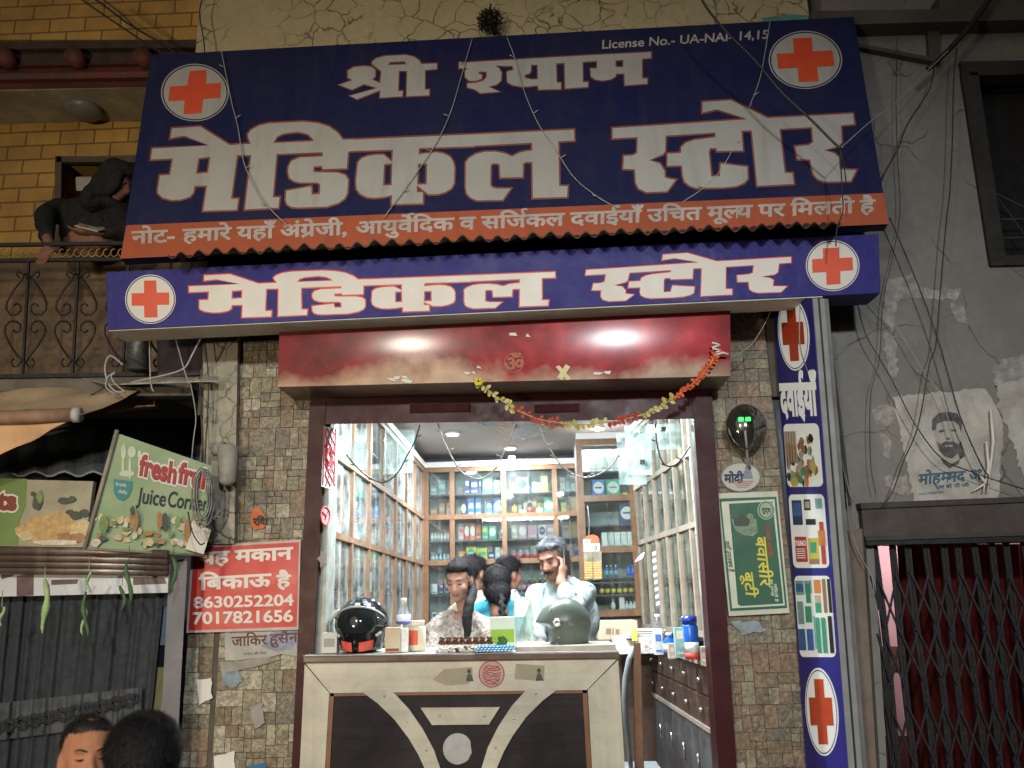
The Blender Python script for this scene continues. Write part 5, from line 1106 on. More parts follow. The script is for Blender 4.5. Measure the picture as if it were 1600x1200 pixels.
# ================================================================ front counter
CY = -.14; CP = PY(CY)
ct_ = thing('shop_counter', 'shop counter with pale laminate frame, dark panels and curved slats', 'counter', at(720, 1330, CY))
def cprism(mb, pts, front, back): mb.prism([at(x, y, front) for x, y in pts], [Vector((p.x, back, p.z)) for p in [at(x, y, front) for x, y in pts]])
w = MB(); cprism(w, [(514, 1078), (917, 1073), (932, 1330), (498, 1330)], CY + .012, CY + .03); w.build('dark_panel', DLAM, ct_)
w = MB(); cprism(w, [(477, 1036), (965, 1029), (917, 1078), (516, 1083)], CY, CY + .05); w.build('top_board', PALEL, ct_)
w = MB(); cprism(w, [(476, 1038), (514.5, 1083), (500, 1330), (462, 1330)], CY, CY + .05); w.build('left_stile', PALEV, ct_)
w = MB(); cprism(w, [(966, 1031), (918.5, 1078), (932, 1330), (984, 1330)], CY, CY + .05); w.build('right_stile', PALEV, ct_)
w = MB(); cprism(w, [(516, 1083), (917, 1078), (917, 1083), (516, 1088)], CY + .004, CY + .012); cprism(w, [(515, 1083), (522, 1083), (508, 1330), (500, 1330)], CY + .004, CY + .012); cprism(w, [(910, 1078), (917, 1078), (932, 1330), (924, 1330)], CY + .004, CY + .012); w.build('inner_bead', mat('orange_bead', (.17, .075, .03), .45, var=.2), ct_)
Lc = [(563, 1079), (590, 1099), (616, 1124), (638, 1153), (653, 1178), (664, 1202), (676, 1240), (684, 1330)]
Rc = [(611, 1078), (639, 1108), (661, 1140), (678, 1172), (688, 1201), (699, 1238), (708, 1330)]
def mir(p): return (829.5 + (829.5 - p[0]) * .985 - 113, p[1] - 4)
for nm, fn in (('left_slat', lambda p: p), ('right_slat', lambda p: (1437 - p[0] - (p[1] - 1080) * -.035, p[1] - 4))):
    w = MB(); pts = [fn(p) for p in Lc] + [fn(p) for p in reversed(Rc)]; cprism(w, pts, CY - .003, CY + .012); sl_ = w.build('curved_slat', PALEL, ct_)
    for x, y in ((600, 1088), (636, 1127), (666, 1172)):
        p = fn((x, y)); w = MB(); w.ell(at(p[0], p[1], CY - .004), (.005, .004, .005), 8, 5); w.build('screw', STEEL, sl_)
w = MB(); cprism(w, [(657, 1106), (781, 1105), (764, 1132), (675, 1133)], CY - .003, CY + .012); tp_ = w.build('trapezoid_plate', PALEL, ct_)
for x, y in ((687, 1119), (757, 1119)): w = MB(); w.ell(at(x, y, CY - .004), (.005, .004, .005), 8, 5); w.build('screw', STEEL, tp_)
w = MB(); rnd = random.Random(3); cprism(w, [(715 + (23 + (rnd.uniform(-3, 2) if -.9 < math.sin(a * .25 - .6) and math.cos(a * .25) > -.1 else 0)) * math.cos(a * .25), 1170 + 24.5 * math.sin(a * .25)) for a in range(25)], CY + .009, CY + .0125); w.build('round_sticker', mat('silver_sticker', (.36, .36, .35), .6, var=.15, scale=20), ct_)
# top slab
tl, tr_ = at(474, 1020, CY - .02), at(968, 1007, CY - .02); zt = (tl.z + tr_.z) / 2
w = MB(); a, b, c_, d = at(473, 1026, CY - .02), at(968, 1019, CY - .02), at(968, 1029, CY - .02), at(473, 1036, CY - .02); w.hexa([a, b, c_, d], [p + Vector((0, .52, 0)) for p in (a, b, c_, d)]); w.build('top_slab', mat('brown_top_edge', (.10, .06, .045), .35, var=.2, scale=8), ct_, bevel=.004)
w = MB(); up = Vector((0, 0, .004)); q = [a + up * .3 + Vector((0, .01, 0)), b + up * .3 + Vector((0, .01, 0)), b + up + Vector((0, .51, 0)), a + up + Vector((0, .51, 0))]; w.hexa(q, [p + Vector((0, 0, .003)) for p in q]); w.build('top_sheet', mat('counter_top', (.40, .41, .38), .3, var=.15, scale=6), ct_)
ZA, ZB = a.z, b.z
ZT = lambda px: ZA + (ZB - ZA) * (px - 474) / 493 + .0075
w = MB(); q = [at(806, 1011, -.1), at(962, 1007, -.1), at(962, 1018, -.1), at(806, 1020, -.1)]; w.hexa(q, [p + Vector((0, .4, 0)) for p in q]); w.build('raised_lip', mat('lip_laminate', (.34, .31, .26), .4, var=.2), ct_, bevel=.003)
# worn stickers on the counter front
r = thing('sticker', 'round red and white deity-style sticker worn on the counter top board', 'sticker', at(768, 1075, CY - .002))
r['label'] = 'round worn sticker with red print on the counter top board'
w = MB(); px_poly(w, [circ(768, 1053, 20.5, 21.5)], CP, .002); w.build('paper', mat('pinkish_sticker', (.42, .27, .24), .7, var=.15), r)
w = MB(); px_poly(w, [circ(768, 1053, 20.2, 21), circ(768, 1053, 18.8, 19.6)], CP, .0036); rnd = random.Random(12)
for k in range(9): 
    y = 1041 + k * 3.4; hw = 14 * math.sqrt(max(.1, 1 - ((y - 1053) / 19) ** 2)); w.tube([CP(768 - hw + 2 * hw * j / 12, y + rnd.uniform(-1.6, 1.6), .004) for j in range(13)], .0022, 4)
w.build('print', mat('dull_red_print', (.33, .05, .05), .7), r)
for k, (pts, lb) in enumerate((([(676, 1062), (693, 1046), (738, 1042), (739, 1062), (730, 1069), (697, 1071)], 'torn greenish card sticker left of the round red one on the counter'), ([(806, 1037), (851, 1040), (850, 1064), (804, 1061)], 'worn greenish photo sticker right of the round red one on the counter'))):
    r = thing('sticker', lb, 'sticker', CP(*pts[-1]))
    w = MB(); px_poly(w, [pts], CP, .002); w.build('paper', mat('faded_green_card', (.20, .21, .15), .7, var=.3, scale=14, dirt=(.33, .28, .2), dirtamt=.4), r)
    w = MB(); x0, y0 = ((733, 1047), (842, 1046))[k]; px_poly(w, [circ(x0, y0 + 2, 3, 4, 12)], CP, .0035); px_poly(w, [[(x0 - 5, y0 + 18), (x0 - 3, y0 + 7), (x0 + 3, y0 + 6), (x0 + 7, y0 + 17)]], CP, .0032); w.build('print', mat('grey_black_print', (.05, .05, .05)), r)
# ---------------------------------------------------------------- things on the counter
def ctop(px, Y): p = at(px, 1016, Y); return Vector((p.x, Y, ZT(px)))
GLOSSB = mat('gloss_black', (.008, .008, .010), .12, var=.1); REDH = mat('coral_red', (.68, .10, .07), .3, var=.08)
hm = thing('full_face_helmet', 'black full face helmet with coral red chin flashes on the counter', 'helmet', ctop(565, .05))
c0 = ctop(565, .06); W2 = 40 * 4.25 / 1315; H2 = 80 * 4.25 / 1315
def hpt(az, el, k=1.0):                         # point on the helmet shell, az 0 faces the street
    r = (1 - .10 * max(0, -math.sin(el)))
    ce = math.cos(el) if el > 0 else max(math.cos(el), .90 - .10 * (-el / 1.2) ** 3)
    x = W2 * math.sin(az) * ce * r; y = -W2 * 1.22 * math.cos(az) * ce * r; z = H2 * .5 * (1 + math.sin(el))
    if el < 0 and abs(az) < 1: y -= .03 * math.cos(az * 1.5) * -math.sin(el)
    return c0 + Vector((x * k, y * k, H2 * .5 + (z - H2 * .5) * k))
def hpatch(mb, az0, az1, el0, el1, k, n=14, m=9, fn=None):
    vs = []
    for j in range(m + 1):
        for i in range(n + 1):
            u, v = i / n, j / m; az, el = az0 + (az1 - az0) * u, el0 + (el1 - el0) * v
            if fn: az, el = fn(az, el, u, v)
            vs.append(hpt(az, el, k))
    q = n + 1; return mb.add(vs, [(j * q + i, j * q + i + 1, (j + 1) * q + i + 1, (j + 1) * q + i) for j in range(m) for i in range(n)], True)
w = MB(); hpatch(w, -math.pi, math.pi, -1.2, 1.57, 1, 36, 20); w.build('shell', GLOSSB, hm)
w = MB(); hpatch(w, -1.15, 1.15, -.30, .62, 1.02, 20, 10, lambda az, el, u, v: (az, el - .10 * (abs(u - .5) * 2) ** 2 * (1 if v > .5 else -1))); w.build('visor', mat('smoked_visor', (.015, .02, .022), .06, var=.1, spec=.8), hm)
w = MB(); w.tube([hpt(-1.2 + 2.4 * i / 20, .66 - .42 * (abs(i / 10 - 1)) ** 2.2, 1.03) for i in range(21)], .005, 6); w.build('visor_rim', mat('grey_rim', (.4, .42, .42), .3), hm)
for s in (-1, 1):
    w = MB(); hpatch(w, .16 * s, .78 * s, -1.15, -.62, 1.02, 8, 5, lambda az, el, u, v: (az, el + .16 * (u - .5) * (1 if v < .5 else .6))); w.build('chin_flash', REDH, hm)
    w = MB(); w.tube([hpt(.85 * s, -.42, 1.02), hpt(1.05 * s, -.30, 1.02)], .008, 6); w.build('visor_clip', mat('grey_rim', (.4, .42, .42)), hm)
    w = MB(); hpatch(w, .25 * s, .55 * s, .82, 1.1, 1.02, 5, 4); w.build('vent', mat('blue_grey', (.10, .14, .19), .3), hm)
w = MB(); hpatch(w, -.14, .14, .72, .86, 1.03, 5, 3); w.build('badge', mat('grey_rim', (.4, .42, .42)), hm)
w = MB(); w.lathe(c0, [(W2 * .55, 0), (W2 * .6, .012)], 20, sy=1.0); w.build('neck_roll', BLACK, hm)
# green open face helmet, seen from its left side, facing left
gh = thing('open_face_helmet', 'matt grey green helmet with peak standing on the right of the counter', 'helmet', ctop(885, .12))
g0 = ctop(884, .12); GW = 40 * 4.35 / 1315; GH = 73 * 4.35 / 1315
t = NT('matt_green'); GREENH = mat('matt_green_paint', (.092, .118, .096), .36, var=.06, scale=2)
def gpt(th, ph, k=1):                          # th round the x axis of the shell: profile angle, ph: width
    return g0 + Vector((GW * math.cos(th) * math.cos(ph) * k, GW * .80 * math.sin(ph) * k, GH * .46 + GH * .54 * math.sin(th) * math.cos(ph) * k))
PF = ((0, -.52, .78, .60), (.04, -.56, .82, .64), (.15, -.58, .90, .69), (.33, -.60, .97, .75), (.44, -.62, .99, .78), (.475, -.92, .99, .78), (.505, -1.10, .985, .79), (.55, -1.08, .97, .79), (.63, -1.0, .94, .76), (.74, -.86, .83, .69), (.83, -.70, .70, .59), (.91, -.50, .52, .45), (.97, -.26, .31, .27), (1.0, -.02, .06, .04))
w = MB(); vs = []; nn_ = 32
for z, xf, xb, wd in PF:
    for k in range(nn_):
        a_ = 2 * math.pi * k / nn_; vs.append(g0 + Vector(((xf + xb) / 2 * GW + (xb - xf) / 2 * GW * math.cos(a_), wd * GW * math.sin(a_), z * GH)))
kk = len(PF); w.add(vs, [(i * nn_ + j, i * nn_ + (j + 1) % nn_, (i + 1) * nn_ + (j + 1) % nn_, (i + 1) * nn_ + j) for i in range(kk - 1) for j in range(nn_)] + [tuple((kk - 1) * nn_ + j for j in range(nn_))], True)
o = w.build('shell', GREENH, gh); md = o.modifiers.new('s', 'SUBSURF'); md.levels = md.render_levels = 2
w = MB(); c_ = g0 + Vector((-GW * .30, -GW * .84, GH * .50)); w.lathe(c_, [(.020, 0), (.022, .004), (.016, .008), (.010, .006)], 18, Matrix(((1, 0, 0), (0, 0, -1), (0, 1, 0)))); w.build('pivot_button', STEEL, gh)
w = MB()
for x, z in ((-.25, .22), (-.33, .10)): w.ell(g0 + Vector((GW * x, -GW * .80, GH * z)), (.005, .004, .005), 8, 5)
w.build('snap', STEEL, gh); w = MB(); w.tube([g0 + Vector((-GW * (.50 + .05 * i), -GW * (.55 - .02 * i), GH * (.80 - .075 * i))) for i in range(5)], .0025, 5); w.build('trim', mat('silver_trim', (.55, .55, .5), .4), gh)
# bottles, jars and cartons
def lbl(par, mb, name, m): return mb.build(name, m, par)
p = ctop(630, .12); h = 76 * 4.32 / 1315; r0 = 10.5 * 4.32 / 1315
bt = thing('water_bottle', 'clear plastic water bottle with white cap beside the black helmet', 'bottle', p)
w = MB(); w.lathe(p, [(r0 * .9, 0), (r0, .008), (r0 * .95, h * .2), (r0, h * .35), (r0 * .97, h * .62), (r0 * .8, h * .74), (r0 * .4, h * .86), (r0 * .36, h * .90)], 20); w.build('body', glass('pet_plastic', (.90, .94, .95), .16, .05, .14, (.72, .76, .78)), bt)
w = MB(); w.lathe(p + Vector((0, 0, h * .90)), [(r0 * .43, 0), (r0 * .43, h * .10)], 14); w.build('cap', WHITE, bt)
w = MB(); w.lathe(p + Vector((0, 0, h * .50)), [(r0 * 1.01, 0), (r0 * 1.01, h * .18)], 20); w.cur = 1; w.lathe(p + Vector((0, 0, h * .50)), [(r0 * 1.02, 0), (r0 * 1.02, h * .055)], 20); w.build('label', [mat('label_white', (.62, .68, .74), .4), mat('label_blue', (.06, .09, .36), .4)], bt)
p = ctop(652, .05); h = 44 * 4.25 / 1315; r0 = 13 * 4.25 / 1315
jr = thing('tablet_jar', 'cream plastic jar with red label on the counter', 'jar', p)
w = MB(); w.lathe(p, [(r0 * .95, 0), (r0, .006), (r0, h * .74), (r0 * .82, h * .82)], 20); w.build('body', mat('cream_jar', (.60, .54, .40), .4, var=.06), jr)
w = MB(); w.lathe(p + Vector((0, 0, h * .82)), [(r0 * .84, 0), (r0 * .86, h * .16), (r0 * .8, h * .18)], 20); w.build('lid', mat('cream_lid', (.62, .58, .47), .4), jr)
w = MB()
w.add([p + Vector((r0 * 1.02 * math.sin(-1.3 + 1.5 * i / 8), -r0 * 1.02 * math.cos(-1.3 + 1.5 * i / 8), h * z)) for z in (.2, .68) for i in range(9)], [(i, i + 1, 9 + i + 1, 9 + i) for i in range(8)], True); w.build('label', mat('jar_red', (.55, .08, .03), .5), jr)
def cbox(px0, px1, Y, hpx, dep, m, name, label, cat='carton', rot=0, m2=None, band=None):
    a = ctop(px0, Y); b = ctop(px1, Y); z = min(a.z, b.z); h = hpx * (Y + 4.2) / 1315; w = MB(); w.box((a.x, Y, z), (b.x, Y + dep, z + h))
    r = thing(name, label, cat, ((a.x + b.x) / 2, Y, z)); o = w.build('box', m, r, bevel=.002)
    if m2:
        w = MB(); W_ = b.x - a.x; l0, l1, z0, z1 = band; w.slab([Vector((a.x + W_ * l0, Y - .002, z + h * z0)), Vector((a.x + W_ * l1, Y - .002, z + h * z0)), Vector((a.x + W_ * l1, Y - .002, z + h * z1)), Vector((a.x + W_ * l0, Y - .002, z + h * z1))], .002); w.build('printed_band', m2, r)
    return r
cbox(601, 626, -.06, 36, .07, mat('kraft_cream', (.50, .42, .30), .7, var=.1), 'paper_packet', 'cream paper packet with dark red band between helmet and bottle', 'packet', 0, mat('dark_red_band', (.25, .04, .03), .6), (.08, .9, .05, .16))
cbox(626, 636, -.05, 34, .05, cw, 'carton', 'narrow white carton standing behind the cream packet on the counter')
cbox(502, 526, -.04, 30, .06, mat('box_offwhite', (.55, .54, .48), .6, var=.08), 'carton', 'off white carton left of the black helmet', 'carton', 0, mat('grey_text', (.30, .30, .29), .6), (.15, .85, .3, .7))
cbox(500, 520, .12, 52, .04, mat('clear_box', (.46, .50, .46), .35, var=.2), 'carton', 'pale greenish upright carton at the left end of the counter')
p = ctop(525, .08); w = MB(); w.tube([p + Vector((-.03, 0, .02)), p + Vector((-.035, -.01, .14)), p + Vector((0, -.01, .19)), p + Vector((.04, 0, .20))], .008, 8); tag(w.build('handle', mat('pale_handle', (.55, .52, .46), .5)), 'pale looped bag handle rising behind the left end cartons', 'handle')
gb_ = cbox(766, 805, .05, 47, .09, mat('pale_green_box', (.58, .68, .56), .5, var=.06), 'carton', 'white and lime green carton on the counter', 'carton', 0, mat('lime_print', (.24, .42, .02), .5), (.03, .97, .22, .62))
w = MB(); q = ctop(785, .05); h = 47 * 4.25 / 1315
for k in range(14):
    a_ = k * .45; w.ell(q + Vector((.012 * math.cos(a_) * (k % 3), -.006, .018 + .011 * (k % 4))), (.011, .004, .010), 7, 5)
w.build('leaf_print', mat('dark_green_print', (.03, .12, .02), .6), gb_)
# tray of small amber vials and a pile of them, blister strips
tv = thing('vial_tray', 'tray of small dark amber vials with white labels in front of the woman', 'vials', ctop(724, -.05))
for j in range(2):
    for k in range(8):
        p = ctop(689 + 10.6 * k + 3 * j, .02 - .07 * j); w = MB(); w.cur = 0; w.lathe(p + Vector((0, 0, .007)), [(.0125, 0), (.0125, .034), (.006, .042), (.006, .046), (.009, .047), (.009, .056)], 9); w.cur = 1; w.lathe(p + Vector((0, 0, .016)), [(.013, 0), (.013, .014)], 9); w.build('vial', [BROWN, WHITE], tv)
w = MB(); a_, b_ = ctop(681, -.10), ctop(772, .06); w.box((a_.x, -.11, a_.z - .001), (b_.x, .06, a_.z + .006)); w.build('tray', mat('tray_white', (.62, .62, .62), .5), tv)
w = MB(); rnd = random.Random(6)
for k in range(34):
    p = ctop(682 + rnd.random() * 66, -.13) + Vector((0, 0, .006 + rnd.random() * .02)); an = rnd.random() * 3; d = Vector((math.cos(an), .2 * math.sin(an), rnd.uniform(-.1, .1))) * .018; w.cur = rnd.choice((0, 1, 1)); w.tube([p, p + d], .007, 7)
w.build('loose_vials', [BROWN, WHITE], tv)
bs = thing('blister_strips', 'stack of blue and white tablet strips on the counter by the lime green carton', 'strips', ctop(770, -.13))
for k in range(3):
    w = MB(); a_, b_ = ctop(741 + 2 * k, -.15), ctop(801 + k, -.15); z = a_.z + .001 + .009 * k; w.box((a_.x, -.155 + .01 * k, z), (b_.x, -.06, z + .007)); w.build('strip', mat('strip_blue', (.05, .30, .60), .25, .2, var=.2), bs)
    w = MB()
    for j in range(11): w.ell(Vector((a_.x + .012 + j * .0165, -.157 + .01 * k, z + .0035)), (.006, .003, .003), 7, 5)
    w.build('tablet_pocket', mat('pocket_white', (.62, .68, .74), .3), bs)
# carry bag
w = MB(); pts = []
tb_ = ctop(822, .25)
w.hexa([tb_ + Vector(v) for v in ((-.065, 0, 0), (.05, 0, 0), (.035, -.01, .235), (-.06, .01, .25))], [tb_ + Vector(v) for v in ((-.055, .08, 0), (.045, .08, 0), (.03, .03, .23), (-.055, .03, .245))])
tag(w.build('plastic_bag', glass('bag_plastic', (.86, .92, .88), .14, .15, .3, (.55, .62, .56)), bevel=.01), 'clear plastic carry bag standing on the counter between lime carton and green helmet', 'bag')
w = MB(); q = Q(-.0, (806, 1013), (850, 1011), (852, 1004), (808, 1005)); 
z = ZT(830); w.box((at(806, 1010, .1).x, .08, z + .002), (at(852, 1010, .1).x, .34, z + .022)); tag(w.build('paper_stack', PAPER), 'low stack of white paper on the counter beneath the plastic bag', 'papers')

# ================================================================ people
SKIN = mat('brown_skin', (.36, .20, .145), .6, var=.08, scale=14, spec=.25); SKIN2 = mat('darker_skin', (.22, .11, .075), .6, var=.10, scale=14, spec=.25)
SKINL = mat('street_lit_skin', (.33, .15, .085), .75, var=.16, scale=22, spec=.15, bump=.25, bscale=220)  # orange of the street light is put into this skin colour
HAIR = mat('black_hair', (.011, .010, .011), .62, var=.4, scale=90, bump=.8, bscale=220, spec=.18)
EYEM = mat('dark_eye', (.02, .014, .012), .2); LIP = mat('lips', (.20, .07, .06), .5); EYEW = mat('eye_white', (.5, .48, .45), .3)
def blob(parts, vox, name, m, parent, disp=0, dsc=30, seed=0, strands=None):
    w = MB()
    for p in parts:
        if p[0] == 'e': w.ell(p[1], p[2], 18, 12, p[3] if len(p) > 3 else None)
        else:
            _, a, ra, b, rb = p; a, b = Vector(a), Vector(b); k = 7
            w.tube([a.lerp(b, i / k) for i in range(k + 1)], [ra + (rb - ra) * i / k for i in range(k + 1)], 14)
            w.ell(a, (ra,) * 3, 14, 8); w.ell(b, (rb,) * 3, 14, 8)
    me = bpy.data.meshes.new('tmp'); me.from_pydata(w.v, [], w.f); o = bpy.data.objects.new('tmp', me); C.objects.link(o)
    md = o.modifiers.new('r', 'REMESH'); md.mode = 'VOXEL'; md.voxel_size = vox
    sm = o.modifiers.new('s', 'SMOOTH'); sm.iterations = 4 if vox < .0085 else 9; sm.factor = .5
    bpy.context.view_layer.update(); e = o.evaluated_get(bpy.context.evaluated_depsgraph_get()); m2 = e.to_mesh()
    v = [x.co.copy() for x in m2.vertices]; nn = [x.normal.copy() for x in m2.vertices]; f = [tuple(q.vertices) for q in m2.polygons]; e.to_mesh_clear(); bpy.data.objects.remove(o)
    if disp: v = [a + n * disp * noise.noise(a * dsc + Vector((seed, 0, 0))) for a, n in zip(v, nn)]
    w = MB(); w.add(v, f, True)
    if strands:                                  # (count, length, lift, crown point): single hairs lying along the mass
        cnt, L, lift, crown = strands; rr = random.Random(seed + 5); vs = []; fs = []
        for _ in range(cnt):
            i = rr.randrange(len(v)); n_ = nn[i]; a = v[i] + Vector((rr.uniform(-1, 1), rr.uniform(-1, 1), rr.uniform(-1, 1))) * vox * .7; t_ = a - crown; t_ -= n_ * t_.dot(n_)
            t_ = t_.normalized() if t_.length > 1e-5 else n_.orthogonal()
            sd = n_.cross(t_).normalized(); ln = L * rr.uniform(.5, 1.2); sw_ = rr.uniform(-.35, .35); wd = .0011
            p1 = a + n_ * .001; p2 = p1 + (t_ + sd * sw_).normalized() * ln * .55 + n_ * ln * lift; p3 = p1 + (t_ + sd * sw_ * 1.5).normalized() * ln + n_ * ln * lift * .8
            b = len(vs); vs += [p1 - sd * wd, p1 + sd * wd, p2 + sd * wd, p2 - sd * wd, p3]; fs += [(b, b + 1, b + 2, b + 3), (b + 3, b + 2, b + 4)]
        w.add(vs, fs)
    return w.build(name, m, parent, fix=False)
class Head:
    """head frame: x to the person's left, y the way the face looks, z up; c = head centre, s = 1 for 0.23 m"""
    def __init__(h, c, yaw, pitch=0, roll=0, s=1):
        h.c = Vector(c); h.s = s; h.m = Matrix.Rotation(R_(yaw), 3, 'Z') @ Matrix.Rotation(R_(pitch), 3, 'X') @ Matrix.Rotation(R_(roll), 3, 'Y')
    def p(h, x, y, z): return h.c + h.m @ Vector((x, y, z)) * h.s
    def e(h, x, y, z, a, b, c): return ('e', h.p(x, y, z), (a * h.s, b * h.s, c * h.s), h.m)
    def cap(h, a, ra, b, rb): return ('c', h.p(*a), ra * h.s, h.p(*b), rb * h.s)
    def skull(h, fem=False):
        E = [h.e(0, -.016, .028, .074, .093, .086), h.e(0, .022, -.030, .055 if fem else .062, .070, .080), h.e(0, .058, -.088, .022 if fem else .028, .026, .022), h.e(0, .035, -.07, .040 if fem else .05, .043, .042),
             h.cap((0, .084, .006), .009, (0, .104, -.030), .0135), h.e(.012, .096, -.034, .009, .010, .008), h.e(-.012, .096, -.034, .009, .010, .008),
             h.e(0, .074, .026, .048, .016, .010), h.e(.036, .062, -.026, .022, .022, .018), h.e(-.036, .062, -.026, .022, .022, .018), h.e(0, .082, -.058, .020, .012, .012)]
        for s in (-1, 1): E += [h.e(s * .074, -.012, -.012, .010, .020, .030), h.e(s * .076, -.004, -.034, .008, .012, .013)]
        return E
    def face(h, par, lids=False, lipm=None):
        for s in (-1, 1):
            w = MB()
            if not lids: w.ell(h.p(s * .030, .078, .004), (.013 * h.s, .006 * h.s, .0055 * h.s), 12, 7, h.m); ew = w.build('eye', EYEW, par); w = MB(); w.ell(h.p(s * .030, .0835, .004), (.0056 * h.s, .003 * h.s, .0056 * h.s), 10, 6, h.m); w.build('iris', EYEM, ew)
            else: w.tube([h.p(s * (.030 + .014 * t_), .083 - .004 * t_ * t_, .002 - .003 * (1 - t_ * t_)) for t_ in (-1, -.5, 0, .5, 1)], [.001 * h.s, .0028 * h.s, .0034 * h.s, .0028 * h.s, .001 * h.s], 6); w.build('eyelash', EYEM, par)
            w = MB(); w.tube([h.p(s * (.013 + .035 * t_), .089 - .014 * t_ * t_, .022 + .007 * math.sin(t_ * 2.4)) for t_ in (0, .25, .5, .75, 1)], [.0014 * h.s, .0028 * h.s, .0028 * h.s, .002 * h.s, .001 * h.s], 6); w.build('eyebrow', HAIR, par)
        w = MB(); w.tube([h.p(.022 * t_, .091 - .010 * t_ * t_, -.0555 + .001 * abs(t_)) for t_ in (-1, -.5, 0, .5, 1)], [.001 * h.s, .0042 * h.s, .004 * h.s, .0042 * h.s, .001 * h.s], 7); w.tube([h.p(.018 * t_, .089 - .009 * t_ * t_, -.064) for t_ in (-1, -.5, 0, .5, 1)], [.001 * h.s, .0048 * h.s, .006 * h.s, .0048 * h.s, .001 * h.s], 7); w.build('lips', lipm or LIP, par)
def hand(h0, dirv, palmn, s=1.0, curl=.7, side=1):
    """five fingers on a palm: h0 wrist, dirv towards the fingertips, palmn out of the palm"""
    d = Vector(dirv).normalized(); n = Vector(palmn); n = (n - d * n.dot(d)).normalized(); x = d.cross(n) * side; P = []
    h0 = Vector(h0); pc = h0 + d * .05 * s
    P.append(('e', pc, (.040 * s, .050 * s, .016 * s), Matrix((x, d, n)).transposed())); P.append(('c', h0 - d * .03 * s, .024 * s, h0 + d * .02 * s, .024 * s))
    for k, (o, L) in enumerate(((-.030, .066), (-.010, .076), (.010, .072), (.029, .056))):
        a = h0 + d * .088 * s + x * o * s; ang = 0; seg = L * s / 2.4
        for q in range(3):
            ang += curl * (.55 + .1 * k); v = d * math.cos(ang) + n * math.sin(ang); b = a + v * seg * (1, .8, .6)[q]; P.append(('c', a, (.0088, .0082, .0076)[q] * s, b, (.0082, .0076, .0068)[q] * s)); a = b
    a = h0 + d * .03 * s - x * .030 * s; b = a + (d * .6 - x * .7 + n * .35).normalized() * .036 * s; c_ = b + (d * .85 - x * .1 + n * .5).normalized() * .030 * s
    P += [('c', a, .013 * s, b, .0105 * s), ('c', b, .0105 * s, c_, .008 * s)]
    return P
# --- woman at the counter
Y = .50; K = (Y + 4.2) / 1315
wm = thing('person', 'woman in cream lace blouse looking down behind the counter, long hair over one shoulder', 'person', (at(718, 1000, Y).x, Y, .5))
hd = Head(at(717, 906, Y), 168, -20, 0, .94); sh0 = at(718, 966, Y + .03)
sx = 46 * K
neck = [hd.cap((0, -.03, -.06), .047, (0, -.055, -.175), .050)]
arms = []
for s, el, wr in ((-1, (675, 1015, Y - .02), (700, 1030, Y - .16)), (1, (776, 1010, Y - .02), (752, 1030, Y - .16))):
    a = sh0 + Vector((s * sx * .80, 0, -.05)); arms.append((a, at(*el), at(*wr)))
body = hd.skull(True) + neck + [('e', sh0 + Vector((0, .02, -.16)), (sx * .72, .10, .20)), ('e', sh0 + Vector((0, .03, -.44)), (sx * .75, .11, .22)), ('e', sh0 + Vector((0, .03, -.62)), (sx * .85, .13, .16)), ('c', sh0 + Vector((-.08, .03, -.7)), .085, sh0 + Vector((-.08, .03, -1.42)), .05), ('c', sh0 + Vector((.08, .03, -.7)), .085, sh0 + Vector((.08, .03, -1.42)), .05)]
for a, e_, w_ in arms: body += [('c', a, .046, e_, .038), ('c', e_, .038, w_, .027)] + hand(w_, Vector((0, -.8, -.15)), Vector((0, 0, -1)), .95, .35, 1)
blob(body, .009, 'body', SKIN, wm); hd.face(wm, True)
LACE = NT('cream_lace'); cr_ = LACE.ramp(LACE.noise(55, 5, .65, .5), [(.38, (.15, .12, .105)), (.58, (.38, .335, .29))]); LACE.bump(LACE.noise(70, 5), .8, .008); LACE = LACE.fin(cr_, .8)
cl = [('e', sh0 + Vector((0, .02, -.05)), (sx * .66, .085, .07)), ('e', sh0 + Vector((0, .015, -.17)), (sx * .82, .125, .19)), ('e', sh0 + Vector((0, .03, -.44)), (sx * .82, .13, .22)), ('e', sh0 + Vector((0, .03, -.66)), (sx * .98, .16, .2)), ('c', sh0 + Vector((-.05, .02, .0)), .05, sh0 + Vector((-sx * .7, .01, -.045)), .058), ('c', sh0 + Vector((.05, .02, .0)), .05, sh0 + Vector((sx * .7, .01, -.045)), .058)]
for a, e_, w_ in arms: cl += [('c', a + Vector((0, 0, -.01)), .066, e_, .056), ('c', e_, .056, e_.lerp(w_, .72), .045)]
blob(cl, .010, 'blouse', LACE, wm, .012, 22)
blob([hd.e(0, -.026, .038, .078, .091, .084), hd.e(0, .016, .079, .064, .056, .035), hd.e(.052, -.016, .0, .018, .042, .055), hd.e(-.052, -.016, .0, .018, .042, .055), hd.e(0, -.09, -.02, .05, .04, .05)], .007, 'hair', HAIR, wm, .003, 60, 1, (2500, .03, .0, hd.p(.015, .07, .10)))
pl = [at(735, 905, Y + .06), at(739, 922, Y - .0), at(733, 945, Y - .09), at(730, 965, Y - .11), at(731, 985, Y - .11), at(729, 996, Y - .11)]
blob([('c', pl[i], (.022, .026, .029, .029, .024, .012)[i], pl[i + 1], (.026, .029, .029, .024, .012, .007)[i]) for i in range(5)], .008, 'ponytail', HAIR, wm, .006, 40)
w = MB(); w.lathe(hd.p(-.078, -.004, -.05), [(.004, -.012), (.009, 0), (.004, .01)], 8); w.build('earring', mat('gold', (.5, .35, .1), .3, .8), wm)
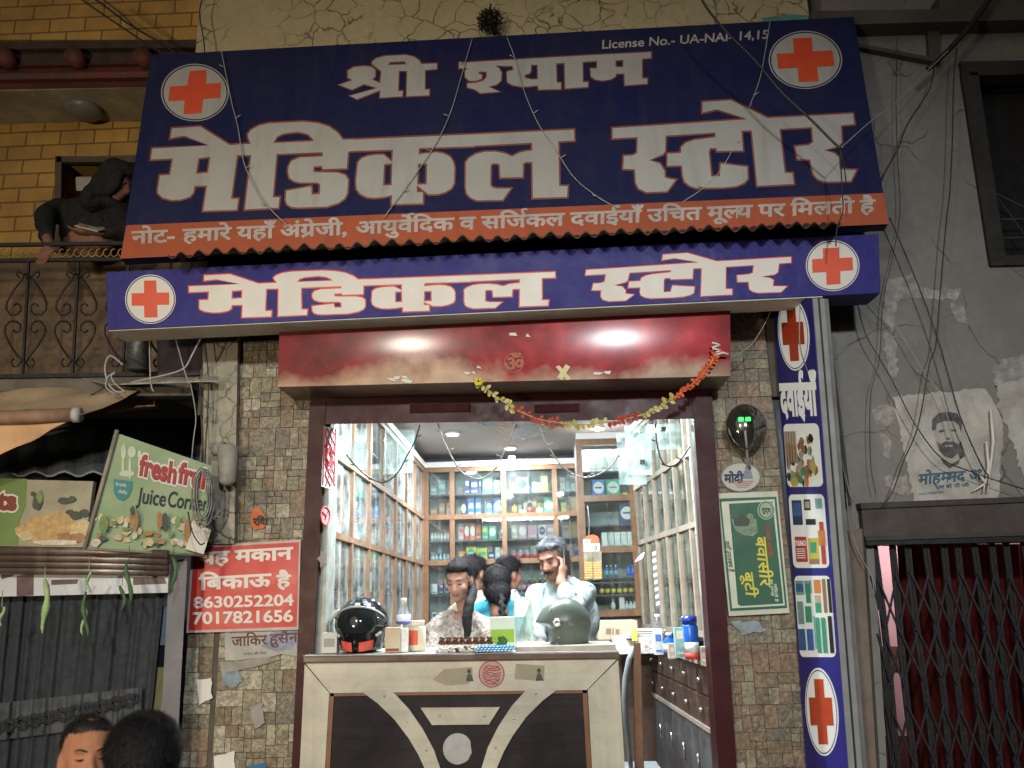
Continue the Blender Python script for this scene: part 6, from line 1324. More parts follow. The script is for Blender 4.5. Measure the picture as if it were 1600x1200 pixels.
def bust(label, px, py, Y, yaw, pitch, skin, shirt, shm, hairparts, s=1.0, sw=.20, roll=0, extra=None, lean=0, drop=.205):
    hd = Head(at(px, py, Y), yaw, pitch, roll, s); r = thing('person', label, 'person', (hd.c.x, Y, .5))
    base = hd.c + Vector((0, .02, -drop * s)); f = hd.m @ Vector((0, 1, 0)); f.z = 0; f.normalize(); side = Vector((f.y, -f.x, 0)); M = Matrix((side, f, Vector((0, 0, 1)))).transposed()
    pt = lambda x, y, z: base + M @ Vector((x, y, z)) * s
    body = hd.skull() + [hd.cap((0, -.03, -.06), .05, (0, -.05, -.17), .054), ('e', pt(0, 0, -.12), (sw * .75, .10, .2), M), ('e', pt(0, 0, -.45), (sw * .72, .11, .24), M), ('c', pt(-.09, 0, -.55), .085, pt(-.09, 0, hd.c.z * 0 - 1.12), .05), ('c', pt(.09, 0, -.55), .085, pt(.09, 0, -1.12), .05)]
    cl = [('e', pt(0, 0, .0), (sw * .86, .09, .07), M), ('e', pt(0, 0, -.14), (sw * .84, .125, .2), M), ('e', pt(0, 0, -.42), (sw * .80, .13, .26), M), ('e', pt(0, 0, -.6), (sw * .84, .14, .2), M), ('c', pt(0, 0, .03), .058, pt(0, 0, .075), .056)]
    for q in (-1, 1):
        a, b, c_ = pt(q * sw * .86, 0, -.03), pt(q * (sw * .86 + .06), .0, -.32), pt(q * sw * .8, .16, -.50)
        cl += [('c', a, .066, b, .052), ('c', b, .050, b.lerp(c_, .6), .045)]; body += [('c', a, .045, b, .036), ('c', b, .036, c_, .026)] + hand(c_, f * .8 + Vector((0, 0, -.3)), Vector((0, 0, -1)), .95, .4)
    if extra: extra(hd, body, cl, pt)
    blob(body, .011, 'body', skin, r); blob(cl, .012, shirt, shm, r, .010, 18, px)
    blob([hd.e(*q) for q in hairparts], .008, 'hair', HAIR, r, .004, 60, px, (2200, .035, .12, hd.p(0, .02, .13)))
    return r, hd, pt
SHORT = [(0, -.026, .040, .080, .094, .085), (0, .015, .078, .066, .056, .036), (0, -.07, -.02, .064, .045, .06)]
LONGB = [(0, -.024, .036, .086, .100, .090), (0, -.07, -.04, .074, .055, .085), (.05, 0, .0, .03, .07, .08), (-.05, 0, 0, .03, .07, .08)]
r, h_, pt = bust('person with short black hair turned away, half hidden behind the woman in cream lace', 742, 897, 1.30, -40, -5, SKIN2, 'shirt', mat('beige_shirt', (.36, .33, .28), .8, var=.15), SHORT, 1.0)
r, h_, pt = bust('person with long black braid in teal top seen from behind', 776, 916, .98, 12, -8, SKIN2, 'teal_top', mat('teal_cloth', (.015, .19, .25), .8, var=.2, scale=20, bump=.3), LONGB, 1.0, .19, drop=.135)
br = [at(783, 925, .88), at(784, 945, .82), at(786, 965, .80), at(787, 985, .80), at(788, 1000, .80)]
P = []
for i in range(14):
    t_ = i / 13; q = br[0].lerp(br[1], min(1, t_ * 4)) if t_ < .25 else br[1].lerp(br[4], (t_ - .25) / .75); P.append(('e', q + Vector((.006 * (-1) ** i, 0, 0)), (.022 - .006 * t_, .018, .020)))
blob(P, .006, 'braid', HAIR, r)
t = NT('check_cloth'); wv = t.n('TexWave', wave_type='BANDS', bands_direction='X'); wv.inputs['Scale'].default_value = 8; t.l(t.co(), wv.inputs[0]); wv2 = t.n('TexWave', wave_type='BANDS', bands_direction='Z'); wv2.inputs['Scale'].default_value = 8; t.l(t.co(), wv2.inputs[0])
CHECK = t.fin(t.mix(t.math('MULTIPLY', t.math('ADD', t.ramp(wv.outputs['Fac'], [(.55, 0.0), (.62, 1.0)]), t.ramp(wv2.outputs['Fac'], [(.55, 0.0), (.62, 1.0)])), .5), (.60, .63, .66), (.07, .17, .30)), .8)
r, h_, pt = bust('person in blue and white checked shirt facing the back cabinet', 796, 897, 1.75, -52, -10, SKIN2, 'checked_shirt', CHECK, SHORT, 1.0, .19)
# --- man on the phone
Y = .80; K = (Y + 4.2) / 1315
mn = thing('person', 'man in white shirt with moustache holding a phone to his ear', 'person', (at(878, 1000, Y).x, Y, .5))
hd = Head(at(863, 874, Y), 152, -18, 6, 1.04); sh0 = at(882, 912, Y + .07)
sx = 55 * K; ear = hd.p(-.085, .0, -.02); ls, le = sh0 + Vector((sx * .66, .0, -.02)), at(914, 962, Y - .12)
wr = at(876, 905, Y - .15)
hp = hand(wr, (hd.p(-.098, .02, .0) - wr), (hd.p(.0, .02, -.02) - hd.p(-.1, .02, -.02)), 1.0, .42, 1)
rs_, re, rw = sh0 + Vector((-sx * .76, .0, -.07)), at(836, 985, Y - .05), at(846, 1010, Y - .2)
ls = sh0 + Vector((sx * .52, .02, -.06)); le = at(893, 950, Y - .22)
body = hd.skull() + [hd.cap((0, -.03, -.06), .055, (0, -.07, -.17), .060), ('e', sh0 + Vector((0, .03, -.2)), (sx * .72, .11, .22)), ('e', sh0 + Vector((0, .04, -.5)), (sx * .72, .13, .25)), ('c', sh0 + Vector((-.09, .03, -.7)), .09, sh0 + Vector((-.09, .03, -1.38)), .055), ('c', sh0 + Vector((.09, .03, -.7)), .09, sh0 + Vector((.09, .03, -1.38)), .055),
    ('c', ls, .05, le, .040), ('c', le, .040, wr, .027), ('c', rs_, .05, re, .040), ('c', re, .040, rw, .028)] + hp + hand(rw, (0, -1, -.2), (0, 0, -1), 1, .4)
blob(body, .008, 'body', SKIN2, mn); hd.face(mn, True, mat('dark_lips', (.10, .04, .035), .5))
w = MB(); w.tube([hd.p(.030 * t_, .096 - .016 * t_ * t_, -.046 - .006 * t_ * t_) for t_ in (-1, -.6, 0, .6, 1)], [.003, .008, .007, .008, .003], 8); w.build('moustache', HAIR, mn)
t = NT('white_shirt'); mp_ = t.n('Mapping'); mp_.inputs['Scale'].default_value = (1, 1, .45); mp_.inputs['Rotation'].default_value = (0, .6, 0); t.l(t.co(), mp_.inputs[0]); t.bump(t.noise(11, 3, .5, 1.2, mp_.outputs[0]), .9, .035); WSH = t.fin((.25, .295, .30), .85, 0, .2)
cl = [('e', sh0 + Vector((0, .02, -.03)), (sx * .62, .10, .075)), ('e', sh0 + Vector((0, .01, -.2)), (sx * .95, .15, .22)), ('e', sh0 + Vector((-.01, .02, -.42)), (sx * .96, .165, .30)), ('e', sh0 + Vector((0, .03, -.66)), (sx * .82, .15, .2)), ('c', sh0 + Vector((-.02, .0, .02)), .065, sh0 + Vector((-.03, -.02, .06)), .062),
    ('c', ls, .078, le, .062), ('c', le, .060, le.lerp(wr, .62), .046), ('c', rs_, .078, re, .062), ('c', re, .060, re.lerp(rw, .6), .05)]
blob(cl, .009, 'shirt', WSH, mn, .010, 16)
w = MB(); w.tube([sh0 + Vector((-.05 + .07 * math.cos(a), -.045 + .05 * math.sin(a), .052 + .010 * math.cos(a * 2))) for a in [i * .45 - .4 for i in range(12)]], [.006] + [.012] * 10 + [.006], 6); w.build('collar', WSH, mn)
blob([hd.e(0, -.026, .038, .080, .094, .084), hd.e(0, .022, .080, .064, .050, .030), hd.e(0, -.07, -.02, .066, .045, .05), hd.e(.058, -.008, .01, .022, .03, .05), hd.e(-.058, -.008, .01, .022, .03, .05)], .007, 'hair', mat('greying_hair', (.045, .05, .055), .45, var=.5, scale=60, bump=.5, bscale=120), mn, .004, 50, 3, (2500, .035, .12, hd.p(.03, .06, .12)))
w = MB(); ph = hd.p(-.096, .022, -.026); d = (hd.p(-.088, .0, .05) - hd.p(-.085, .06, -.09)).normalized(); n = (hd.p(-.1, 0, 0) - hd.p(0, 0, 0)).normalized(); x = d.cross(n).normalized()
w.hexa([ph - d * .072 - x * .034 - n * .004, ph - d * .072 + x * .034 - n * .004, ph + d * .072 + x * .034 - n * .004, ph + d * .072 - x * .034 - n * .004], [ph - d * .072 - x * .034 + n * .004, ph - d * .072 + x * .034 + n * .004, ph + d * .072 + x * .034 + n * .004, ph + d * .072 - x * .034 + n * .004])
tag(w.build('mobile_phone', mat('phone_black', (.02, .018, .018), .2), bevel=.003), 'dark mobile phone held to the ear of the man in white', 'phone')
# --- two people in the street, heads only in view
def street(label, px, py, Y, yaw, pitch, s, hairparts, shm, hm, kind):
    hd = Head(at(px, py, Y), yaw, pitch, 0, s); r = thing('person', label, 'person', (hd.c.x, Y, 0)); base = hd.c + Vector((0, 0, -.25))
    f = hd.m @ Vector((0, 1, 0)); f.z = 0; f.normalize(); side = Vector((f.y, -f.x, 0)); M = Matrix((side, f, Vector((0, 0, 1)))).transposed(); pt = lambda x, y, z: base + M @ Vector((x, y, z))
    zf = .06 - base.z
    body = hd.skull() + [hd.cap((0, -.03, -.06), .052, (0, -.05, -.17), .056), ('e', pt(0, -.02, -.2), (.16, .10, .24), M), ('e', pt(0, -.02, -.5), (.15, .11, .2), M)]
    cl = [('e', pt(0, -.02, .0), (.18, .09, .07), M), ('e', pt(0, -.02, -.2), (.175, .125, .24), M), ('e', pt(0, -.02, -.48), (.165, .13, .2), M), ('c', pt(0, -.03, .03), .06, pt(0, -.03, .07), .058)]
    tr = []
    for q in (-1, 1):
        a, b, c_ = pt(q * .17, -.02, -.04), pt(q * .22, -.02, -.32), pt(q * .2, .1, -.55); cl += [('c', a, .065, b, .05), ('c', b, .05, b.lerp(c_, .5), .045)]
        body += [('c', a, .045, b, .036), ('c', b, .036, c_, .026), ('c', pt(q * .09, 0, -.6), .08, pt(q * .1, 0, zf * .55 - .3), .055), ('c', pt(q * .1, 0, zf * .55 - .3), .055, pt(q * .1, 0, zf), .04), ('c', pt(q * .1, 0, zf), .04, pt(q * .1, .14, zf - .02), .03)] + hand(c_, f * .4 + Vector((0, 0, -1)), -side * q, 1, .3)
        tr += [('c', pt(q * .085, -.01, -.58), .10, pt(q * .1, 0, zf * .55 - .3), .075), ('c', pt(q * .1, 0, zf * .55 - .3), .075, pt(q * .1, 0, zf + .06), .06)]
    blob(body, .0065, 'body', SKINL, r); blob(cl, .012, 'shirt', shm, r, .008, 18); blob(tr, .013, 'trousers', mat('dark_trousers', (.03, .03, .04), .8), r)
    hdh = blob([hd.e(*q) for q in hairparts], .006, 'hair', hm, r, .003, 60, kind, ((14000, .009, .30, hd.p(0, -.03, .13)) if kind == 0 else (12000, .04, .16, hd.p(.01, -.05, .125)))); hd.face(r, kind == 0); return r
FADE = mat('faded_hair', (.020, .017, .016), .5, var=.5, scale=120, bump=.8, bscale=260)
street('man in the street with short cropped hair, orange lit face turned to the right', 137, 1182, -1.55, -146, 2, .95, [(0, -.036, .046, .0745, .076, .074), (0, .012, .084, .054, .044, .024), (0, -.066, .005, .064, .044, .055)], mat('grey_tshirt', (.12, .12, .13), .8), FADE, 0)
street('person in the street with thick black hair seen from behind', 221, 1193, -2.0, 30, 0, .93, [(0, -.024, .036, .086, .101, .090), (0, -.066, -.03, .076, .055, .075), (0, .02, .07, .072, .062, .045), (.055, -.02, .0, .026, .05, .06), (-.055, -.02, 0, .026, .05, .06)], mat('dark_tshirt', (.03, .03, .035), .8), HAIR, 1)
# --- person leaning on the balcony rail
Y = .30; bp = thing('person', 'person in dark clothes leaning on the balcony rail with a phone in hand', 'person', (at(140, 590, Y).x, Y, at(140, 590, Y).z))
hd = Head(at(182, 284, Y - .02), 262, -26, 0, 1.05); s0 = at(142, 330, Y + .08)
lw, le = at(76, 383, Y - .16), at(70, 338, Y - .02); rw, re = at(150, 362, Y - .2), at(196, 362, Y - .1)
body = hd.skull() + [hd.cap((0, -.03, -.05), .05, (0, -.07, -.16), .055), ('e', s0 + Vector((0, .02, -.12)), (.17, .11, .2)), ('e', s0 + Vector((.03, .30, -.13)), (.16, .25, .11)), ('c', s0 + Vector((-.19, 0, .03)), .05, le, .042), ('c', le, .042, lw, .028), ('c', s0 + Vector((.16, 0, .02)), .05, re, .042), ('c', re, .042, rw, .028), ('c', s0 + Vector((-.05, .62, -.24)), .09, s0 + Vector((-.05, .66, -.85)), .06), ('c', s0 + Vector((.11, .62, -.24)), .09, s0 + Vector((.11, .66, -.85)), .06), ('e', s0 + Vector((.03, .55, -.24)), (.17, .16, .13))] + hand(lw, (0, -.3, -1), (0, -.9, .2), 1, .3) + hand(rw, (-.9, -.2, -.1), (0, .1, 1), 1, .55)
blob(body, .010, 'body', SKIN2, bp); hd.face(bp, False)
blob([('e', s0 + Vector((0, .02, .0)), (.20, .12, .10)), ('e', s0 + Vector((0, .05, -.10)), (.20, .15, .16)), ('e', s0 + Vector((.03, .32, -.13)), (.19, .28, .13)), ('c', s0 + Vector((-.19, 0, .02)), .075, le, .062), ('c', le, .062, le.lerp(lw, .7), .045), ('c', s0 + Vector((.16, 0, .02)), .075, re, .062), ('c', re, .06, re.lerp(rw, .65), .045)], .011, 'dark_top', mat('speckled_black_cloth', (.006, .006, .007), .85, var=.8, scale=60), bp, .014, 14)
blob([hd.e(0, -.024, .038, .090, .104, .094), hd.e(0, -.07, -.05, .08, .06, .10), hd.e(.062, .02, -.02, .032, .07, .10), hd.e(-.062, .02, -.02, .032, .07, .10), hd.e(0, .03, .085, .07, .07, .04), hd.e(0, -.06, -.14, .10, .07, .09), hd.e(0, .045, -.125, .05, .05, .04)], .009, 'headscarf', mat('speckled_black_cloth', (.006, .006, .007)), bp, .008, 30)
w = MB(); p = at(140, 356, Y - .235); d = Vector((.95, 0, -.28)).normalized(); n = Vector((.2, -.55, .8)).normalized(); x = d.cross(n).normalized(); n = x.cross(d)
w.hexa([p - d * .07 - x * .034 - n * .004, p + d * .07 - x * .034 - n * .004, p + d * .07 + x * .034 - n * .004, p - d * .07 + x * .034 - n * .004], [p - d * .07 - x * .034 + n * .004, p + d * .07 - x * .034 + n * .004, p + d * .07 + x * .034 + n * .004, p - d * .07 + x * .034 + n * .004])
tag(w.build('mobile_phone', mat('pale_phone', (.42, .40, .38), .3), bevel=.003), 'pale mobile phone in the hand of the person on the balcony', 'phone')
w = MB(); w.hexa(Q(.36, (118, 276), (166, 276), (164, 296), (119, 299)), Q(.42, (118, 276), (166, 276), (164, 296), (119, 299))); tag(w.build('white_cloth', mat('grey_white_cloth', (.30, .29, .25), .8, var=.15), bevel=.01), 'pale folded cloth behind the person in the balcony window', 'cloth')
# ================================================================ pillar sign, posters, meters
ps = thing('pillar_sign', 'tall blue pillar sign with red crosses and product pictures standing out from the facade', 'sign', at(1300, 1330, -.22))
TLp, TRp, BLp = at(1207, 470, -.02), at(1268, 466, -.50), at(1262, 1230, -.02)
nps = (TRp - TLp).cross(BLp - TLp).normalized(); BRp = on(1327, 1230, TLp, nps)
if nps.x > 0: nps = -nps
def SU(u, v, o=0): return TLp.lerp(TRp, u).lerp(BLp.lerp(BRp, u), v) + nps * o
w = MB(); ex = 1.25
q = [SU(0, 0), SU(1, 0), SU(1, ex), SU(0, ex)]; w.hexa(q, [p - nps * .055 for p in q]); w.build('box', mat('pillar_blue', (.035, .032, .27), .45, var=.1, scale=3, spec=.2), ps)
w = MB()
for d0, d1 in ((-.001, -.024), (-.034, -.055)):
    q = [SU(1, 0, d0), SU(1, 0, d1), SU(1, ex, d1), SU(1, ex, d0)]; f_ = (TRp - TLp).normalized(); w.hexa([p + f_ * .004 for p in q], [p + f_ * .012 for p in q])
w.build('edge_strip', mat('white_metal_edge', (.27, .28, .28), .4, .2, var=.2, scale=6), ps)
w = MB(); q = [SU(1, 0, -.025), SU(1, 0, -.033), SU(1, ex, -.033), SU(1, ex, -.025)]; w.hexa([p + f_ * .001 for p in q], [p + f_ * .004 for p in q]); w.build('edge_gap', BLACK, ps)
w = MB(); w.hexa([SU(.97, 0, -.058), SU(.97, 0, -.085), SU(.97, ex, -.085), SU(.97, ex, -.058)], [SU(.5, 0, -.058), SU(.5, 0, -.085), SU(.5, ex, -.085), SU(.5, ex, -.058)]); w.build('side_channel', mat('grey_channel', (.15, .15, .145), .5, .2, var=.3, scale=6), ps)
pv = lambda y: (y - 470) / 760.0               # picture row to v at the sign's left edge
def rrect(u0, u1, v0, v1, r=.10, rv=.012): 
    P = []
    for cu_, cv, a0 in ((u1 - r, v0 + rv, -90), (u1 - r, v1 - rv, 0), (u0 + r, v1 - rv, 90), (u0 + r, v0 + rv, 180)):
        P += [(cu_ + r * math.cos(R_(a0 + 18 * k)), cv + rv * math.sin(R_(a0 + 18 * k))) for k in range(6)]
    return P
SUF = lambda u, v, o=0: SU(u, v, o)
BGW = mat('pillar_white', (.72, .72, .68), .4, var=.05); BGW.node_tree.nodes['Principled BSDF'].inputs['Emission Color'].default_value = (.95, 1, .95, 1); BGW.node_tree.nodes['Principled BSDF'].inputs['Emission Strength'].default_value = .22  # slight emission added to brighten the sign's white parts as if backlit
for (v0, v1) in ((.285, .425), (.44, .595), (.617, .765)):
    pass
panels = []
for (ya, yb, yc, yd) in ((684, 787, 0, 0), (799, 914, 0, 0), (926, 1047, 0, 0)):
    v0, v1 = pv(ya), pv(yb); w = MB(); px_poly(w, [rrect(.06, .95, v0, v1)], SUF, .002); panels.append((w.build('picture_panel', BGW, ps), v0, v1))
for k, (vc, hv) in enumerate(((pv(530), .085), (pv(1125), .082))):
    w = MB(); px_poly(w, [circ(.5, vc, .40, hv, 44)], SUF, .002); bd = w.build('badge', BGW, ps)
    w = MB(); px_poly(w, [circ(.5, vc, .375, hv * .955, 44), circ(.5, vc, .36, hv * .93, 44)], SUF, .0035); w.build('badge_ring', NAVY2, bd)
    a_, b_ = .10, hv * .74; w = MB(); px_poly(w, [[(.5 - .115, vc - b_), (.5 + .115, vc - b_), (.5 + .115, vc - .026), (.5 + .28, vc - .026), (.5 + .28, vc + .026), (.5 + .115, vc + .026), (.5 + .115, vc + b_), (.5 - .115, vc + b_), (.5 - .115, vc + .026), (.5 - .28, vc + .026), (.5 - .28, vc - .026), (.5 - .115, vc - .026)]], SUF, .0035); w.build('cross', CROSS, bd)
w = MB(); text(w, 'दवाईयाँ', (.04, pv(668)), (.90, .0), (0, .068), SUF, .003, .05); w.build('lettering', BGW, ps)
rnd = random.Random(31)
def on_panel(i, items, name='product_print'):
    par, v0, v1 = panels[i]; w = MB(); mats = [cb, ct, cr, cy_, cg, cbr, cor, cdb, BLACK, cbg]
    for k, (m, u0, u1, a, b) in enumerate(items):
        w.cur = m; V0, V1 = v0 + (v1 - v0) * a, v0 + (v1 - v0) * b; w.add([SU(u0, V0, .003 + k * .0002), SU(u1, V0, .003 + k * .0002), SU(u1, V1, .003 + k * .0002), SU(u0, V1, .003 + k * .0002)], [(0, 1, 2, 3)])
    w.build(name, mats, par)
par, v0, v1 = panels[0]; w = MB()
for k in range(70):
    u = .14 + .72 * rnd.random(); v = rnd.random() ** .7; v = max(v, .55 - .8 * (u - .1) if rnd.random() < .7 else .3); s_ = rnd.uniform(.03, .07); w.cur = rnd.choice([5, 1, 3, 6, 9, 8, 4, 5, 9]); vv = v0 + (v1 - v0) * min(.93, .14 + v * .8)
    w.add([SU(u + s_ * math.cos(a * 1.05), vv + .007 * (1 + rnd.random()) * math.sin(a * 1.05), .003 + k * .0001) for a in range(6)], [tuple(range(6))])
for k in range(9): 
    u0 = .12 + k * .035; w.cur = 5 if k % 2 else 9; w.add([SU(u0, v0 + (v1 - v0) * .12, .012), SU(u0 + .03, v0 + (v1 - v0) * .12, .012), SU(u0 + .03, v0 + (v1 - v0) * .62, .012), SU(u0, v0 + (v1 - v0) * .62, .012)], [(0, 1, 2, 3)])
w.build('product_print', [cb, ct, cr, cy_, cg, cbr, cor, cdb, BLACK, cbg], par)
on_panel(1, [(7, .14, .40, .08, .42), (0, .16, .38, .12, .30), (8, .46, .62, .07, .22), (9, .49, .60, .10, .19), (1, .74, .90, .06, .20), (8, .48, .72, .34, .42), (2, .16, .46, .58, .92), (3, .50, .74, .60, .88), (5, .50, .74, .88, .95), (4, .55, .69, .66, .80), (2, .80, .90, .38, .95), (6, .76, .92, .50, .70)])
par, v0, v1 = panels[1]; w = MB()
for k in range(5): 
    vv = v0 + (v1 - v0) * (.74 + .03 * k); w.add([SU(.20, vv, .0062), SU(.42, vv, .0062), SU(.42, vv + .0016, .0062), SU(.20, vv + .0016, .0062)], [(0, 1, 2, 3)])
text(w, 'TOLENCE', (.17, v0 + (v1 - v0) * .70), (.28, 0), (0, .010), SUF, .0062, .02, True); w.build('product_lettering', BGW, par)
on_panel(2, [(1, .08, .30, .06, .24), (0, .10, .28, .10, .20), (1, .32, .50, .06, .22), (4, .34, .46, .10, .34), (6, .56, .72, .05, .22), (9, .56, .70, .24, .44), (4, .56, .70, .34, .46), (5, .76, .84, .04, .46), (8, .88, .95, .04, .46), (1, .10, .26, .32, .60), (4, .30, .46, .38, .58), (0, .08, .26, .66, .92), (0, .30, .46, .66, .92), (4, .54, .64, .52, .95), (4, .68, .78, .52, .95), (8, .84, .93, .50, .95), (1, .50, .54, .50, .90)])
# green herbal poster (text turned on its side)
gp = thing('green_poster', 'green poster with sideways yellow lettering in a white frame on the right stone column', 'poster', at(1180, 962, -.02))
GPP = PY(-.028)
board(gp, 'frame', GPP, [(1119, 771), (1215, 767), (1234, 958), (1139, 963)], .02, mat('poster_frame', (.46, .49, .40), .5, var=.15, scale=8), .002)
w = MB(); px_poly(w, [[(1124, 779), (1213, 776), (1230, 950), (1141, 955)]], GPP, .002); w.build('green_border', mat('poster_green', (.012, .085, .045), .5, var=.15, scale=5), gp)
w = MB(); px_poly(w, [[(1127, 784), (1210, 780), (1226.5, 946), (1144, 950.5)], [(1139, 788), (1142, 788), (1156, 945), (1153, 945)]], GPP, .0032); w.build('white_line', mat('poster_white', (.50, .54, .44), .5, var=.1), gp)
w = MB(); px_poly(w, [[(1140, 787), (1207, 783.5), (1224, 943), (1156, 947)]], GPP, .0044); w.build('green_field', mat('poster_green', (.012, .085, .045)), gp)
vx, vy = 9.5, 92                                # reading direction runs down the poster
w = MB(); text(w, 'बवासीर', (1180, 838), (8.5, 77), (16, -1.5), GPP, .006, .02); text(w, 'बूटी', (1161, 893), (5, 38), (15, -1.5), GPP, .006, .02); w.build('lettering', mat('poster_yellow', (.55, .50, .05), .5), gp)
w = MB(); text(w, 'पंतजली आयुवेQद', (1195, 818), (6, 52), (6, -.6), GPP, .006, .04); w.build('red_lettering', mat('poster_red', (.25, .07, .04), .5), gp)
w = MB(); text(w, 'यहाँ उपलब्ध है', (1132.5, 845), (7, 48), (6.5, -.7), GPP, .0065, .015); w.build('dark_lettering', mat('poster_ink', (.03, .06, .04), .5), gp)
w = MB(); text(w, 'हर जगह', (1203, 905), (2.4, 26), (4, -.4), GPP, .006, .03); text(w, 'मिलती है', (1209, 912), (2.4, 28), (4, -.4), GPP, .006, .03); w.build('pale_lettering', mat('poster_white', (.50, .54, .44)), gp)
w = MB(); px_poly(w, [circ(1197, 797, 13.5, 15), circ(1197, 797, 11.5, 13)], GPP, .0062); px_poly(w, [circ(1197, 797, 10, 11.5)], GPP, .0062); sl_ = w.build('seal', mat('seal_pale', (.28, .36, .25), .5), gp)
w = MB(); text(w, 'शुद्ध', (1190, 800), (14, 1), (0, 7), GPP, .0078, .03); w.build('seal_lettering', mat('poster_green', (.012, .085, .045)), sl_)
w = MB()
px_poly(w, [[(1143, 812), (1152, 805), (1172, 806), (1182, 812), (1184, 832), (1176, 838), (1160, 836), (1148, 828)]], GPP, .0062); px_poly(w, [circ(1172, 808, 5, 6)], GPP, .0075); w.build('product_print', mat('poster_mid', (.14, .22, .13), .5, var=.4, scale=50), gp)
w = MB(); px_poly(w, [[(1146, 809), (1160, 803), (1172, 812), (1170, 822), (1148, 822)]], GPP, .008); w.build('product_shadow', mat('poster_dark', (.03, .045, .035), .5, var=.4), gp)  # dark printed area of the product picture
# oval sticker and small orange sticker
ov = thing('oval_sticker', 'white oval sticker with dark blue lettering above the green poster', 'sticker', at(1158, 770, -.015)); OVP = PY(-.016)
w = MB(); w.cur = 0; px_poly(w, [circ(1157.5, 745.5, 31.5, 23.5)], OVP, .0); w.build('paper', mat('oval_paper', (.42, .42, .38), .6, var=.1), ov)
w = MB(); px_poly(w, [circ(1157.5, 745.5, 31, 23), circ(1157.5, 745.5, 29.8, 22)], OVP, .0015); text(w, 'मोदी', (1132, 754), (29, -1), (0, 12.5), OVP, .002, .05); w.build('lettering', mat('ink_blue', (.02, .03, .08), .6), ov)
w = MB(); px_poly(w, [[(1160, 748), (1162, 736), (1168, 733), (1173, 735), (1177, 748)]], OVP, .0015); px_poly(w, [circ(1168, 732, 4, 5, 14)], OVP, .002); w.build('portrait_print', mat('blue_grey_print', (.17, .21, .27), .6, var=.3, scale=50), ov)
w = MB(); 
for k in range(4): w.slab([OVP(1146 + 2 * k, 752 + 3 * k, .002), OVP(1178 - 3 * k, 751 + 3 * k, .002), OVP(1178 - 3 * k, 752.6 + 3 * k, .002), OVP(1146 + 2 * k, 753.6 + 3 * k, .002)], .0008)
w.build('small_print', mat('pinkish_print', (.36, .20, .18), .6), ov)
os_ = thing('orange_sticker', 'small torn orange sticker with black lettering on the left stone column', 'sticker', at(405, 828, -.015)); OSP = PY(-.016)
w = MB(); px_poly(w, [[(394, 795), (402, 792), (408, 797), (415, 808), (415, 822), (410, 826), (398, 828), (391, 818)]], OSP, 0); w.build('paper', mat('orange_paper', (.62, .14, .03), .6), os_)
w = MB(); text(w, 'रवि'.replace('वि', 'िव'), (396, 820), (19, -.5), (0, 10), OSP, .0015, .06); w.build('lettering', BLACK, os_)
# red for-sale notice
rn = thing('red_notice', 'red notice board with white lettering and two phone numbers on the left stone column', 'notice', at(380, 988, -.03)); RNP = PY(-.03)
board(rn, 'board', RNP, [(300, 853), (470, 843), (466, 984), (291, 989)], .012, mat('pale_edge', (.50, .38, .34), .6, var=.15))
w = MB(); px_poly(w, [[(303, 856.5), (467, 847), (463.5, 979), (294.5, 985)]], RNP, .0015); w.build('red_field', mat('notice_red', (.50, .030, .022), .45, var=.10, scale=4), rn)
w = MB(); NW = RNP
text(w, 'यह मकान', (312, 882), (144, -8.5), (0, 19), NW, .003, .035); text(w, 'िबकाऊ', (312, 921.5), (110, -6), (0, 19.5), NW, .003, .035); text(w, 'है', (433, 917.5), (20, -1), (0, 19), NW, .003, .035)
text(w, '8630252204', (303, 950), (155, -4.5), (0, 17), NW, .003, .028, True); text(w, '7017821656', (302, 975), (155, -4), (0, 18), NW, .003, .028, True)
w.build('lettering', mat('notice_white', (.66, .63, .58), .5, var=.06), rn)
# torn posters on the left column
tp = thing('torn_poster', 'torn white poster with brown lettering just below the red notice', 'poster', at(410, 1035, -.012)); TPP = PY(-.0145)
w = MB(); px_poly(w, [[(351, 987), (465, 983), (464, 1026), (440, 1022), (425, 1026), (400, 1028), (370, 1032), (352, 1032)]], TPP, 0); w.build('paper', mat('torn_paper_white', (.50, .47, .40), .8, var=.2, scale=14, dirt=(.34, .33, .30), dirtamt=.4), tp)
w = MB(); text(w, 'जािकर', (362, 1010), (55, -3), (0, 15), TPP, .002, .02); text(w, 'हुसैन', (421, 1006), (44, -3), (0, 15), TPP, .002, .015); w.build('lettering', mat('brown_ink', (.13, .05, .035), .7, var=.3), tp)
w = MB(); px_poly(w, [[(408, 1010), (425, 985), (464, 984), (463, 1014), (430, 1018)]], TPP, .0008); w.build('blue_print', mat('faded_blue', (.25, .27, .36), .7, var=.4, scale=20), tp)
w = MB(); text(w, 'नगर पालिका'.replace('लि', 'िल') , (358, 990.5), (38, -1), (0, 3.5), TPP, .002, .0); text(w, 'जनता की सेवा', (380, 1024), (36, -1.5), (0, 4), TPP, .002, .0); w.build('small_lettering', mat('grey_ink', (.10, .10, .10), .7), tp)
rnd = random.Random(41)
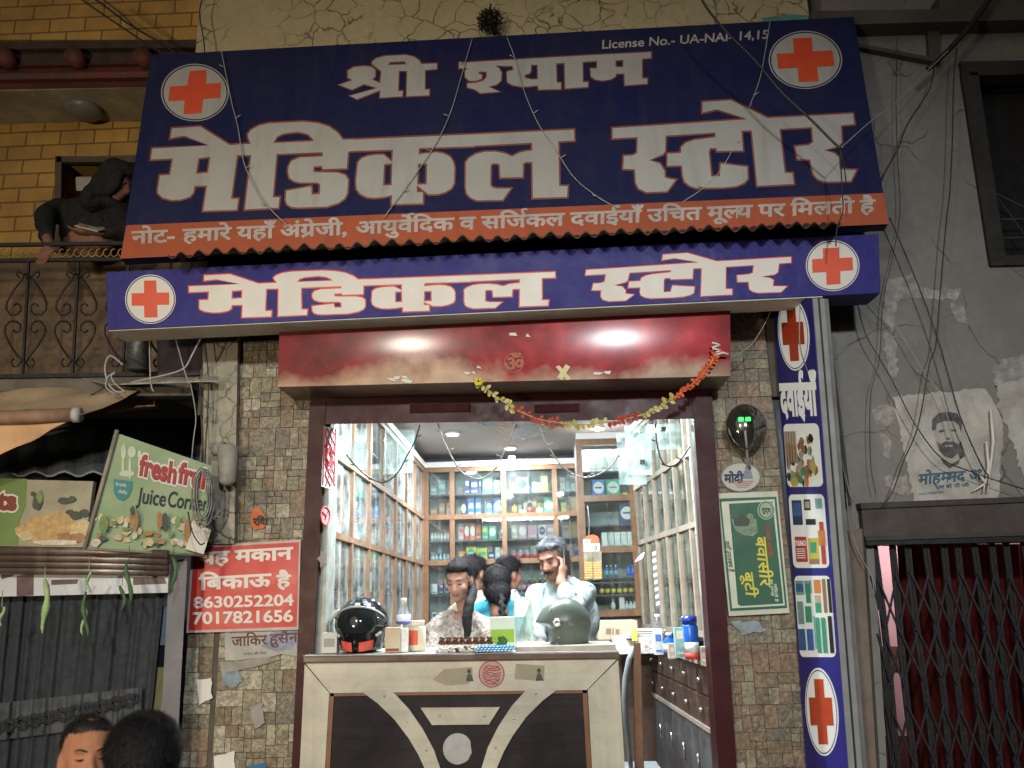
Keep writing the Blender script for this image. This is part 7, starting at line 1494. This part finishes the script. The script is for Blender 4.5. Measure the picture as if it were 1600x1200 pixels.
for k, (pts, lb) in enumerate((([(345, 1035), (420, 1026), (440, 1030), (380, 1046), (346, 1050)], 'long torn white paper strip under the torn poster'), ([(346, 1052), (372, 1046), (380, 1066), (365, 1074), (348, 1070)], 'bluish torn paper scrap on the left column'), ([(305, 1062), (330, 1058), (332, 1092), (312, 1100)], 'white torn paper scrap on the narrow left strip of the column'), ([(390, 1104), (410, 1098), (412, 1130), (398, 1140)], 'ragged grey paper scrap halfway down the left column'), ([(335, 1182), (366, 1172), (372, 1230), (335, 1236)], 'large pale paper scrap at the bottom of the left column'), ([(388, 1196), (415, 1192), (416, 1230), (388, 1230)], 'small bright blue paper scrap at the bottom of the left column'), ([(1140, 972), (1180, 968), (1196, 985), (1160, 992)], 'faded bluish paper scrap below the green poster'), ([(1140, 1196), (1162, 1190), (1170, 1215), (1140, 1218)], 'pale torn scrap low on the right column'))):
    P = []
    for i in range(len(pts)):
        a, b = pts[i], pts[(i + 1) % len(pts)]; n = 4; P += [(a[0] + (b[0] - a[0]) * j / n + rnd.uniform(-2, 2), a[1] + (b[1] - a[1]) * j / n + rnd.uniform(-2, 2)) for j in range(n)]
    w = MB(); px_poly(w, [P], TPP, .0012 if k == 0 else 0); tag(w.build('paper_scrap', (OLDPAPER, mat('bluish_scrap', (.22, .27, .30), .8, var=.4, scale=20), PAPER, OLDPAPER, PAPER, mat('blue_scrap', (.02, .13, .26), .7), mat('bluish_scrap', (.22, .27, .30)), OLDPAPER)[k]), lb, 'paper scrap')
# meters
em = thing('electric_meter', 'round dark electricity meter with green glowing digits on the right column', 'meter', at(1166, 700, -.1))
w = MB(); c_ = at(1166, 668, -.10); w.ell(c_, (.098, .06, .118), 22, 14); w.build('case', glass('meter_glass', (.5, .52, .48), .12, .1, .4, (.05, .05, .045)), em)
w = MB(); w.ell(c_ + Vector((0, .02, 0)), (.086, .045, .10), 16, 10); w.build('inside', mat('meter_dark', (.045, .047, .042), .5, var=.3), em)
GL = emat('green_digits', (.02, .9, .08), 3.2)
w = MB(); w.cur = 0; p = at(1158, 655, -.165)
for k in range(2): 
    q = p + Vector((.034 * k, 0, 0)); w.box((q.x - .012, q.y, q.z - .009), (q.x + .012, q.y + .003, q.z + .009))
w.build('green_display', GL, em)
w = MB(); w.tube([at(1164, 672, -.17), at(1166, 690, -.15), at(1168, 720, -.05), at(1172, 732, -.03)], .006, 6); w.build('lead', GCABLE, em)
cl_ = thing('white_switch_gear', 'dusty white cylindrical meter housing hanging above the red notice', 'meter', at(355, 768, -.14))
w = MB(); a_, b_ = at(356, 698, -.13), at(356, 752, -.13); w.tube([a_ + Vector((0, 0, .01)), a_, b_, b_ - Vector((0, 0, .02))], [.03, .052, .042, .022], 18); w.build('housing', mat('dusty_white', (.40, .39, .36), .6, var=.25, scale=14, dirt=(.22, .21, .19), dirtamt=.4), cl_)
w = MB(); w.tube([at(336, 703, -.10), at(350, 700, -.12)], .035, 14); w.build('neck', mat('dusty_white', (.40, .39, .36)), cl_)
# ================================================================ garland, festoons, cables
gd = thing('flower_garland', 'yellow and red paper flower garland drooping across the top of the shop door', 'garland', at(930, 664, -.36))
GPT = [(747, 596), (775, 620), (805, 640), (840, 655), (875, 661), (920, 664), (965, 658), (1005, 648), (1040, 630), (1070, 610), (1095, 588), (1112, 566), (1120, 545)]
def along(pts, s):
    L = [0]
    for i in range(1, len(pts)): L.append(L[-1] + math.hypot(pts[i][0] - pts[i - 1][0], pts[i][1] - pts[i - 1][1]))
    t_ = s * L[-1]
    for i in range(1, len(pts)):
        if t_ <= L[i] + 1e-6:
            k = (t_ - L[i - 1]) / (L[i] - L[i - 1]); return (pts[i - 1][0] + (pts[i][0] - pts[i - 1][0]) * k, pts[i - 1][1] + (pts[i][1] - pts[i - 1][1]) * k)
YG = -.35
w = MB(); w.tube([at(*along(GPT, i / 40), YG) for i in range(41)], .003, 5); w.build('thread', mat('cream_thread', (.4, .35, .2), .8), gd)
YEL = [mat('yellow_petal', (.42, .36, .07), .7, var=.3, scale=60), mat('pale_petal', (.50, .47, .20), .7, var=.2, scale=60)]; RED = [mat('red_petal', (.36, .05, .03), .7, var=.3, scale=60), mat('orange_petal', (.62, .10, .03), .7, var=.2, scale=60)]
rnd = random.Random(17); NF = 64
for i in range(NF):
    s = (i + .5) / NF; x, y = along(GPT, s); x2, y2 = along(GPT, min(1, s + .01)); c_ = at(x, y, YG)
    seg = 'y' if s < .17 else 'r' if s < .34 else 'y' if s < .50 else 'r' if s < .62 else 'y' if s < .76 else 'o'
    ms = YEL if seg == 'y' else RED; ang = math.atan2(y2 - y, x2 - x); w = MB()
    for k in range(2 if seg != 'o' else 4):
        a = ang + rnd.choice((-1, 1)) * rnd.uniform(.7, 1.5) + (k * 2.2); L = rnd.uniform(.022, .034) * (.8 if seg == 'o' else 1); d = Vector((math.cos(a), rnd.uniform(-.5, .3), -math.sin(a))).normalized(); sd = d.cross(Vector((0, 1, 0))).normalized() * L * .34; b = Vector((0, -.006, 0))
        w.cur = (1 if seg == 'o' else rnd.choice((0, 0, 1)) if seg == 'y' else 0)
        w.add([c_, c_ + d * L * .35 + sd + b, c_ + d * L * .8 + sd * .7, c_ + d * L, c_ + d * L * .8 - sd * .7, c_ + d * L * .35 - sd + b], [(0, 1, 2, 3), (0, 3, 4, 5)])
    w.build('flower', ms, gd, fix=False)
w = MB(); c_ = at(748, 597, YG - .01)
for k in range(6): a = k * 1.05; w.ell(c_ + Vector((.014 * math.cos(a), -.004 * k, .014 * math.sin(a))), (.010, .005, .010), 8, 5)
w.build('end_rosette', mat('bright_yellow_petal', (.62, .52, .06), .7), gd)
w = MB(); rnd2 = random.Random(3); c_ = at(1118, 545, YG); w.tube([c_ + Vector((.02 * math.sin(k * 1.3), -.01, .006 * k - .02)) for k in range(9)], .005, 5); w.tube([c_ + Vector((0, 0, -.03)), c_ + Vector((.03, 0, -.02)), c_ + Vector((.06, .01, -.025))], .006, 5); w.build('knot', PAPER, gd)
def cable(name, label, pts, Y, r, m, cat='cable', group=None, sub=6, bulbs=0, bm=None, par=None):
    """smooth hanging wire through px points; Y a number or one per point"""
    ys = Y if isinstance(Y, (list, tuple)) else [Y] * len(pts); P = [at(p[0], p[1], y) for p, y in zip(pts, ys)]; n = len(P); out = []
    for i in range(n - 1):
        p0, p1, p2, p3 = P[max(0, i - 1)], P[i], P[i + 1], P[min(n - 1, i + 2)]
        for k in range(sub):
            t_ = k / sub; out.append(.5 * ((2 * p1) + (p2 - p0) * t_ + (2 * p0 - 5 * p1 + 4 * p2 - p3) * t_ ** 2 + (3 * p1 - p0 - 3 * p2 + p3) * t_ ** 3))
    out.append(P[-1])
    w = MB(); w.tube(out, r, 6)
    if not bulbs: return tag(w.build(name, m), label, cat, group)
    root = thing(name, label, cat, out[len(out) // 2], group); w.build('wire', m, root); rr = random.Random(len(pts) * 7)
    for k in range(bulbs):
        q = out[int((k + .5) / bulbs * (len(out) - 1))]; d = Vector((rr.choice((-1, 1)), -.3, rr.uniform(.2, .6))).normalized(); w = MB(); w.tube([q, q + d * .018, q + d * .032], [.002, .0035, .0015], 5); w.build('bulb', bm or m, root)
    return root
SW = mat('pale_wire', (.34, .33, .32), .5, var=.2)
sgn = lambda y: -.20 - (y - 60) / 320 * .2 - .02
FW_ = [('thin pale fairy light wire over the left cross of the upper sign', [(346, 80), (352, 110), (362, 160), (372, 200), (380, 250), (392, 280), (412, 315), (448, 352)]), ('thin pale fairy light wire crossing the fourth letter of the upper sign', [(738, 60), (722, 115), (706, 170), (688, 212), (668, 245), (640, 285), (600, 340)]), ('thin pale fairy light wire sagging to the right across the middle of the upper sign', [(792, 58), (806, 95), (820, 145), (842, 195), (866, 230), (895, 275), (930, 305), (962, 324)]), ('thin pale fairy light wire falling from the licence number on the upper sign', [(1203, 34), (1199, 60), (1188, 120), (1172, 165), (1158, 205), (1130, 260), (1104, 290), (1066, 316)])]
for lb, p in FW_: cable('fairy_wire', lb, p, [sgn(q[1]) for q in p], .0026, SW, 'wire', 'fairy light wires on the upper sign', 8, 4)
FEST = [('black festoon wire looping near the left cabinet inside the door', [(656, 664), (648, 690), (636, 712), (622, 738), (605, 752), (592, 753), (575, 745), (558, 730), (541, 710)], CABLE, 5), ('white festoon wire hanging below the dark ceiling panel', [(684, 662), (694, 690), (708, 718), (722, 738), (745, 748), (764, 742), (778, 725), (790, 702), (800, 680), (808, 662)], SW, 9), ('white festoon wire looping in front of the narrow teak cabinet', [(842, 660), (852, 690), (866, 712), (880, 730), (900, 743), (918, 746), (938, 740), (956, 727), (970, 705)], SW, 9), ('dark festoon wire near the right jamb', [(1024, 662), (1026, 690), (1032, 715), (1040, 727), (1052, 728), (1064, 718), (1078, 698)], CABLE, 3)]
for lb, p, m, b in FEST: cable('festoon_wire', lb, p, .03, .0038, m, 'wire', 'festoon wires inside the door', 8, b)
CB = [
 ('thick dark service cable slanting over the right part of the upper sign', [(1092, -8), (1110, 20), (1140, 55), (1180, 95), (1222, 145), (1265, 185), (1300, 220), (1313, 232)], -.62, .006, CABLE),
 ('dark cable dropping from the joint beside the last big letter to the lower sign', [(1313, 232), (1314, 262), (1316, 300), (1317, 330), (1308, 356), (1306, 385)], -.62, .004, CABLE),
 ('second thin dark lead hanging from the joint on the upper sign', [(1313, 232), (1320, 268), (1322, 285)], -.62, .004, CABLE),
 ('pale cable running from the sign joint up to the bundle on the grey wall', [(1313, 232), (1360, 190), (1400, 160), (1450, 110), (1500, 60), (1545, 5)], [-.62, -.5, -.4, -.3, -.25, -.25], .0035, GCABLE),
 ('thick black cable bundle slanting at the top right corner of the grey building', [(1552, -10), (1520, 35), (1490, 70), (1465, 95), (1450, 108)], -.25, .016, CABLE),
 ('black cable hanging from the bundle down past the portrait poster', [(1460, 100), (1452, 140), (1420, 190), (1402, 235), (1385, 265), (1375, 290)], -.16, .0042, CABLE),
 ('long black cable falling straight along the grey wall between the scraped mark and window', [(1495, 75), (1490, 130), (1488, 220), (1484, 300), (1478, 350), (1468, 470), (1462, 540), (1452, 570), (1440, 640), (1430, 680), (1412, 720), (1396, 765), (1380, 790)], -.16, .0042, CABLE),
 ('black cable leaving the lower right sign corner and crossing to the gate lintel', [(1390, 340), (1420, 410), (1440, 460), (1462, 520), (1480, 580), (1500, 650), (1530, 720), (1545, 745)], -.16, .005, CABLE),
 ('black cable sagging across the portrait poster toward the right photo edge', [(1318, 420), (1335, 460), (1352, 520), (1380, 570), (1402, 610), (1428, 660), (1470, 715), (1520, 738), (1570, 755), (1620, 770)], -.15, .004, CABLE),
 ('thin grey cable crossing the grey wall from the lower sign to the poster', [(1330, 430), (1365, 470), (1400, 510), (1440, 575), (1470, 620), (1490, 690)], -.13, .0028, GCABLE),
 ('thin wire rising along the grey wall beside the upper sign', [(1402, 60), (1400, 150), (1402, 240), (1406, 330), (1395, 400), (1380, 470), (1374, 560), (1360, 620), (1360, 720), (1368, 770)], -.12, .0026, CABLE),
 ('brown conduit running down the wall right of the pillar sign', [(1288, 480), (1300, 560), (1312, 650), (1320, 720), (1328, 790)], -.10, .009, mat('brown_conduit', (.07, .05, .04), .6)),
 ('pale wire drooping beside the pillar sign edge', [(1250, 480), (1250, 540), (1262, 580), (1280, 620), (1298, 650), (1310, 700), (1330, 780)], [-.56, -.56, -.4, -.3, -.2, -.15, -.12], .0035, GCABLE),
 ('thin wire looped from the pillar sign top to the door column', [(1205, 485), (1190, 515), (1172, 540), (1150, 555), (1138, 562)], -.22, .003, GCABLE),
 ('wire hanging down beside the gate pier', [(1322, 770), (1330, 830), (1345, 870), (1362, 900), (1366, 930)], -.18, .0035, GCABLE),
 ('black cable at the top left of the cracked cream wall', [(318, -10), (312, 20), (318, 60), (320, 82)], -.05, .004, CABLE),
 ('first of three slanting black cables over the yellow bricks at top left', [(118, -8), (150, 15), (190, 42), (240, 75), (280, 100)], -.1, .005, CABLE),
 ('second of three slanting black cables over the yellow bricks at top left', [(140, -8), (175, 18), (205, 40), (250, 66)], -.1, .006, CABLE),
 ('third of three slanting black cables over the yellow bricks at top left', [(152, -8), (190, 22), (215, 45), (275, 82)], -.1, .004, CABLE),
 ('pale wire hanging from the left end of the lower sign past the tin plate', [(234, 515), (234, 560), (236, 600), (240, 612)], -.25, .004, GCABLE),
 ('grey wire under the lower sign slanting to the tin plate', [(270, 512), (280, 550), (290, 585), (296, 600)], -.25, .0035, GCABLE),
 ('white wire swinging from the lower sign to the balcony edge', [(318, 520), (300, 555), (288, 575), (262, 585), (230, 592), (205, 598)], -.25, .0045, SW),
 ('pale looped wire on the balcony edge', [(192, 570), (172, 556), (164, 575), (170, 600), (182, 612), (196, 612)], -.2, .005, SW),
 ('curled pale wire end in front of the balcony floor', [(196, 612), (180, 600), (174, 588), (180, 582), (168, 590), (166, 605), (180, 616)], -.22, .004, SW),
 ('first thin dark wire running down the plaster pier', [(320, 530), (326, 600), (322, 680), (320, 740), (318, 800)], -.12, .003, CABLE),
 ('second dark wire running down the plaster pier', [(312, 590), (314, 640), (316, 700), (312, 770), (314, 830)], -.14, .005, CABLE),
 ('third pale wire running down the plaster pier', [(298, 600), (306, 650), (302, 690), (296, 760), (292, 830)], -.14, .003, GCABLE),
 ('black wire curving in front of the juice signboard corner', [(294, 800), (300, 830), (312, 850), (320, 848)], -.42, .0035, CABLE),
 ('dark wire sagging across the slab below the balcony', [(60, 612), (80, 625), (110, 626), (140, 618), (165, 605)], -.1, .003, CABLE)]
for lb, p, Y, r, m in CB: r = r * .72 if p[0][0] > 1200 and r < .012 else r; cable('cable', lb, p, Y, r, m)
w = MB()
for k in range(7):
    rx, ry = 9 + k * 1.2, 34 + 2.2 * k; w.tube([at(316 + (k % 3) * 2 + rx * math.cos(a * .42), 772 + ry * math.sin(a * .42) + k, -.43 + .006 * k) for a in range(16)], .0034, 5)
tag(w.build('cable_coil', mat('coil_grey', (.17, .165, .16), .5, var=.5, scale=30)), 'coil of grey cable hanging over the right edge of the juice signboard', 'cable coil')
w = MB()
for k in range(3): w.tube([at(300 + 4 * k, 812, -.4), at(330 + 8 * k, 815 - 4 * k, -.35), at(345 + 3 * k, 795 - 6 * k, -.25), at(352, 765, -.16)], .003, 5)
tag(w.build('lead_wires', GCABLE), 'bunch of grey lead wires between the cable coil and the white housing', 'wires')
# dried plant / nest on the cream wall
rnd = random.Random(9); w = MB(); c_ = at(765, 36, -.02)
for k in range(420):
    d = Vector((rnd.gauss(0, 1), rnd.gauss(0, .7), rnd.gauss(0, 1))).normalized(); L = .075 * rnd.random() ** .4; p = c_ + Vector((d.x * L * .95, d.y * L * .6 - .02, d.z * L * 1.1)); e_ = Vector((rnd.gauss(0, 1), rnd.gauss(0, 1), rnd.gauss(0, 1))).normalized() * .016; s_ = e_.orthogonal().normalized() * .004
    w.add([p - e_ - s_, p + e_ - s_, p + e_ + s_, p - e_ + s_], [(0, 1, 2, 3)])
w.tube([c_ + Vector((0, 0, .05)), c_ + Vector((.01, -.01, .12))], .006, 5)
tag(w.build('dry_tuft', mat('dark_straw', (.025, .022, .018), .9, var=.6, scale=60), fix=False), 'fuzzy black dried tuft hung on the cracked cream wall above the upper sign', 'tuft')
w = MB(); px_poly(w, [[(1190, 28), (1232, 22), (1264, 24), (1264, 34), (1232, 36), (1196, 38)]], PY(.06), .003); tag(w.build('paint_smear', mat('turquoise_paint', (.10, .27, .26), .8, var=.3, scale=12)), 'turquoise paint smear on the cream wall above the right end of the upper sign', 'paint smear')
